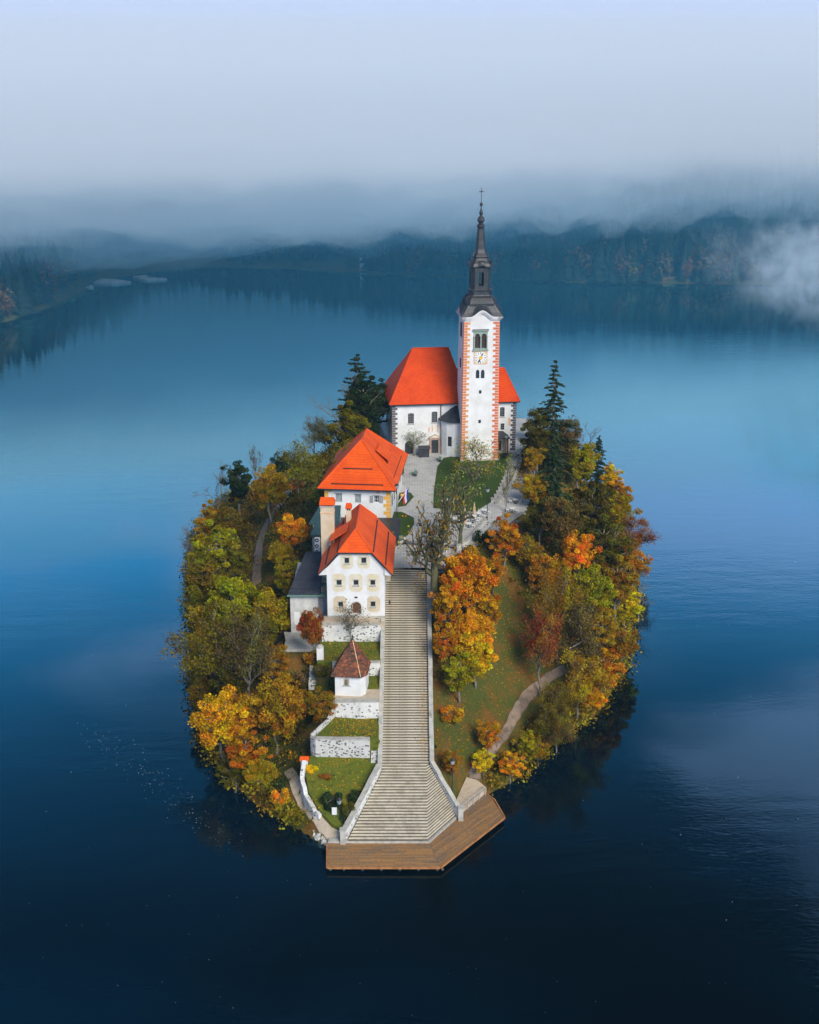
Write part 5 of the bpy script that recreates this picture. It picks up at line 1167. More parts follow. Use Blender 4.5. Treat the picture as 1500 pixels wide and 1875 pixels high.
def curve_pts(p0, p1, n, rs, wig, sag=0.0):
    p0, p1 = np.array(p0, float), np.array(p1, float); L = np.linalg.norm(p1 - p0); out_ = [p0]
    for i in range(1, n): t = i / n; out_.append(p0 + (p1 - p0) * t + rs.normal(size=3) * wig * L + np.array([0, 0, sag * L * math.sin(math.pi * t)]))
    return out_ + [p1]
PROTO = {}
def dense(key, H, Rr, zc, rz, seed, nclump=55, nleaf=9000, size=.24, trunk_r=.3, lump=.27, bark='bark', hollow=.35, stems=1, limbs=16):
    rs = np.random.RandomState(seed); cl_ = []
    while len(cl_) < nclump:
        d = rs.normal(size=3); d /= np.linalg.norm(d); r = rs.uniform(hollow, 1) ** .6
        lobes = 1 + .22 * math.sin(3 * math.atan2(d[1], d[0]) + seed) + .15 * math.sin(5 * d[2] * 2 + seed * 2)
        c = d * r * np.array([Rr, Rr, rz]) * .78 * lobes; c[2] += zc
        if c[2] < H * .1 + .3: continue
        cl_.append(c)
    cl_ = np.array(cl_); per = rs.dirichlet(np.ones(nclump) * 3) * nleaf; C, hu, va = [], [], []
    for c, k in zip(cl_, per):
        k = int(k) + 5; d = rs.normal(size=(k, 3)); d /= np.linalg.norm(d, axis=1)[:, None]
        rr = rs.uniform(.25, 1, k) ** .5 * Rr * lump * rs.uniform(.7, 1.3); P = c + d * rr[:, None] * np.array([1, 1, .7])
        C.append(P); hu.append(np.clip(rs.uniform(.15, .85) + rs.normal(size=k) * .13, 0, 1)); va.append(np.clip(rs.uniform(.25, .75) + rs.normal(size=k) * .16, 0, 1))
    crown = leaf_mesh('crown', np.concatenate(C), size, np.concatenate(hu), np.concatenate(va), M['leaf'], rs)
    tb = []
    for s in range(stems):
        off = rs.normal(size=2) * (.0 if stems == 1 else .5); top = np.array([off[0] * 2, off[1] * 2, zc + rz * .5])
        tb.append((curve_pts((off[0], off[1], -.8), top, 6, rs, .015), [trunk_r * (1 - .13 * i) for i in range(7)], 7))
        order = np.argsort(rs.rand(nclump))[:limbs]
        for i in order:
            c = cl_[i]; hz0 = max(H * .12, c[2] - np.hypot(c[0], c[1]) * rs.uniform(.5, 1.0)); t = (hz0 + .8) / (top[2] + .8); b0 = np.array([off[0] * (1 + t), off[1] * (1 + t), hz0])
            if hz0 > top[2]: continue
            tb.append((curve_pts(b0, c, 4, rs, .05, .06), [trunk_r * .42, trunk_r * .34, trunk_r * .25, trunk_r * .17, .03], 5))
    PROTO[key] = dict(trunk=tubes_mesh('trunk', tb, M[bark]), crown=crown, R=Rr * 1.12, zc=zc, H=H)
def branching(key, H, Rr, seed, depth=4, kids=(5, 4, 4, 4), spread=.75, upw=.35, trunk_r=.3, leaves=0, size=.2, bark='bark', fork=.3, drop=.55, gnarl=.09, tipspread=.35, lean=0):
    rs = np.random.RandomState(seed); tb, tips = [], []
    def grow(p, d, L, r, lev):
        n = 4 if lev < 2 else 3; q = p + d * L; pts = curve_pts(p, q, n, rs, gnarl * (1 if lev else .25), .03)
        r1 = max(.008, r * (.55 if lev else .62)); tb.append((pts, [r + (r1 - r) * i / n for i in range(n + 1)], 6 if lev == 0 else (4 if lev < 2 else 3)))
        if lev >= depth: tips.append((q, d)); return
        k = kids[min(lev, len(kids) - 1)]
        for i in range(k):
            t = rs.uniform(fork if lev == 0 else .3, 1.0); 
            if i == 0: t = 1.0
            bp = pts[0] + (pts[-1] - pts[0]) * t; seg = min(int(t * n), n - 1); bp = pts[seg] + (pts[seg + 1] - pts[seg]) * (t * n - seg)
            ax = rs.normal(size=3); ax -= d * ax.dot(d); ax /= np.linalg.norm(ax) + 1e-9
            s = spread * rs.uniform(.6, 1.3) * (.35 if i == 0 and lev == 0 else 1); nd = d * math.cos(s) + ax * math.sin(s); nd[2] += upw * (.6 if lev else .4); nd /= np.linalg.norm(nd)
            grow(bp, nd, L * rs.uniform(.5, .85) * (drop + .25 if lev == 0 else drop + .18), max(.01, r1 * (1.0 if i == 0 else .72)), lev + 1)
    grow(np.array([0, 0, -.5]), np.array([lean, 0, 1.0]), H * .5, trunk_r, 0)
    T = np.array([t[0] for t in tips]); D = np.array([t[1] for t in tips])
    # fit to the wanted height and spread
    zs = H / max(T[:, 2].max(), .1); rsx = Rr / max(np.percentile(np.hypot(T[:, 0], T[:, 1]), 92), .1)
    for i, (pts, r, n) in enumerate(tb): tb[i] = ([np.array([p[0] * rsx, p[1] * rsx, p[2] * zs if p[2] > 0 else p[2]]) for p in pts], r, n)
    T = T * np.array([rsx, rsx, zs]); crown = None
    if leaves:
        C = T[rs.randint(len(T), size=leaves)] + rs.normal(size=(leaves, 3)) * tipspread - D[rs.randint(len(D), size=leaves)] * .1
        g = vnoise(C[:, 0] * 3 + 200, C[:, 1] * 3 + C[:, 2] * 2 + 200, 4, seed)
        crown = leaf_mesh('crown', C, size, np.clip(g + rs.normal(size=leaves) * .12, 0, 1), np.clip(.25 + g * .5 + rs.normal(size=leaves) * .15, 0, 1), M['leaf'], rs)
    PROTO[key] = dict(trunk=tubes_mesh('trunk', tb, M[bark]), crown=crown, R=Rr * 1.1, zc=H * .62, H=H)
def conifer(key, H, Rr, seed, levels=26, droop=.35, power=.8, size=.28, base=.12, dens=1.0):
    rs = np.random.RandomState(seed); tb = [([(0, 0, -.6), (0, 0, H * .5), (0, 0, H)], [.28, .17, .03], 6)]; C, Dv = [], []
    for i in range(levels):
        t = i / (levels - 1); z = H * (base + (1 - base) * t * .985); L0 = Rr * (1 - t) ** power + .15
        for k in range(rs.randint(4, 8)):
            a = rs.uniform(0, 2 * math.pi); L = L0 * rs.uniform(.55, 1.2); q = np.array([math.cos(a) * L, math.sin(a) * L, z - L * droop * rs.uniform(.5, 1.3) + .1])
            p = np.array([0, 0, z]); mid = (p + q) / 2 + np.array([0, 0, -.04 * L]); tb.append(([p, mid, q + np.array([0, 0, L * .06])], [.05, .03, .01], 3))
            n = int((8 + L * 17) * dens); tt = rs.uniform(.12, 1, n); d = (q - p) / (np.linalg.norm(q - p) + 1e-9); side = np.cross(d, [0, 0, 1.]); w = (1 - tt * .6) * L * .16
            P = p + (q - p) * tt[:, None] + side * (rs.uniform(-1, 1, n) * w)[:, None]; P[:, 2] -= rs.uniform(0, .22, n); C.append(P)
            Dv.append(np.tile(d, (n, 1)) + side * (rs.uniform(-.8, .8, n))[:, None] + np.array([0, 0, -.25]))
    C = np.concatenate(C); Dv = np.concatenate(Dv); n = len(C)
    PROTO[key] = dict(trunk=tubes_mesh('trunk', tb, M['bark']), crown=leaf_mesh('crown', C, size, rs.rand(n), rs.uniform(.1, .8, n), M['needle'], rs, aspect=.34, dirs=Dv), R=Rr, zc=H * .5, H=H)
dense('round', 12, 4.6, 7.4, 4.6, 3, 115, 23000, .165, lump=.19, limbs=40)
dense('broad', 13, 5.0, 8.0, 4.6, 8, 130, 24000, .165, hollow=.45, lump=.18, limbs=45)
dense('tall', 15, 3.8, 9.2, 5.6, 14, 110, 19000, .165, lump=.2, limbs=40)
dense('ragged', 14, 4.4, 8.4, 5.2, 21, 95, 15500, .165, lump=.17, limbs=55)
dense('loose', 13, 4.2, 7.8, 4.8, 33, 90, 9000, .16, lump=.2, limbs=70, bark='bark_moss')
dense('bush', 3.2, 2.2, 1.5, 1.5, 41, 26, 3400, .17, .07, stems=3, lump=.34)
dense('mound', 2.4, 2.0, 1.1, 1.2, 47, 22, 4200, .14, .06, stems=3, lump=.36)
branching('thin_leaf', 14, 4.4, 5, leaves=8500, size=.15, kids=(7, 5, 4, 4), trunk_r=.24)
branching('thin_leaf_b', 15, 4.0, 17, leaves=7000, size=.15, kids=(8, 5, 4, 4), trunk_r=.22, upw=.5)
branching('feathery', 13, 5.2, 29, leaves=9000, size=.15, kids=(8, 6, 4, 4), spread=.6, upw=.55, trunk_r=.26, tipspread=.45)
branching('bare', 13, 4.6, 23, leaves=0, kids=(7, 5, 4, 4), trunk_r=.26)
branching('bare_wild', 12, 4.2, 51, leaves=260, size=.16, kids=(6, 5, 4, 3), trunk_r=.24, upw=.2)
branching('slim', 15, 1.7, 61, leaves=700, size=.15, kids=(10, 4, 3, 3), trunk_r=.15, spread=.55, upw=.6, fork=.15)
branching('pollard', 13.5, 4.6, 71, leaves=500, size=.2, kids=(9, 6, 4, 3), trunk_r=.8, bark='bark_moss', spread=.95, upw=.25, gnarl=.13, fork=.6)
branching('pollard_b', 12.0, 4.4, 77, leaves=650, size=.17, kids=(8, 6, 4, 3), trunk_r=.46, bark='bark_moss', spread=1.0, upw=.2, gnarl=.13, fork=.5)
branching('small_bare', 6, 2.6, 83, leaves=450, size=.13, kids=(8, 5, 4, 3), trunk_r=.16, spread=.85, fork=.45, gnarl=.11)
branching('blossomy', 7, 3.6, 87, leaves=1500, size=.13, kids=(8, 6, 4, 3), trunk_r=.17, spread=.85, fork=.25, gnarl=.11)
conifer('spruce', 20, 3.9, 91); conifer('pine', 19, 5.0, 97, levels=18, droop=.02, power=.55, base=.25, dens=1.3, size=.32); conifer('thick_spruce', 16, 3.6, 99, levels=30, droop=.3, power=.6, dens=1.5)
# leaf colours
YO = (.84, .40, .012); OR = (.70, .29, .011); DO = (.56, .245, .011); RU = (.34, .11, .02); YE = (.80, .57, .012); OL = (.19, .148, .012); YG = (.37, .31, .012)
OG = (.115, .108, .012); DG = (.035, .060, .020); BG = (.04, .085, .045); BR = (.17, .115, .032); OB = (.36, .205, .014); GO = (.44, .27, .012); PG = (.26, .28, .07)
def put_tree(kind, px, py, wpx, color, label, hs=1.0, name='tree', cat='tree', group=None, ground=None, rot=None, zoff=0.0):
    """stand a tree on the ground so that its crown's middle is seen at (px, py) with the width wpx"""
    P_ = PROTO[kind]; d = raydir(px, py); d = d / d.y; y = 113.0; gf = ground or gz; best = None
    while y < (268 if ground is None else 900):
        x = d.x * y; zr = CAM_H + d.z * y; s = wpx / (2 * P_['R'] * ppm(x, y, zr)); g = max(gf(x, y), -.3 if ground is None else 0)
        if zr - P_['zc'] * s * hs <= g + zoff: best = (x, y, g + zoff, s); break
        y += .25 if ground is None else 1.0
    if best is None: best = (x, y, g, s)
    x, y, g, s = best
    t = thing(name, (x, y, g), label, cat, group, rotz=rnd.uniform(0, 6.28) if rot is None else rot); t.scale = (s, s, s * hs)
    c0 = tuple(min(1, v * rnd.uniform(.88, 1.12)) for v in color)
    link('trunk', P_['trunk'], t)
    if P_['crown']: o = link('crown', P_['crown'], t); o.color = (*c0, 1)
    return t
TREES = [
 # left side, from the landing stage round to the back
 ('round',408,1322,112,YO,'brightest orange tree overhanging the water at the lower left shore',1.0),
 ('broad',503,1290,122,GO,'large yellow and olive tree beside the bright orange one at lower left',1.0),
 ('ragged',452,1378,84,DO,'burnt orange tree below the bright orange one on the left shore',.9),
 ('round',372,1268,70,OL,'olive ochre round tree at the water left of the bright orange one',.8),
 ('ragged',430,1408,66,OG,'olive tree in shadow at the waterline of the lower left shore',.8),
 ('round',478,1412,66,GO,'yellow speckled tree at the lower left waterline',.8),
 ('bush',514,1462,46,YO,'bright yellow drooping bush between the gravel path and the water',1.3),
 ('bush',537,1490,30,YG,'yellow green bush where the left path nears the water',1.0),
 ('loose',480,1370,70,OG,'dull green tree behind the lower left orange trees',.9),
 ('thin_leaf',400,1185,120,OL,'tall thin leaved olive tree over the left shore, bare trunk showing',1.0),
 ('thin_leaf_b',455,1205,90,BR,'nearly bare grey trunked tree standing in the left wood',1.1),
 ('thin_leaf',368,1150,70,GO,'ochre thin tree at the outermost left edge',1.0),
 ('broad',425,1105,115,YG,'broad yellow green tree in the middle of the left wood',1.0),
 ('round',495,1128,95,YG,'round yellow green tree left of the slate roofed annex',.9),
 ('tall',378,1065,90,OL,'olive tree rising over the left shore above the ochre one',1.0),
 ('ragged',400,1010,95,YG,'yellow green ragged tree at the upper left shore',1.0),
 ('ragged',432,1030,62,OL,'olive tree left of the curving dirt path',1.0),
 ('bare_wild',350,990,56,BR,'brown bare tipped tree jutting over the water at the far left',.9),
 ('ragged',388,958,64,OB,'rusty orange tree high on the left shore',1.0),
 ('loose',425,957,66,OL,'orange brown tree beside the top of the dirt path',1.0),
 ('bare_wild',398,905,60,DG,'bare tree hung with dark green mistletoe at the upper left',1.0),
 ('tall',437,880,58,DG,'dark ivy clad tree at the upper left skyline',1.0),
 ('bare',403,868,44,BR,'grey leafless tree at the upper left shore edge',1.0),
 ('slim',470,855,24,OG,'slender bare tree pointing up beside the olive dome',1.2),
 ('round',494,893,72,GO,'olive gold dome shaped tree at the upper end of the dirt path',1.1),
 ('round',516,850,42,BG,'small blue green tree behind the olive gold dome',1.0),
 ('ragged',545,868,40,RU,'dark red tree left of the rear house',1.2),
 ('feathery',585,865,100,OL,'big feathery olive tree beside the rear house roof',1.1),
 ('bare',575,790,60,BR,'dead snag with crooked dark branches above the feathery tree',1.0),
 ('bare',628,742,92,BR,'large leafless grey tree left of the dark pine',1.1),
 ('pine',656,735,84,DG,'dark pine with layered branches left of the church',.9),
 ('ragged',666,742,84,DG,'dark bushy evergreen wrapped round the layered pine',1.1),
 ('tall',688,735,60,DG,'dark dense evergreen close to the church wall',1.0),
 ('feathery',668,765,84,DG,'dark twiggy tree filling in below the pine by the church',.9),
 ('ragged',640,790,84,OL,'olive yellow tree behind the rear house roof',1.0),
 ('feathery',610,800,70,BR,'brownish twiggy tree between snag and pine',1.0),
 ('round',535,975,62,YO,'bright yellow orange maple left of the big chimney',1.0),
 ('broad',514,1012,52,GO,'golden tree just left of the yellow orange maple',.9),
 ('loose',526,1052,60,YG,'yellow green loose tree at the slate roof edge',1.1),
 ('loose',478,1165,80,OL,'olive tree in the hollow below the dirt path',.9),
 ('ragged',500,1215,74,OB,'brown orange tree left of the red shrub tree',.9),
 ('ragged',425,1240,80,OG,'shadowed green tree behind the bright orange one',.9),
 ('loose',385,1225,70,GO,'thin ochre tree on the left waterline',.9),
 ('round',571,1150,50,RU,'dark red tree before the annex',1.5),
 ('bush',572,1212,46,OB,'brown thicket just below the concrete yard',1.0), ('bush',590,1240,40,OG,'dull green bush left of the chapel wall',1.0), ('bush',560,1275,44,OB,'rusty thicket left of the chapel terrace',1.0),
 ('loose',590,1290,56,OB,'orange brown sapling left of the white wall below the chapel',1.0),
 ('bush',556,1245,56,BR,'dark brown thicket on the slope below the annex yard',1.0),
 ('bush',545,1320,60,OG,'green thicket left of the middle lawn',1.0),
 # middle
 ('small_bare',757,806,50,PG,'bare garden tree before the church door',1.0),
 ('blossomy',873,832,78,YG,'bare spreading tree with few yellow leaves before the bell tower',1.0),
 ('pollard_b',846,905,100,PG,'old ivy trunked tree on the lawn edge by the cafe tables',1.45),
 ('pollard',797,985,118,OB,'largest gnarled mossy tree at the head of the stairs',1.7),
 ('bare_wild',795,1085,60,OB,'half bare dark tree beside the right stair wall',1.1),
 ('slim',929,870,28,PG,'thin ivy covered tree beside the cafe steps',1.1),
 ('bush',690,1150,34,DG,'dark ivy bush at the corner of the white terrace wall',1.2),
 # right side
 ('round',858,1060,104,OR,'big orange tree right of the gnarled stair tree',1.0),
 ('ragged',822,1110,72,DO,'burnt orange tree leaning to the right stair wall',1.1),
 ('broad',868,1155,88,YO,'yellow orange tree below the big orange one',.9),
 ('round',872,1200,78,YE,'vivid yellow tree right of the staircase',1.0),
 ('ragged',842,1232,76,YG,'lime green and yellow tree beside the right stair wall',.8),
 ('broad',838,1035,70,OB,'brown gold tree close behind the gnarled stair tree',1.0),
 ('ragged',890,1115,64,OR,'orange tree at the left edge of the meadow',1.0),
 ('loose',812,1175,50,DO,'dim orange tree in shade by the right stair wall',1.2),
 ('loose',905,1045,60,DO,'rust orange tree under the terrace bank',1.0),
 ('ragged',925,985,78,DO,'orange tree below the cafe terrace',1.0),
 ('loose',965,1010,70,OB,'brown orange tree right of the terrace',1.0),
 ('round',978,895,70,GO,'olive yellow tree right of the lawn steps',.9),
 ('loose',978,838,52,GO,'thin ochre tree beside the church path',1.0),
 ('spruce',1013,768,98,DG,'pointed spruce rising above the right wood',.85),
 ('feathery',1040,752,64,BR,'twiggy brown tree close beside the pointed spruce',1.0),
 ('loose',990,768,60,OG,'olive tree hugging the left of the pointed spruce',1.0),
 ('ragged',985,800,78,OG,'dark olive tree right of the church',1.0),
 ('loose',1030,800,90,BR,'brown tree below the pointed spruce',1.0),
 ('bare',1078,812,64,BR,'leafless brown tree at the right skyline',1.0),
 ('bare',965,760,36,BR,'leafless tree peeping behind the church corner',1.0),
 ('thick_spruce',1015,885,70,DG,'dark evergreen in the middle of the right wood',1.0),
 ('round',1062,848,72,YG,'yellow green tree below the leafless skyline tree',1.0),
 ('thick_spruce',1095,850,40,DG,'small dark evergreen at the right skyline',1.0),
 ('tall',1118,878,44,YE,'yellow tree at the right skyline',1.0),
 ('ragged',1135,905,46,DO,'rusty tree beyond the yellow skyline tree',1.0),
 ('ragged',1085,930,96,OG,'dark olive broad tree of the upper right wood',1.0),
 ('round',1130,940,70,YG,'yellow green tree on the upper right shore',1.0),
 ('loose',1030,950,100,BR,'russet brown thin tree in the right wood',1.1),
 ('ragged',990,950,66,OG,'green tree right of the terrace railing',1.0),
 ('thin_leaf',1155,985,64,RU,'reddish thin tree on the right shore',1.0),
 ('ragged',1105,1000,100,OG,'deep green tree of the right wood',1.0),
 ('round',1058,1015,70,YO,'gold topped tree glowing in the right wood',1.1),
 ('loose',1000,1045,86,DO,'rust coloured tree above the meadow',1.0),
 ('loose',1170,1030,48,OR,'orange tree at the outermost right edge',1.0),
 ('ragged',1130,1065,84,OB,'brown gold tree on the right shore',1.0),
 ('round',1082,1085,90,YG,'yellow green tree in the centre of the right wood',1.0),
 ('thin_leaf_b',1025,1110,90,OB,'tall sparse tree with bare stems above the meadow',1.2),
 ('tall',1148,1105,52,YE,'brilliant yellow tree over the right waterline',.9),
 ('bare',1172,1095,60,BR,'dark leafless tree reaching over the water at right',.9),
 ('ragged',1098,1150,80,GO,'golden olive tree on the lower right slope',1.0),
 ('thin_leaf',1055,1175,100,BR,'grey stemmed sparse tree on the right slope',1.1),
 ('thin_leaf_b',990,1185,86,RU,'thin russet tree at the meadow edge',1.1),
 ('loose',1140,1180,70,OB,'ochre brown tree overhanging the right shore',.9),
 ('ragged',1105,1225,76,DO,'orange tree at the lower right waterline',.9),
 ('thin_leaf',1060,1245,84,GO,'sparse golden tree above the lower right water',1.0),
 ('round',1085,1280,50,YO,'gold bush like tree hanging low over the right water',.8),
 ('thin_leaf',1015,1290,84,OL,'ivy stemmed sparse tree between right path and water',1.0),
 ('thin_leaf',1003,1318,74,OL,'thin leaved tree screening the upper end of the right path',1.0),
 ('loose',985,1372,52,GO,'loose golden tree between lower right path and water',.9),
 ('ragged',965,1365,64,YG,'yellow green tree beside the lower right path',.8),
 ('ragged',935,1400,62,YO,'yellow and orange tree at the right end of the landing stage',.8),
 ('loose',893,1345,52,OR,'small bright orange tree left of the right path',.9),
 ('loose',885,1392,46,YE,'small yellow tree below the bright orange one',.9),
 ('loose',828,1392,46,OB,'ochre sapling right of the flared stair wall',.9),
 ('bush',830,1310,60,DO,'low rusty thicket by the right stair wall',.8),
 ('thin_leaf',1020,1345,60,BR,'twiggy brown tree leaning over the lower right water',.8),
 ('bush',860,1015,44,OG,'green thicket under the terrace wall',1.0), ('bush',882,985,40,DG,'dark thicket below the cafe tables',1.1),
 ('bush',740,948,14,YO,'little yellow bush on the small lawn',1.0), ('mound',703,958,12,YE,'little yellow bush at the rear house corner',1.0),
 ('mound',569,1411,26,YE,'yellow flowering bush inside the curved wall',1.2), ('mound',597,1424,26,RU,'rusty red shrub on the lowest lawn',1.0),
 ('mound',656,1268,9,YE,'bright yellow shrub against the chapel corner',1.6), ('mound',677,1172,18,YE,'yellow flowers at the foot of the terrace wall',1.0),
 ('bush',610,1466,54,DG,'dark green hedge bush below the lowest lawn',1.0), ('bush',648,1462,34,DG,'dark hedge shrub halfway down the flared wall',1.1), ('bush',634,1505,34,DG,'dark hedge shrub at the lowest corner of the lawn',1.0), ('bush',638,1488,40,OG,'ragged bush at the flared wall foot',1.2), ('mound',655,1455,24,DG,'green shrub against the flared stair wall',1.2),
 ('small_bare',640,1135,50,BR,'twin stemmed bare tree trained before the front house',1.5),
 ('mound',795,1368,12,DG,'small green bush outside the right stair wall',1.0), ('bush',720,918,12,OB,'autumn climber at the rear house wall',2.2),
]
for (kind, px, py, w, c, lb, hs) in TREES:
    small = kind in ('bush', 'mound')
    put_tree(kind, px, py, w * (1.0 if small or w < 30 else (1.22 if (abs(px - 800) > 60 and not 895 < px < 1050) or (1040 < py and 810 < px < 895) else 1.03)), c, lb, hs, name='shrub' if small else 'tree', cat='shrub' if small else 'tree')

# low growth that nobody could count
def forest_mask(x, y):
    if not (GX0 < x < GX1): return False
    return True
no_go = [plaza_poly, landing_poly, [(-3.9, 117), (3.2, 117), (3.2, 161), (-3.9, 161)], [(-9, 112), (4, 112), (13, 124), (9.5, 132), (3, 129), (-4, 128.6), (-8.5, 118)], [(-17.6, 145.5), (-3, 145.5), (-3, 170), (-17.6, 170)], [(-14.5, 168), (-1, 168), (1, 197), (-13, 197)],
         [(-13.3, 118), (-3, 118), (-3, 150), (-13.3, 150)], [(-12.5, 119), (-3, 119), (-3, 130), (-13, 130)]]
meadow = [(3.2, 128.5), (8, 131), (10.5, 136), (14.5, 142), (18, 151), (17, 160), (14, 166), (9, 163), (5, 158), (3.2, 150)]
rsn = np.random.RandomState(5)
def on_line(x, y, line, w): return any(math.hypot(x - (a[0] + (b[0] - a[0]) * t), y - (a[1] + (b[1] - a[1]) * t)) < w for a, b in zip(line, line[1:]) for t in (0, .25, .5, .75))
paths_ = [pathpx([(528,1412,1),(565,1474,1),(612,1530,1),(628,1541,1)]), pathpx([(470,1072,1),(474,1010,1),(480,982,1),(492,955,1),(522,912,1)]), pathpx(right_path)]
def scatter(n, excl, dens_meadow):
    xs, ys = rsn.uniform(-45, 45, n * 2), rsn.uniform(116, 262, n * 2); ok = inside(xs, ys, sp)
    for p in excl: ok &= ~inside(xs, ys, [(q[0], q[1]) for q in p])
    inm = inside(xs, ys, meadow); ok &= ~(inm & (rsn.rand(len(xs)) > dens_meadow)); xs, ys = xs[ok], ys[ok]
    keep = [i for i in range(len(xs)) if not any(on_line(xs[i], ys[i], l, 1.3) for l in paths_)]
    return xs[keep][:n], ys[keep][:n]
for nm_, c, n, sc_, lb in (('undergrowth', OL, 1100, .9, 'olive undergrowth filling the slopes under the trees'), ('undergrowth', OB, 900, .8, 'orange brown undergrowth between the trees'), ('undergrowth', DG, 700, .9, 'dark green ivy and brambles on the steep banks')):
    xs, ys = scatter(n, no_go, .02); C = []; H_, V_ = [], []
    for x, y in zip(xs, ys):
        k = rsn.randint(18, 50); P = rsn.normal(size=(k, 3)) * np.array([.75, .75, .45]) * sc_ * rsn.uniform(.6, 1.4) + np.array([x, y, gz(x, y) + .5 * sc_]); C.append(P)
        H_.append(np.clip(rsn.uniform(.1, .9) + rsn.normal(size=k) * .1, 0, 1)); V_.append(np.clip(rsn.uniform(.1, .75) + rsn.normal(size=k) * .15, 0, 1))
    o = link(nm_, leaf_mesh(nm_, np.concatenate(C), .19, np.concatenate(H_), np.concatenate(V_), M['leaf'], rsn)); o.color = (*c, 1); tag(o, lb, kind='stuff')
C, H_, V_ = [], [], []      # bushes and hanging branches right along the waterline
for i in range(len(shore_w)):
    p, q = shore_w[i], shore_w[(i + 1) % len(shore_w)]
    if (p.y < 128 and p.x > -12) or (q.y < 122 and q.x > -13): continue
    L = (q - p).length
    for k in range(int(L / .42)):
        m_ = p.lerp(q, rsn.rand()); inw = (cc_ - m_).normalized(); m_ = m_ + inw * rsn.uniform(-.9, 2.2); n = rsn.randint(25, 60)
        if inside(np.array([m_.x]), np.array([m_.y]), [(-13, 118), (4, 118), (13, 124), (10.4, 130.5), (3, 131), (-13, 124)])[0] or on_line(m_.x, m_.y, paths_[0], 1.9): continue
        C.append(rsn.normal(size=(n, 3)) * np.array([.7, .7, .5]) + np.array([m_.x, m_.y, max(gz(m_.x, m_.y), 0) + rsn.uniform(.5, 1.7)])); H_.append(np.clip(rsn.uniform(.1, .9) + rsn.normal(size=n) * .1, 0, 1)); V_.append(np.clip(rsn.uniform(.05, .9) + rsn.normal(size=n) * .15, 0, 1))
o = link('undergrowth', leaf_mesh('undergrowth', np.concatenate(C), .2, np.concatenate(H_), np.concatenate(V_), M['leaf'], rsn)); o.color = (.30, .22, .016, 1); tag(o, 'golden olive growth hanging over the waterline all round', kind='stuff')
xs, ys = scatter(42000, [no_go[0], no_go[1], no_go[2], no_go[3], no_go[4], no_go[5], no_go[6]], .62)
C = np.stack([xs, ys, [gz(a, b) + .05 for a, b in zip(xs, ys)]], 1); n = len(C)
o = link('fallen_leaves', leaf_mesh('fallen_leaves', C, .115, rsn.rand(n), rsn.uniform(.2, .9, n), M['leaf'], rsn, up=2.5)); o.color = (.55, .22, .02, 1); tag(o, 'fallen orange leaves strewn on meadow and slopes', kind='stuff')
C = []
for (x0_, x1_, y0_, y1_, zf_, k) in ((-11, -4.2, 142.8, 148, lambda x, y: 12.05 + (y - 142.6) * .05, 250), (-10, -4.2, 130.6, 135, lambda x, y: 7.66 + (y - 130.2) * .05, 420), (-12, -5, 122.5, 129.8, lambda x, y: max(1.15, 5.35 + (y - 130.1) * .33 + min(0, (y - 125)) * .06) + .05, 420)):
    for i in range(k):
        x, y = rsn.uniform(x0_, x1_), rsn.uniform(y0_, y1_); C.append((x, y, zf_(x, y)))
for i in range(500): # on the stairs and walls near the trees
    y = rsn.uniform(130, 159); x = 2.3 - abs(rsn.normal()) * .8; k = math.floor((y - STAIR_Y0) / TR); C.append((x, y, STAIR_Z0 + (k + 1) * RS + .03))
C = np.array(C); C = C[[not (c[1] < 130 and c[0] > -3.9 - (130 - c[1]) * .4) for c in C]]; n = len(C)
o = link('fallen_leaves', leaf_mesh('fallen_leaves', C, .09, rsn.rand(n), rsn.uniform(.3, .9, n), M['leaf'], rsn, up=2.5)); o.color = (.62, .30, .03, 1); tag(o, 'yellow leaves scattered on the terrace lawns and steps', kind='stuff')
# floating leaves and foam specks on the lake
C = []
for i in range(230):
    t_ = rsn.rand(); px = 160 + 270 * t_ + rsn.normal() * 14; py = 1340 + 210 * t_ ** 1.1 + rsn.normal() * 16; p = W(px, py, .02); C.append(tuple(p))
for i in range(120): p = W(rsn.uniform(0, 1500), rsn.uniform(1000, 1870), .02); C.append(tuple(p))
C = np.array(C); n = len(C)
o = link('floating_leaves', leaf_mesh('floating_leaves', C, .046, rsn.rand(n), rsn.rand(n), M['leaf'], rsn, up=4)); o.color = (.7, .72, .70, 1); tag(o, 'pale specks of leaves drifting on the lake', kind='stuff')
# ================================================================ small things on the island
pz = lambda x, y: float(plaza_z(x, y))
def cafe_table(x, y, z, rz, lb):
    t = thing('cafe_table', (x, y, z), lb, 'table', 'white cafe tables on the terrace', rz)
    MB().box(-.42, .42, -.42, .42, .71, .75).build('table_top', M['white_paint'], t); MB().lathe([(.05, .03), (.05, .71)], 6).build('table_leg', M['iron'], t); MB().lathe([(.24, 0), (.2, .03)], 10).build('table_base', M['iron'], t)
    return t
def cafe_chair(x, y, z, rz, lb):
    t = thing('cafe_chair', (x, y, z), lb, 'chair', 'white cafe chairs at the tables', rz)
    MB().box(-.22, .22, -.22, .22, .43, .47).build('seat', M['white_paint'], t); MB().box(-.22, .22, .18, .22, .474, .85).build('backrest', M['white_paint'], t)
    lg = None
    for sx in (-.19, .19):
        for sy in (-.19, .19):
            if lg is None: lg = MB().box(-.02, .02, -.02, .02, 0, .43).build('leg', M['white_paint'], t); q = lg
            else: q = link('leg', lg.data, t)
            q.location = (sx, sy, 0)
    return t
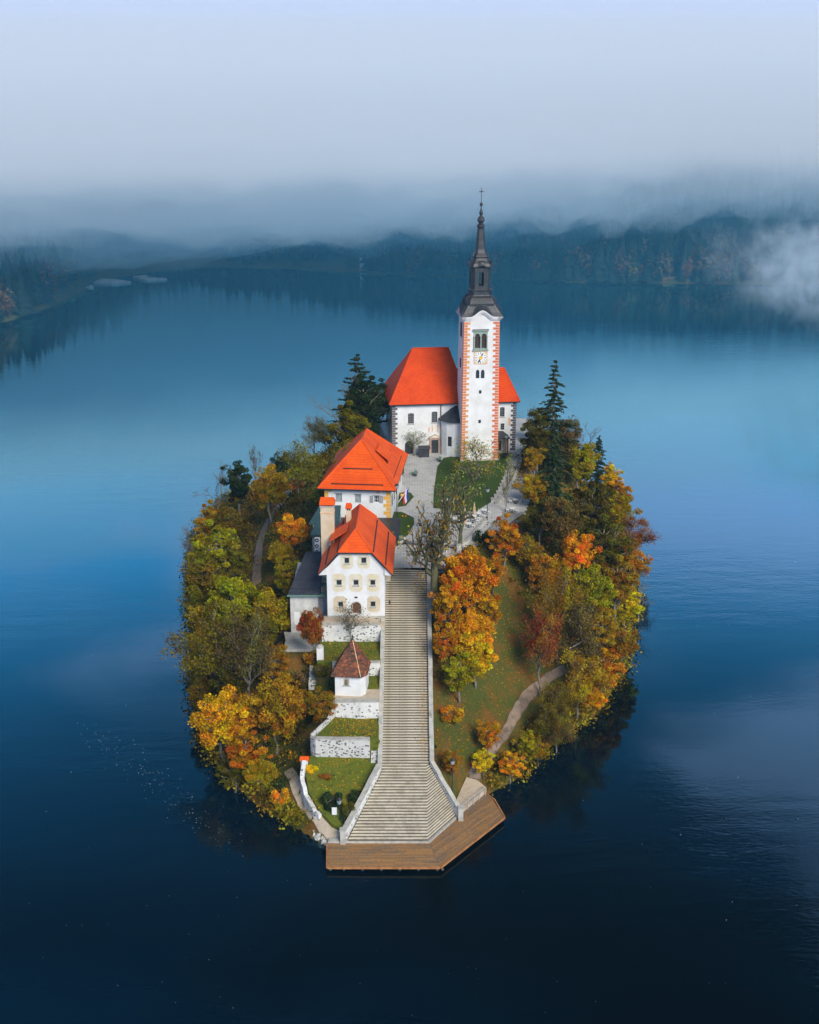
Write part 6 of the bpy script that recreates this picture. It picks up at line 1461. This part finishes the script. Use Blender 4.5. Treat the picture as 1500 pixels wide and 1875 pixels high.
tabs = [((820,922),'beside the ivy trunk, nearest the lawn'), ((834,957),'left of the ivy trunk at the gravel'), ((868,952),'between the two upright beige umbrellas'), ((876,947),'right of the furthest beige umbrella'), ((887,941),'nearest the thin ivy tree'), ((858,966),'in front of the right beige umbrella'), ((866,957),'second from the terrace wall'),
        ((812,1003),'on the lower terrace by the wall end'), ((806,1012),'on the lower terrace beside the gnarled tree'), ((800,996),'behind the gnarled tree trunk'), ((944,922),'on the small right terrace by the dark wall'), ((938,938),'on the small right terrace at its front edge')]
for i, ((px, py), lb) in enumerate(tabs):
    zz = 18.52 if py > 990 else pz(0, 178) + .02; p = W(px, py, zz)
    if py < 990: zz = pz(p.x, p.y) + .01; p = W(px, py, zz)
    cafe_table(p.x, p.y, zz, rnd.uniform(0, 1.5), 'white square cafe table ' + lb)
    for k, (dx, dy) in enumerate(((-.75, .1), (.75, -.1))):
        cafe_chair(p.x + dx, p.y + dy, zz, math.pi / 2 * (1 if dx < 0 else -1), 'white cafe chair ' + ('left' if k == 0 else 'right') + ' of the table ' + lb)
for (px, py, lb) in ((868,958-8,'closed beige umbrella nearest the lawn edge'),(851,965-6,'closed beige umbrella right behind the ivy trunk'),(851,968,'closed beige umbrella in front of its neighbour by the trunk'),(809,1000,'closed beige umbrella beside the gnarled tree')):
    zz = pz(0, 176) if py < 990 else 18.5; p = W(px, py, zz)
    t = thing('umbrella', (p.x, p.y, zz), lb, 'umbrella', 'closed beige umbrellas on the terrace')
    MB().lathe([(.04, 0), (.035, 2.75)], 6).build('pole', M['white_paint'], t); MB().lathe([(.2, .75), (.3, .95), (.24, 1.7), (.12, 2.4), (.03, 2.7)], 8).build('canopy', M['beige_cloth'], t); MB().box(-.3, .3, -.3, .3, 0, .08).build('base', M['stone_pale'], t)
# terrace edge walls
def pxwall(lb, pts, z0f, z1, th=.4, mat='rubble_dark', cap='stone_pale', **kw):
    q = []
    for (a, b) in pts: p = W(a, b, z1); q.append((p.x, p.y, z1 - z0f, z1))
    return wthing('terrace_wall', lb, q, th, M[mat], M[cap] if cap else None, **kw)
pxwall('dark stone wall behind the small right terrace', [(914,908),(930,911),(955,913)], 1.2, 20.3)
pxwall('low stone wall along the outer edge of the cafe terrace', [(838,1000),(858,988),(880,962),(892,948)], 2.4, 19.6, .3)
pxwall('stone wall end closing the small steps on the right', [(815,992),(838,992)], 1.2, 19.3, .5)
pxwall('low planter wall at the head of the stairs on the left', [(722,980),(744,982)], .8, 19.0, .5)
t = wthing('terrace_wall', 'pale curb wall climbing from the terrace to the church path', [(14.2, 184.5, 17, 20.0), (16.4, 190.5, 17.5, 20.4), (18.2, 197, 18, 20.6), (19.7, 204, 18.5, 20.9), (20.6, 210, 19, 21.1)], .5, M['stone_pale'], None)
# curb steps beside the lawn
cs = thing('lawn_steps', (14.4, 185, 19.4), 'pale zigzag steps climbing between lawn and right wood', 'stairs')
for k in range(14):
    u = k / 13; x = 14.3 + 5.0 * u ** .8; y = 185.5 + u * 22; MB().box(x - .9, x + .7, y, y + 1.75, 19, pz(x, y) + .30).build('step', M['stone_pale'], cs, world=True)
# railings
def railing(lb, pts, h, mat, name='railing', n=1):
    t = thing(name, pts[0], lb, 'railing'); mb = MB(); mb.tube([(p[0], p[1], p[2] + h) for p in pts], .05, 5); mb.build('top_rail', M[mat], t, world=True)
    for i in range(len(pts)):
        p = pts[i]; MB().tube([(p[0], p[1], p[2] - .4), (p[0], p[1], p[2] + h)], .045, 4).build('post', M[mat], t, world=True)
    MB().tube([(p[0], p[1], p[2] + h * .5) for p in pts], .03, 4).build('middle_rail', M[mat], t, world=True); return t
railing('green metal railing slanting beside the small right terrace', [tuple(W(a, b, z)) for a, b, z in ((957,925,19.2),(952,937,18.4),(946,951,17.6))], 1.0, 'green_copper')
pr0, pr1 = W(846, 1486, 1.0), W(889, 1452, 1.0)
railing('pale wooden handrail between trodden ground and landing stage', [tuple(pr0.lerp(pr1, k / 4)) for k in range(5)], .9, 'stone_pale')
railing('thin wooden handrail beside the right path', [tuple(on_ground(a, b) + Vector((0, 0, .1))) for a, b in ((910,1372),(920,1358),(930,1344))], .9, 'wood_grey')
# steps of the right path
pt = thing('path_steps', on_ground(868, 1425), 'timber edged steps at the start of the right path', 'stairs')
for k, (a, b) in enumerate(((862,1446),(863,1438),(865,1430),(868,1421),(871,1413),(876,1405),(882,1398))):
    p = on_ground(a, b); MB().box(p.x - .8, p.x + .8, p.y - .1, p.y + .5, p.z - .4, p.z + .24).build('step', M['wood_grey'], pt, world=True)
# lamps
def lamp_post(px, py, z, h, lb):
    p = W(px, py, z) if z is not None else on_ground(px, py); t = thing('street_lamp', p, lb, 'lamp', 'black lamp posts of the island')
    MB().lathe([(.13, -.2), (.13, .3), (.065, .4), (.05, h)], 8).build('pole', M['iron'], t); MB().lathe([(.07, h), (.24, h + .12), (.3, h + .5), (.16, h + .62)], 8).build('lamp_head', M['glass_pale'], t); MB().lathe([(.36, h + .63), (.12, h + .85), (.02, h + .95)], 8).build('lamp_cap', M['iron'], t)
lamp_post(828, 1450, None, 3.6, 'black lamp post right of the flared stair wall'); lamp_post(892, 950, 19.6, 4.4, 'black lamp post at the right edge of the cafe terrace')
lamp_post(929, 892, 20.3, 4.2, 'black lamp post beside the zigzag lawn steps'); lamp_post(622, 1508, None, 2.6, 'lamp post in the hedge by the gravel path'); lamp_post(727, 962, 19.0, 6.0, 'tall black lamp post at the corner between both houses')
lamp_post(926, 834, 20.8, 3.2, 'short black lamp post before the church porch')
# flag on the rear house
fp_ = W(727, 903, 24.0); fl_ = thing('flag', (-1.75, 178.3, 22.2), 'white blue and red national flag on a slanting staff at the rear house', 'flag')
tip = Vector((1.5, .6, 2.1)); MB().tube([(0, 0, 0), tip], .05, 6).build('staff', M['white_paint'], fl_)
for k, (mt) in enumerate((('flag_white', (.75, .75, .75)), ('flag_blue', (.02, .05, .35)), ('flag_red', (.6, .02, .03)))):
    M[mt[0]] = matn(mt[0], mt[1], None, rough=.9)
    order = {0: 1, 1: 2, 2: 0}[k]; vs, fs = [], []
    for i in range(7):
        for j in (0, 1):
            x = tip.x - .75 + (order + j) * .27 + .05 * math.sin(i * 1.4); z = tip.z - .12 - i * .36 - (2 - order - j) * .3; y = tip.y + .08 * math.sin(i * 1.1 + order)
            vs += [(x, y, z), (x, y + .03, z)]
    for i in range(6):
        a = i * 4; fs += [(a, a + 4, a + 6, a + 2), (a + 1, a + 3, a + 7, a + 5)]
    MB().add(vs, fs).build('flag_stripe', M[mt[0]], fl_)
# bench, bins, urn, shed, notice board
def bench(p, rz, lb, mat):
    t = thing('bench', p, lb, 'bench', None, rz); MB().box(-.9, .9, -.22, .22, .4, .46).build('seat', M[mat], t); MB().box(-.9, .9, .2, .26, .5, .85).build('backrest', M[mat], t)
    for x in (-.75, .75): MB().box(x - .05, x + .05, -.2, .25, 0, .4).build('leg', M['iron'], t)
bench(W(743, 915, 19.9), R(80), 'green bench on the planted strip under the flag', 'green_copper'); bench(W(929, 838, 20.75), R(5), 'dark bench at the lawn edge near the church porch', 'iron'); bench(W(762, 869, 20.4), R(85), 'green bench by the small tree before the church', 'green_copper'); bench(W(806, 843, 20.6), R(88), 'green bench at the left lawn corner', 'green_copper')
p = W(741, 993, 18.5); t = thing('litter_bin', p, 'white litter bin beside the small steps', 'bin'); MB().lathe([(.22, 0), (.26, .85), (.22, .9)], 10).build('bin_body', M['white_paint'], t); MB().lathe([(.28, .9), (.2, 1.05), (.05, 1.08)], 10).build('bin_lid', M['iron'], t)
p = W(734, 998, 18.5); t = thing('stone_urn', p, 'stone urn planter in front of the litter bin', 'planter'); MB().lathe([(.3, 0), (.2, .15), (.38, .5), (.42, .9), (.36, .95)], 10).build('urn_body', M['stone_pale'], t); MB().lathe([(.34, .9), (.38, 1.2), (.1, 1.45)], 8).build('urn_plant', M['green_copper'], t)
p = W(736, 913, 19.9); t = thing('flower_pot', p, 'terracotta flower pot under the flag', 'planter'); MB().lathe([(.16, 0), (.26, .4), (.22, .42)], 10).build('pot_body', M['stone_pink'], t); MB().lathe([(.2, .42), (.3, .65), (.08, .85)], 8).build('pot_plant', M['gold'], t)
sh = ch.fp(774.5, 829, -1.6); t = thing('kiosk', ch.p + Vector((sh[0] + .35, -1.0, .05)), 'dark green wooden kiosk left of the church door', 'shed', None, R(6.5))
MB().box(-.9, .9, -.5, .5, -.2, 1.75).build('kiosk_body', M['dark_metal'], t); MB().slab([(-1.1, -.7, 1.75), (1.1, -.7, 1.75), (1.1, .7, 1.95), (-1.1, .7, 1.95)], [(0, 1, 2, 3)], .1).build('kiosk_roof', M['slate'], t)
p = on_ground(613, 1503); t = thing('notice_board', p, 'small white notice board by the gravel path', 'sign'); MB().box(-.05, .05, -.05, .05, 0, 1.6).build('post', M['wood_grey'], t); MB().box(-.3, .3, -.09, -.052, .7, 1.7).build('board', M['white_paint'], t)
# hedge against the big house and wall along the plaza
p = thing('hedge', (-2.6, 203.5, 20.1), 'dark clipped hedge between rear house and church', 'hedge')
C = rsn.uniform(-1, 1, (5000, 3)) * np.array([1.6, 5.2, .9]) + np.array([0, 0, .9]); link('hedge_leaves', leaf_mesh('hedge_leaves', C, .14, rsn.rand(5000), rsn.uniform(.1, .7, 5000), M['leaf'], rsn), p).color = (*DG, 1)
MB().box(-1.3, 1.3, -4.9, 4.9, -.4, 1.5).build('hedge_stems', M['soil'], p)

# ================================================================ far shore
SH = [(-1400, 380), (-320, 430), (-158, 447), (-150, 480), (-146, 519), (-152, 560), (-140, 577), (-122, 597), (-100, 612), (-60, 604), (-15, 588), (40, 570), (90, 556), (190, 554), (330, 540), (480, 470), (1400, 300)]
shx = np.array([a for a, b in SH], float); shy = np.array([b for a, b in SH], float)
def far_shore(x): return float(np.interp(x, shx, shy))
def hill(x, y):
    d = y - np.interp(x, shx, shy); k = np.clip((x + 140) / 260, 0, 1); k = k * k * (3 - 2 * k); k2 = np.clip((-x - 130) / 60, 0, 1)
    slope = .05 + .44 * k + .10 * k2; z = np.minimum(.6 + np.maximum(d - 6, 0) * slope, 24 * k + 11) * (d > 0) + np.where(d <= 0, d * .3, 0)
    z = np.where((d > 0) & (d <= 6), .6 * d / 6 + .02, z) + np.where(d > 10, (vnoise(x + 3000, y, 40, 9) - .5) * np.minimum(d * .04, 4), 0)
    z = np.where(d > 240, 2 + (z - 2) * np.clip(1 - (d - 240) / 300, 0, 1), z)
    return np.maximum(z, -3)
def fz(x, y): return float(hill(np.array([float(x)]), np.array([float(y)]))[0])
fx = np.concatenate([np.linspace(-1400, -340, 40), np.arange(-335, 420, 6.0), np.linspace(425, 1400, 40)]); fy = np.concatenate([np.arange(296, 720, 6.0), np.linspace(730, 1580, 40)])
FX, FY = np.meshgrid(fx, fy); FZ = hill(FX.ravel(), FY.ravel()).reshape(FX.shape)
idx = np.arange(FX.size).reshape(FX.shape); quads = np.stack([idx[:-1, :-1], idx[:-1, 1:], idx[1:, 1:], idx[1:, :-1]], -1).reshape(-1, 4)
me = np_mesh('hills', np.stack([FX, FY, FZ], -1).reshape(-1, 3), quads, M['forest_floor']); tag(link('hills', me), 'wooded hills along the far shore', kind='structure')
M['forest'] = mat_leaf('far_foliage')
# forest as one mass: tiered conifers and lumpy broadleaf crowns
def conifer_tpl(seed):
    rs = np.random.RandomState(seed); V, F = [], []; n = 9
    for k in range(7):
        z0, z1 = .08 + k * .125, .08 + k * .125 + .26; r = .22 * (1 - k / 7.6) ** .85; b = len(V)
        for i in range(n): a = 2 * math.pi * i / n + k; rr = r * (1 if i % 2 else .62) * rs.uniform(.8, 1.2); V.append((rr * math.cos(a), rr * math.sin(a), z0 - .03 * (i % 2)))
        V.append((0, 0, min(z1, 1)))
        for i in range(n): F.append((b + i, b + (i + 1) % n, b + n))
    return np.array(V), np.array(F)
def broad_tpl(seed):
    rs = np.random.RandomState(seed); m_ = 110; d = rs.normal(size=(m_, 3)); d /= np.linalg.norm(d, axis=1)[:, None]
    C = d * rs.uniform(.5, 1, (m_, 1)) ** .5 * np.array([.3, .3, .38]) * (1 + .25 * np.sin(d[:, :1] * 5 + seed)) + np.array([0, 0, .58]); a = rs.normal(size=(m_, 3)); a /= np.linalg.norm(a, axis=1)[:, None]; b = np.cross(a, d); b /= np.linalg.norm(b, axis=1)[:, None] + 1e-6
    s = .075; V = np.stack([C - a * s, C + b * s, C + a * s], 1).reshape(-1, 3); return V, np.arange(3 * m_).reshape(m_, 3)
ct = [conifer_tpl(i) for i in range(5)]; bt = [broad_tpl(i) for i in range(5)]; rf = np.random.RandomState(77)
def forest(name, lb, n, xr, dr, h, con, col_c, col_b, keep=None):
    for typ, tp, col in (('con', ct, col_c), ('bro', bt, col_b)):
        Vs, Fs, T = [], [], []; base = 0; m_ = int(n * (con if typ == 'con' else 1 - con))
        for i in range(m_):
            x = rf.uniform(*xr); d = dr[0] + (dr[1] - dr[0]) * rf.rand() ** 1.25; y = far_shore(x) + d
            if keep and not keep(x, y, d): continue
            V, F = tp[rf.randint(5)]; H_ = rf.uniform(*h) * (1 if typ == 'con' else .72); w = rf.uniform(.75, 1.25); a = rf.uniform(0, 6.28)
            ca, sa = math.cos(a), math.sin(a); P = V @ np.array([[ca * w, sa * w, 0], [-sa * w, ca * w, 0], [0, 0, 1]]) * H_ + np.array([x, y, fz(x, y) - .5])
            Vs.append(P); Fs.append(F + base); base += len(P); hv = rf.rand(); vv = rf.uniform(.1, .8); T.append(np.tile([hv, vv, vv, 1], (len(P), 1)))
        if not Vs: continue
        me = np_mesh(name, np.concatenate(Vs), np.concatenate(Fs), M['forest'], {'tint': np.concatenate(T)}); o = link(name, me); o.color = (*col, 1)
        tag(o, lb + (' of dark conifers' if typ == 'con' else ' of leafy trees'), kind='stuff')
forest('forest', 'misty hillside forest at the right', 4200, (-25, 480), (1, 230), (13, 24), .72, (.030, .050, .035), (.16, .10, .04))
forest('forest', 'misty wood on the left headland', 1700, (-420, -149), (1, 130), (12, 24), .6, (.030, .050, .035), (.20, .10, .035))
forest('forest', 'misty wood behind the far bathing beach', 1700, (-150, 0), (16, 260), (9, 22), .55, (.030, .055, .040), (.15, .11, .05), keep=lambda x, y, d: not (x < -96 and d < 42) and vnoise(np.array([x + 900.]), np.array([y]), 45, 4)[0] > .22)
# single trees that can be told apart on the far shore
def place_far(kind, px, w, col, lb, d=4, hs=1.0):
    P_ = PROTO[kind]
    x = (px - 750) / FPX * 560
    for _ in range(6): y = far_shore(x) + d; x = (px - 750) / ppm(x, y, 2)
    s = w / (2 * P_['R'] * ppm(x, y, 5)); t = thing('tree', (x, y, fz(x, y) - .2), lb, 'tree', None, rnd.uniform(0, 6)); t.scale = (s, s, s * hs); link('trunk', P_['trunk'], t)
    if P_['crown']: link('crown', P_['crown'], t).color = (*col, 1)
for a in (('tall',923,22,(.50,.17,.09),'russet poplar on the far shore right of the spire',3,1.5),('round',1174,22,(.45,.22,.10),'pale orange tree on the far right shore',4,1.3),('round',1196,16,(.40,.22,.10),'smaller tan tree beside the pale orange one on the far shore',3,1.0),('tall',1260,20,(.40,.20,.10),'tan pointed tree on the far right shore before the mist',3,1.4),
          ('round',80,22,(.50,.22,.07),'rusty tree at the tip of the left headland',4,1.0),('round',107,14,(.46,.25,.09),'small tan tree at the end of the left headland',3,1.0),('tall',45,20,(.42,.20,.07),'orange brown tree on the left headland shore',5,1.3),('round',12,26,(.40,.13,.06),'dark rusty tree at the left edge of the far shore',5,1.0),('tall',72,18,(.40,.22,.09),'tan pointed tree behind the headland shore',10,1.5),
          ('round',768,18,(.42,.24,.14),'faded pink brown tree left of the spire on the far shore',4,1.1),('spruce',545,22,(.03,.05,.035),'tall dark spruce on the far middle shore',6,1.0),('spruce',455,24,(.03,.05,.035),'dark spruce on the far shore left of middle',6,1.0),('spruce',640,20,(.03,.05,.035),'slim dark spruce left of the far villa',8,1.0),
          ('round',1330,24,(.35,.22,.10),'tan tree inside the drifting mist at right',4,1.0),('tall',1080,14,(.30,.18,.08),'thin brown tree on the far shore road',4,1.4),('round',410,16,(.40,.20,.10),'reddish tree by the far middle shore',5,1.0)):
    place_far(*a)
# houses, beach and road on the far shore
def far_house(px, py_or_d, w, dpt, h, rh, lb, rz=0.0, d=None, wallm='plaster', roofm='tile_old', rows=2, cols=4, name='house'):
    x = (px - 750) / FPX * 570
    for _ in range(6): y = far_shore(x) + d; x = (px - 750) / ppm(x, y, 5)
    g = fz(x, y); t = thing(name, (x, y, g), lb, 'house', None, R(rz))
    MB().box(-w / 2, w / 2, 0, dpt, -2, h).build('house_wall', M[wallm], t)
    MB().slab([(-w / 2 - .5, -.5, h), (w / 2 + .5, -.5, h), (w / 2 + .5, dpt + .5, h), (-w / 2 - .5, dpt + .5, h), (-w / 2 + w * .2, dpt / 2, h + rh), (w / 2 - w * .2, dpt / 2, h + rh)], [(0, 1, 5, 4), (1, 2, 5), (2, 3, 4, 5), (3, 0, 4)], .3).build('roof', M[roofm], t)
    for r_ in range(rows):
        for c_ in range(cols):
            xx = -w / 2 + w * (c_ + .5) / cols; zz = .9 + r_ * (h - .6) / rows; MB().box(xx - .5, xx + .5, -.06, .1, zz, zz + 1.3).build('window', M['glass'], t)
    return t
t = far_house(694, 0, 9, 9, 8.5, 3.5, 'tall pale villa with gable on the far shore', 0, d=8, rows=3, cols=3)
MB().box(-9.5, -4.52, .5, 8, -1, 6).build('wing_wall', M['plaster'], t); MB().slab([(-10, 0, 6), (-4.4, 0, 6), (-4.4, 8.5, 6), (-10, 8.5, 6), (-10, 4, 8), (-4.4, 4, 8)], [(0, 1, 5, 4), (2, 3, 4, 5), (3, 0, 4)], .25).build('wing_roof', M['slate'], t)
far_house(738, 0, 13, 8, 4.0, 4, 'long low house right of the far villa', -4, d=32, rows=1, cols=5)
far_house(113, 0, 14, 10, 8, 3, 'large pale house high in the fog at the upper left', 6, d=150, rows=3, cols=5); far_house(176, 0, 8, 8, 6, 3, 'small white house in the fog above the beach', 0, d=170)
far_house(318, 0, 9, 8, 6, 3, 'pale house dissolving in fog above the middle shore', 0, d=185); far_house(200, 0, 7, 7, 5, 3, 'little white house behind the small white one in the fog', 0, d=200)
far_house(510, 0, 9, 8, 5, 3, 'faint pale house in the fog left of the far villa', 0, d=40)
def far_sheet(name, pts, z, mat, lb): return trisheet(name, [tuple(W(a, b, z).to_2d()) for a, b in pts], z, mat, lb, 1.6)
M['pale_gravel'] = matn('pale_gravel', (.60, .56, .52), (.48, .45, .42), .2, .95)
far_sheet('beach', [(160,516.5),(205,518),(240,515),(212,511),(165,509)], .9, M['pale_gravel'], 'pale gravel beach on the far left shore'); far_sheet('beach', [(243,505.5),(268,512),(306,509.5),(272,507.5),(268,503)], .9, M['pale_gravel'], 'second narrow beach right of the first')
def boat_hut(px, py, w, lb):
    p = W(px, py, .9); t = thing('boat_house', p, lb, 'boat house'); MB().box(-w / 2, w / 2, 0, 4, -1, 2.6).build('hut_wall', M['white_paint'], t); MB().slab([(-w / 2 - .4, -.4, 2.6), (w / 2 + .4, -.4, 2.6), (w / 2 + .4, 4.4, 3.2), (-w / 2 - .4, 4.4, 3.2)], [(0, 1, 2, 3)], .2).build('hut_roof', M['slate'], t)
    for k in range(3): MB().box(-w / 2 + w * (k + .25) / 3, -w / 2 + w * (k + .75) / 3, -.06, .05, 0, 2).build('gate', M['wood_grey'], t)
boat_hut(147, 517, 5.5, 'pale boat house at the end of the far beach')
def jetty(px, py, L, lb, rz):
    p = W(px, py, .4); t = thing('jetty', p, lb, 'jetty', None, R(rz)); MB().box(-L / 2, L / 2, -.9, .9, -.15, .15).build('jetty_deck', M['white_paint'], t)
    for x in np.linspace(-L / 2 + .5, L / 2 - .5, 5): MB().box(x - .1, x + .1, -.8, .8, -2, -.16).build('pile', M['wood_grey'], t)
jetty(152, 526, 8.5, 'pale floating jetty before the boat house', -8)
def boat(px, py, L, lb, rz):
    p = W(px, py, .05); t = thing('rowing_boat', p, lb, 'boat', 'pale boats moored by the far jetty', R(rz))
    pr = [(-.5, .0), (-.42, .16), (-.2, .22), (.1, .21), (.35, .13), (.5, 0)]; out_ = [(x * L, y * L * .8) for x, y in pr] + [(x * L, -y * L * .8) for x, y in reversed(pr[1:-1])]; n = len(out_)
    vs = [(x * .8, y * .6, -.2) for x, y in out_] + [(x, y, .5) for x, y in out_] + [(x * .9, y * .85, .42) for x, y in out_]; fs = [tuple(range(n))] + [(i, n + i, n + (i + 1) % n, (i + 1) % n) for i in range(n)] + [(n + i, 2 * n + i, 2 * n + (i + 1) % n, n + (i + 1) % n) for i in range(n)] + [tuple(range(2 * n, 3 * n))]
    MB().add(vs, fs).build('hull', M['white_paint'], t); MB().box(-.3, .0, -.5, .5, .43, .55).build('thwart', M['wood_brown'], t)
boat(163, 525, 4.0, 'pale boat at the right end of the far jetty', 20); boat(166, 528, 3.6, 'smaller pale boat in front of the far jetty', -15)
MB_r = strip_far = None
def far_road(lb, pts, w, mat):
    vs, fs = [], []
    for i, (x, d) in enumerate(pts):
        y = far_shore(x) + d; 
        for k in (-.5, .5): vs.append((x, y + k * w, fz(x, y) + .9))
    for i in range(len(pts) - 1): fs.append((2 * i, 2 * i + 2, 2 * i + 3, 2 * i + 1))
    mb = MB(); mb.slab(vs, fs, 1.2); return tag(mb.build('road', mat), lb, kind='structure')
far_road('pale shore road along the foot of the far right hill', [(x, 8 + 1.5 * math.sin(x * .05)) for x in range(-10, 300, 8)], 1.6, M['dirt_path'])
far_road('pale road climbing in fog above the far left beach', [(-150 + i * 6, 110 + i * 6) for i in range(14)], 5, M['pale_gravel'])

# ================================================================ air, fog bank and drifting mist
mb = MB(); mb.box(-1590, 1590, -290, 1600, -8, 236); hz_o = mb.build('haze', mat_vol('thin_air_haze', (.45, .78, 1.0), .00010)); tag(hz_o, 'thin blue air over the whole lake', kind='stuff')
def fog_sheet(name, lb, x0, x1, y0, y1, zb, zt, amp, dens, seed, ycurve, color=(.955, .98, 1.0), rise=.05):
    """a closed lens of fog with an uneven underside and a receding front"""
    nx, ny = 150, 46; vs, fs = [], []; xs = np.concatenate([np.linspace(x0, -340, 15), np.linspace(-330, 430, 120), np.linspace(445, min(x1, 1300), 15)]) if x1 > 500 else np.linspace(x0, x1, nx); ts = np.linspace(0, 1, ny) ** 1.6
    X = np.repeat(xs[None, :], ny, 0); Y0 = np.array([ycurve(x) for x in xs]); Y = Y0[None, :] + (y1 - Y0)[None, :] * ts[:, None]
    sc2 = 1 + ts[:, None] * 3
    nz = (vnoise(X + 2000, Y, 34, seed) - .5) * .55 + (vnoise(X + 900, Y, 13, seed + 1) - .5) * .8 + (vnoise(X + 400, Y, 7, seed + 2) - .5) * .4
    front = np.clip(ts[:, None] / .03, 0, 1) ** .6; side = np.clip((X - x0) / 200, 0, 1) * np.clip((x1 - X) / 200, 0, 1)
    top = zt - 6 + nz * 3 + (Y - 430).clip(0) * rise; mid = zb + (zt - zb) * .45; B = mid + (zb + amp * nz - mid) * front * side; T_ = mid + (top - mid) * front * side + .5
    V = np.concatenate([np.stack([X, Y, B], -1).reshape(-1, 3), np.stack([X, Y, T_], -1).reshape(-1, 3)]); idx = np.arange(nx * ny).reshape(ny, nx); q = np.stack([idx[:-1, :-1], idx[1:, :-1], idx[1:, 1:], idx[:-1, 1:]], -1).reshape(-1, 4)
    top_q = q[:, ::-1] + nx * ny; ring = list(idx[0, :]) + list(idx[1:, -1]) + list(idx[-1, -2::-1]) + list(idx[-2:0, 0]); ring = np.array(ring); nxt = np.roll(ring, -1)
    sd_ = np.stack([ring, nxt, nxt + nx * ny, ring + nx * ny], -1)
    o = link(name, np_mesh(name, V, [q, top_q, sd_], mat_vol(name + '_air', color, dens))); tag(o, lb, kind='stuff'); return o
fy_ = lambda off: (lambda x: np.interp(x, [-1300, -300, -120, 0, 120, 260, 1300], [300, 330, 400, 430, 500, 520, 420]) + off)
for k_, (zb_, zt_, dn_, off_, ri_, lb_) in enumerate(((15, 50, .0012, 60, .01, 'thinnest and lowest wisps of the fog bank over the far woods'), (22, 55, .0022, 20, .012, 'low thin fog lying on the far woods'), (25, 60, .0045, 50, .016, 'middle fog of the bank over the far woods'),
    (30, 64, .0085, 10, .022, 'thick fog hiding the far hilltops'), (36, 70, .0150, 45, .030, 'thickest fog in the heart of the bank'), (45, 96, .0048, 0, .075, 'high thin fog merging the bank with the sky'), (50, 104, .0018, 30, .108, 'highest veil of fog fading into the pale sky'))):
    fog_sheet('fog', lb_, -1300 + k_ * 7, 1300 - k_ * 7, 0, 1560 - k_ * 5, zb_, zt_, 9 + k_ * 1.6, dn_, 31 + k_ * 10, fy_(off_), rise=ri_, color=(.40, .78, 1.0) if k_ < 2 else (.93, .965, 1.0))
fog_sheet('haze', 'blue haze standing low over the far water', -1350, 1350, 0, 1500,     .4, 60, .2, .0008, 81, lambda x: 300 + abs(x) * .05, color=(.08, .60, 1.0), rise=.02)
fog_sheet('fog', 'thin veil of fog over the far left bay', -1200, 60, 0, 1200, 10, 60, 7, .009, 51, lambda x: float(np.interp(x, [-1200, -160, -60, 60], [430, 470, 500, 560])))
# drifting mist over the water at the right: broken wisps
def mist(name, lb, c, s, dens, scale, lo, hi, seed):
    m = bpy.data.materials.new('drifting_mist'); m.use_nodes = True; t = m.node_tree; t.nodes.clear(); o = N(t, 'ShaderNodeOutputMaterial'); v = N(t, 'ShaderNodeVolumePrincipled'); tc = N(t, 'ShaderNodeTexCoord').outputs['Object']
    n1 = noise(t, mapping(t, tc, (scale, scale, scale * .8), loc=(seed, 0, 0)), 1.0, 6, .62, 2.2)
    sx = N(t, 'ShaderNodeVectorMath', operation='DIVIDE'); t.links.new(tc, sx.inputs[0]); sx.inputs[1].default_value = s
    ln = N(t, 'ShaderNodeVectorMath', operation='LENGTH'); t.links.new(sx.outputs[0], ln.inputs[0]); fall = maprange(t, ln.outputs['Value'], .35, 1.0, 1, 0)
    dn = mathn(t, 'MULTIPLY', maprange(t, mathn(t, 'ADD', n1, mathn(t, 'MULTIPLY', mathn(t, 'SUBTRACT', fall, 1.0), .22)), lo, hi), mathn(t, 'MULTIPLY', fall, dens))
    t.links.new(dn, v.inputs['Density']); v.inputs['Color'].default_value = (.86, .93, 1, 1); t.links.new(v.outputs[0], o.inputs['Volume'])
    mb = MB(); mb.lathe([(s[0] * .1, -s[2]), (s[0] * .8, -s[2] * .6), (s[0], 0), (s[0] * .8, s[2] * .6), (s[0] * .1, s[2])], 20); mb.v = [(x, y * s[1] / s[0], z) for x, y, z in mb.v]
    ob = mb.build(name, m); ob.location = c; tag(ob, lb, kind='stuff'); return ob
mist('mist', 'torn white mist drifting up from the water at the right', (163, 398, 26), (96, 170, 25), .040, .055, .43, .64, 3.0)
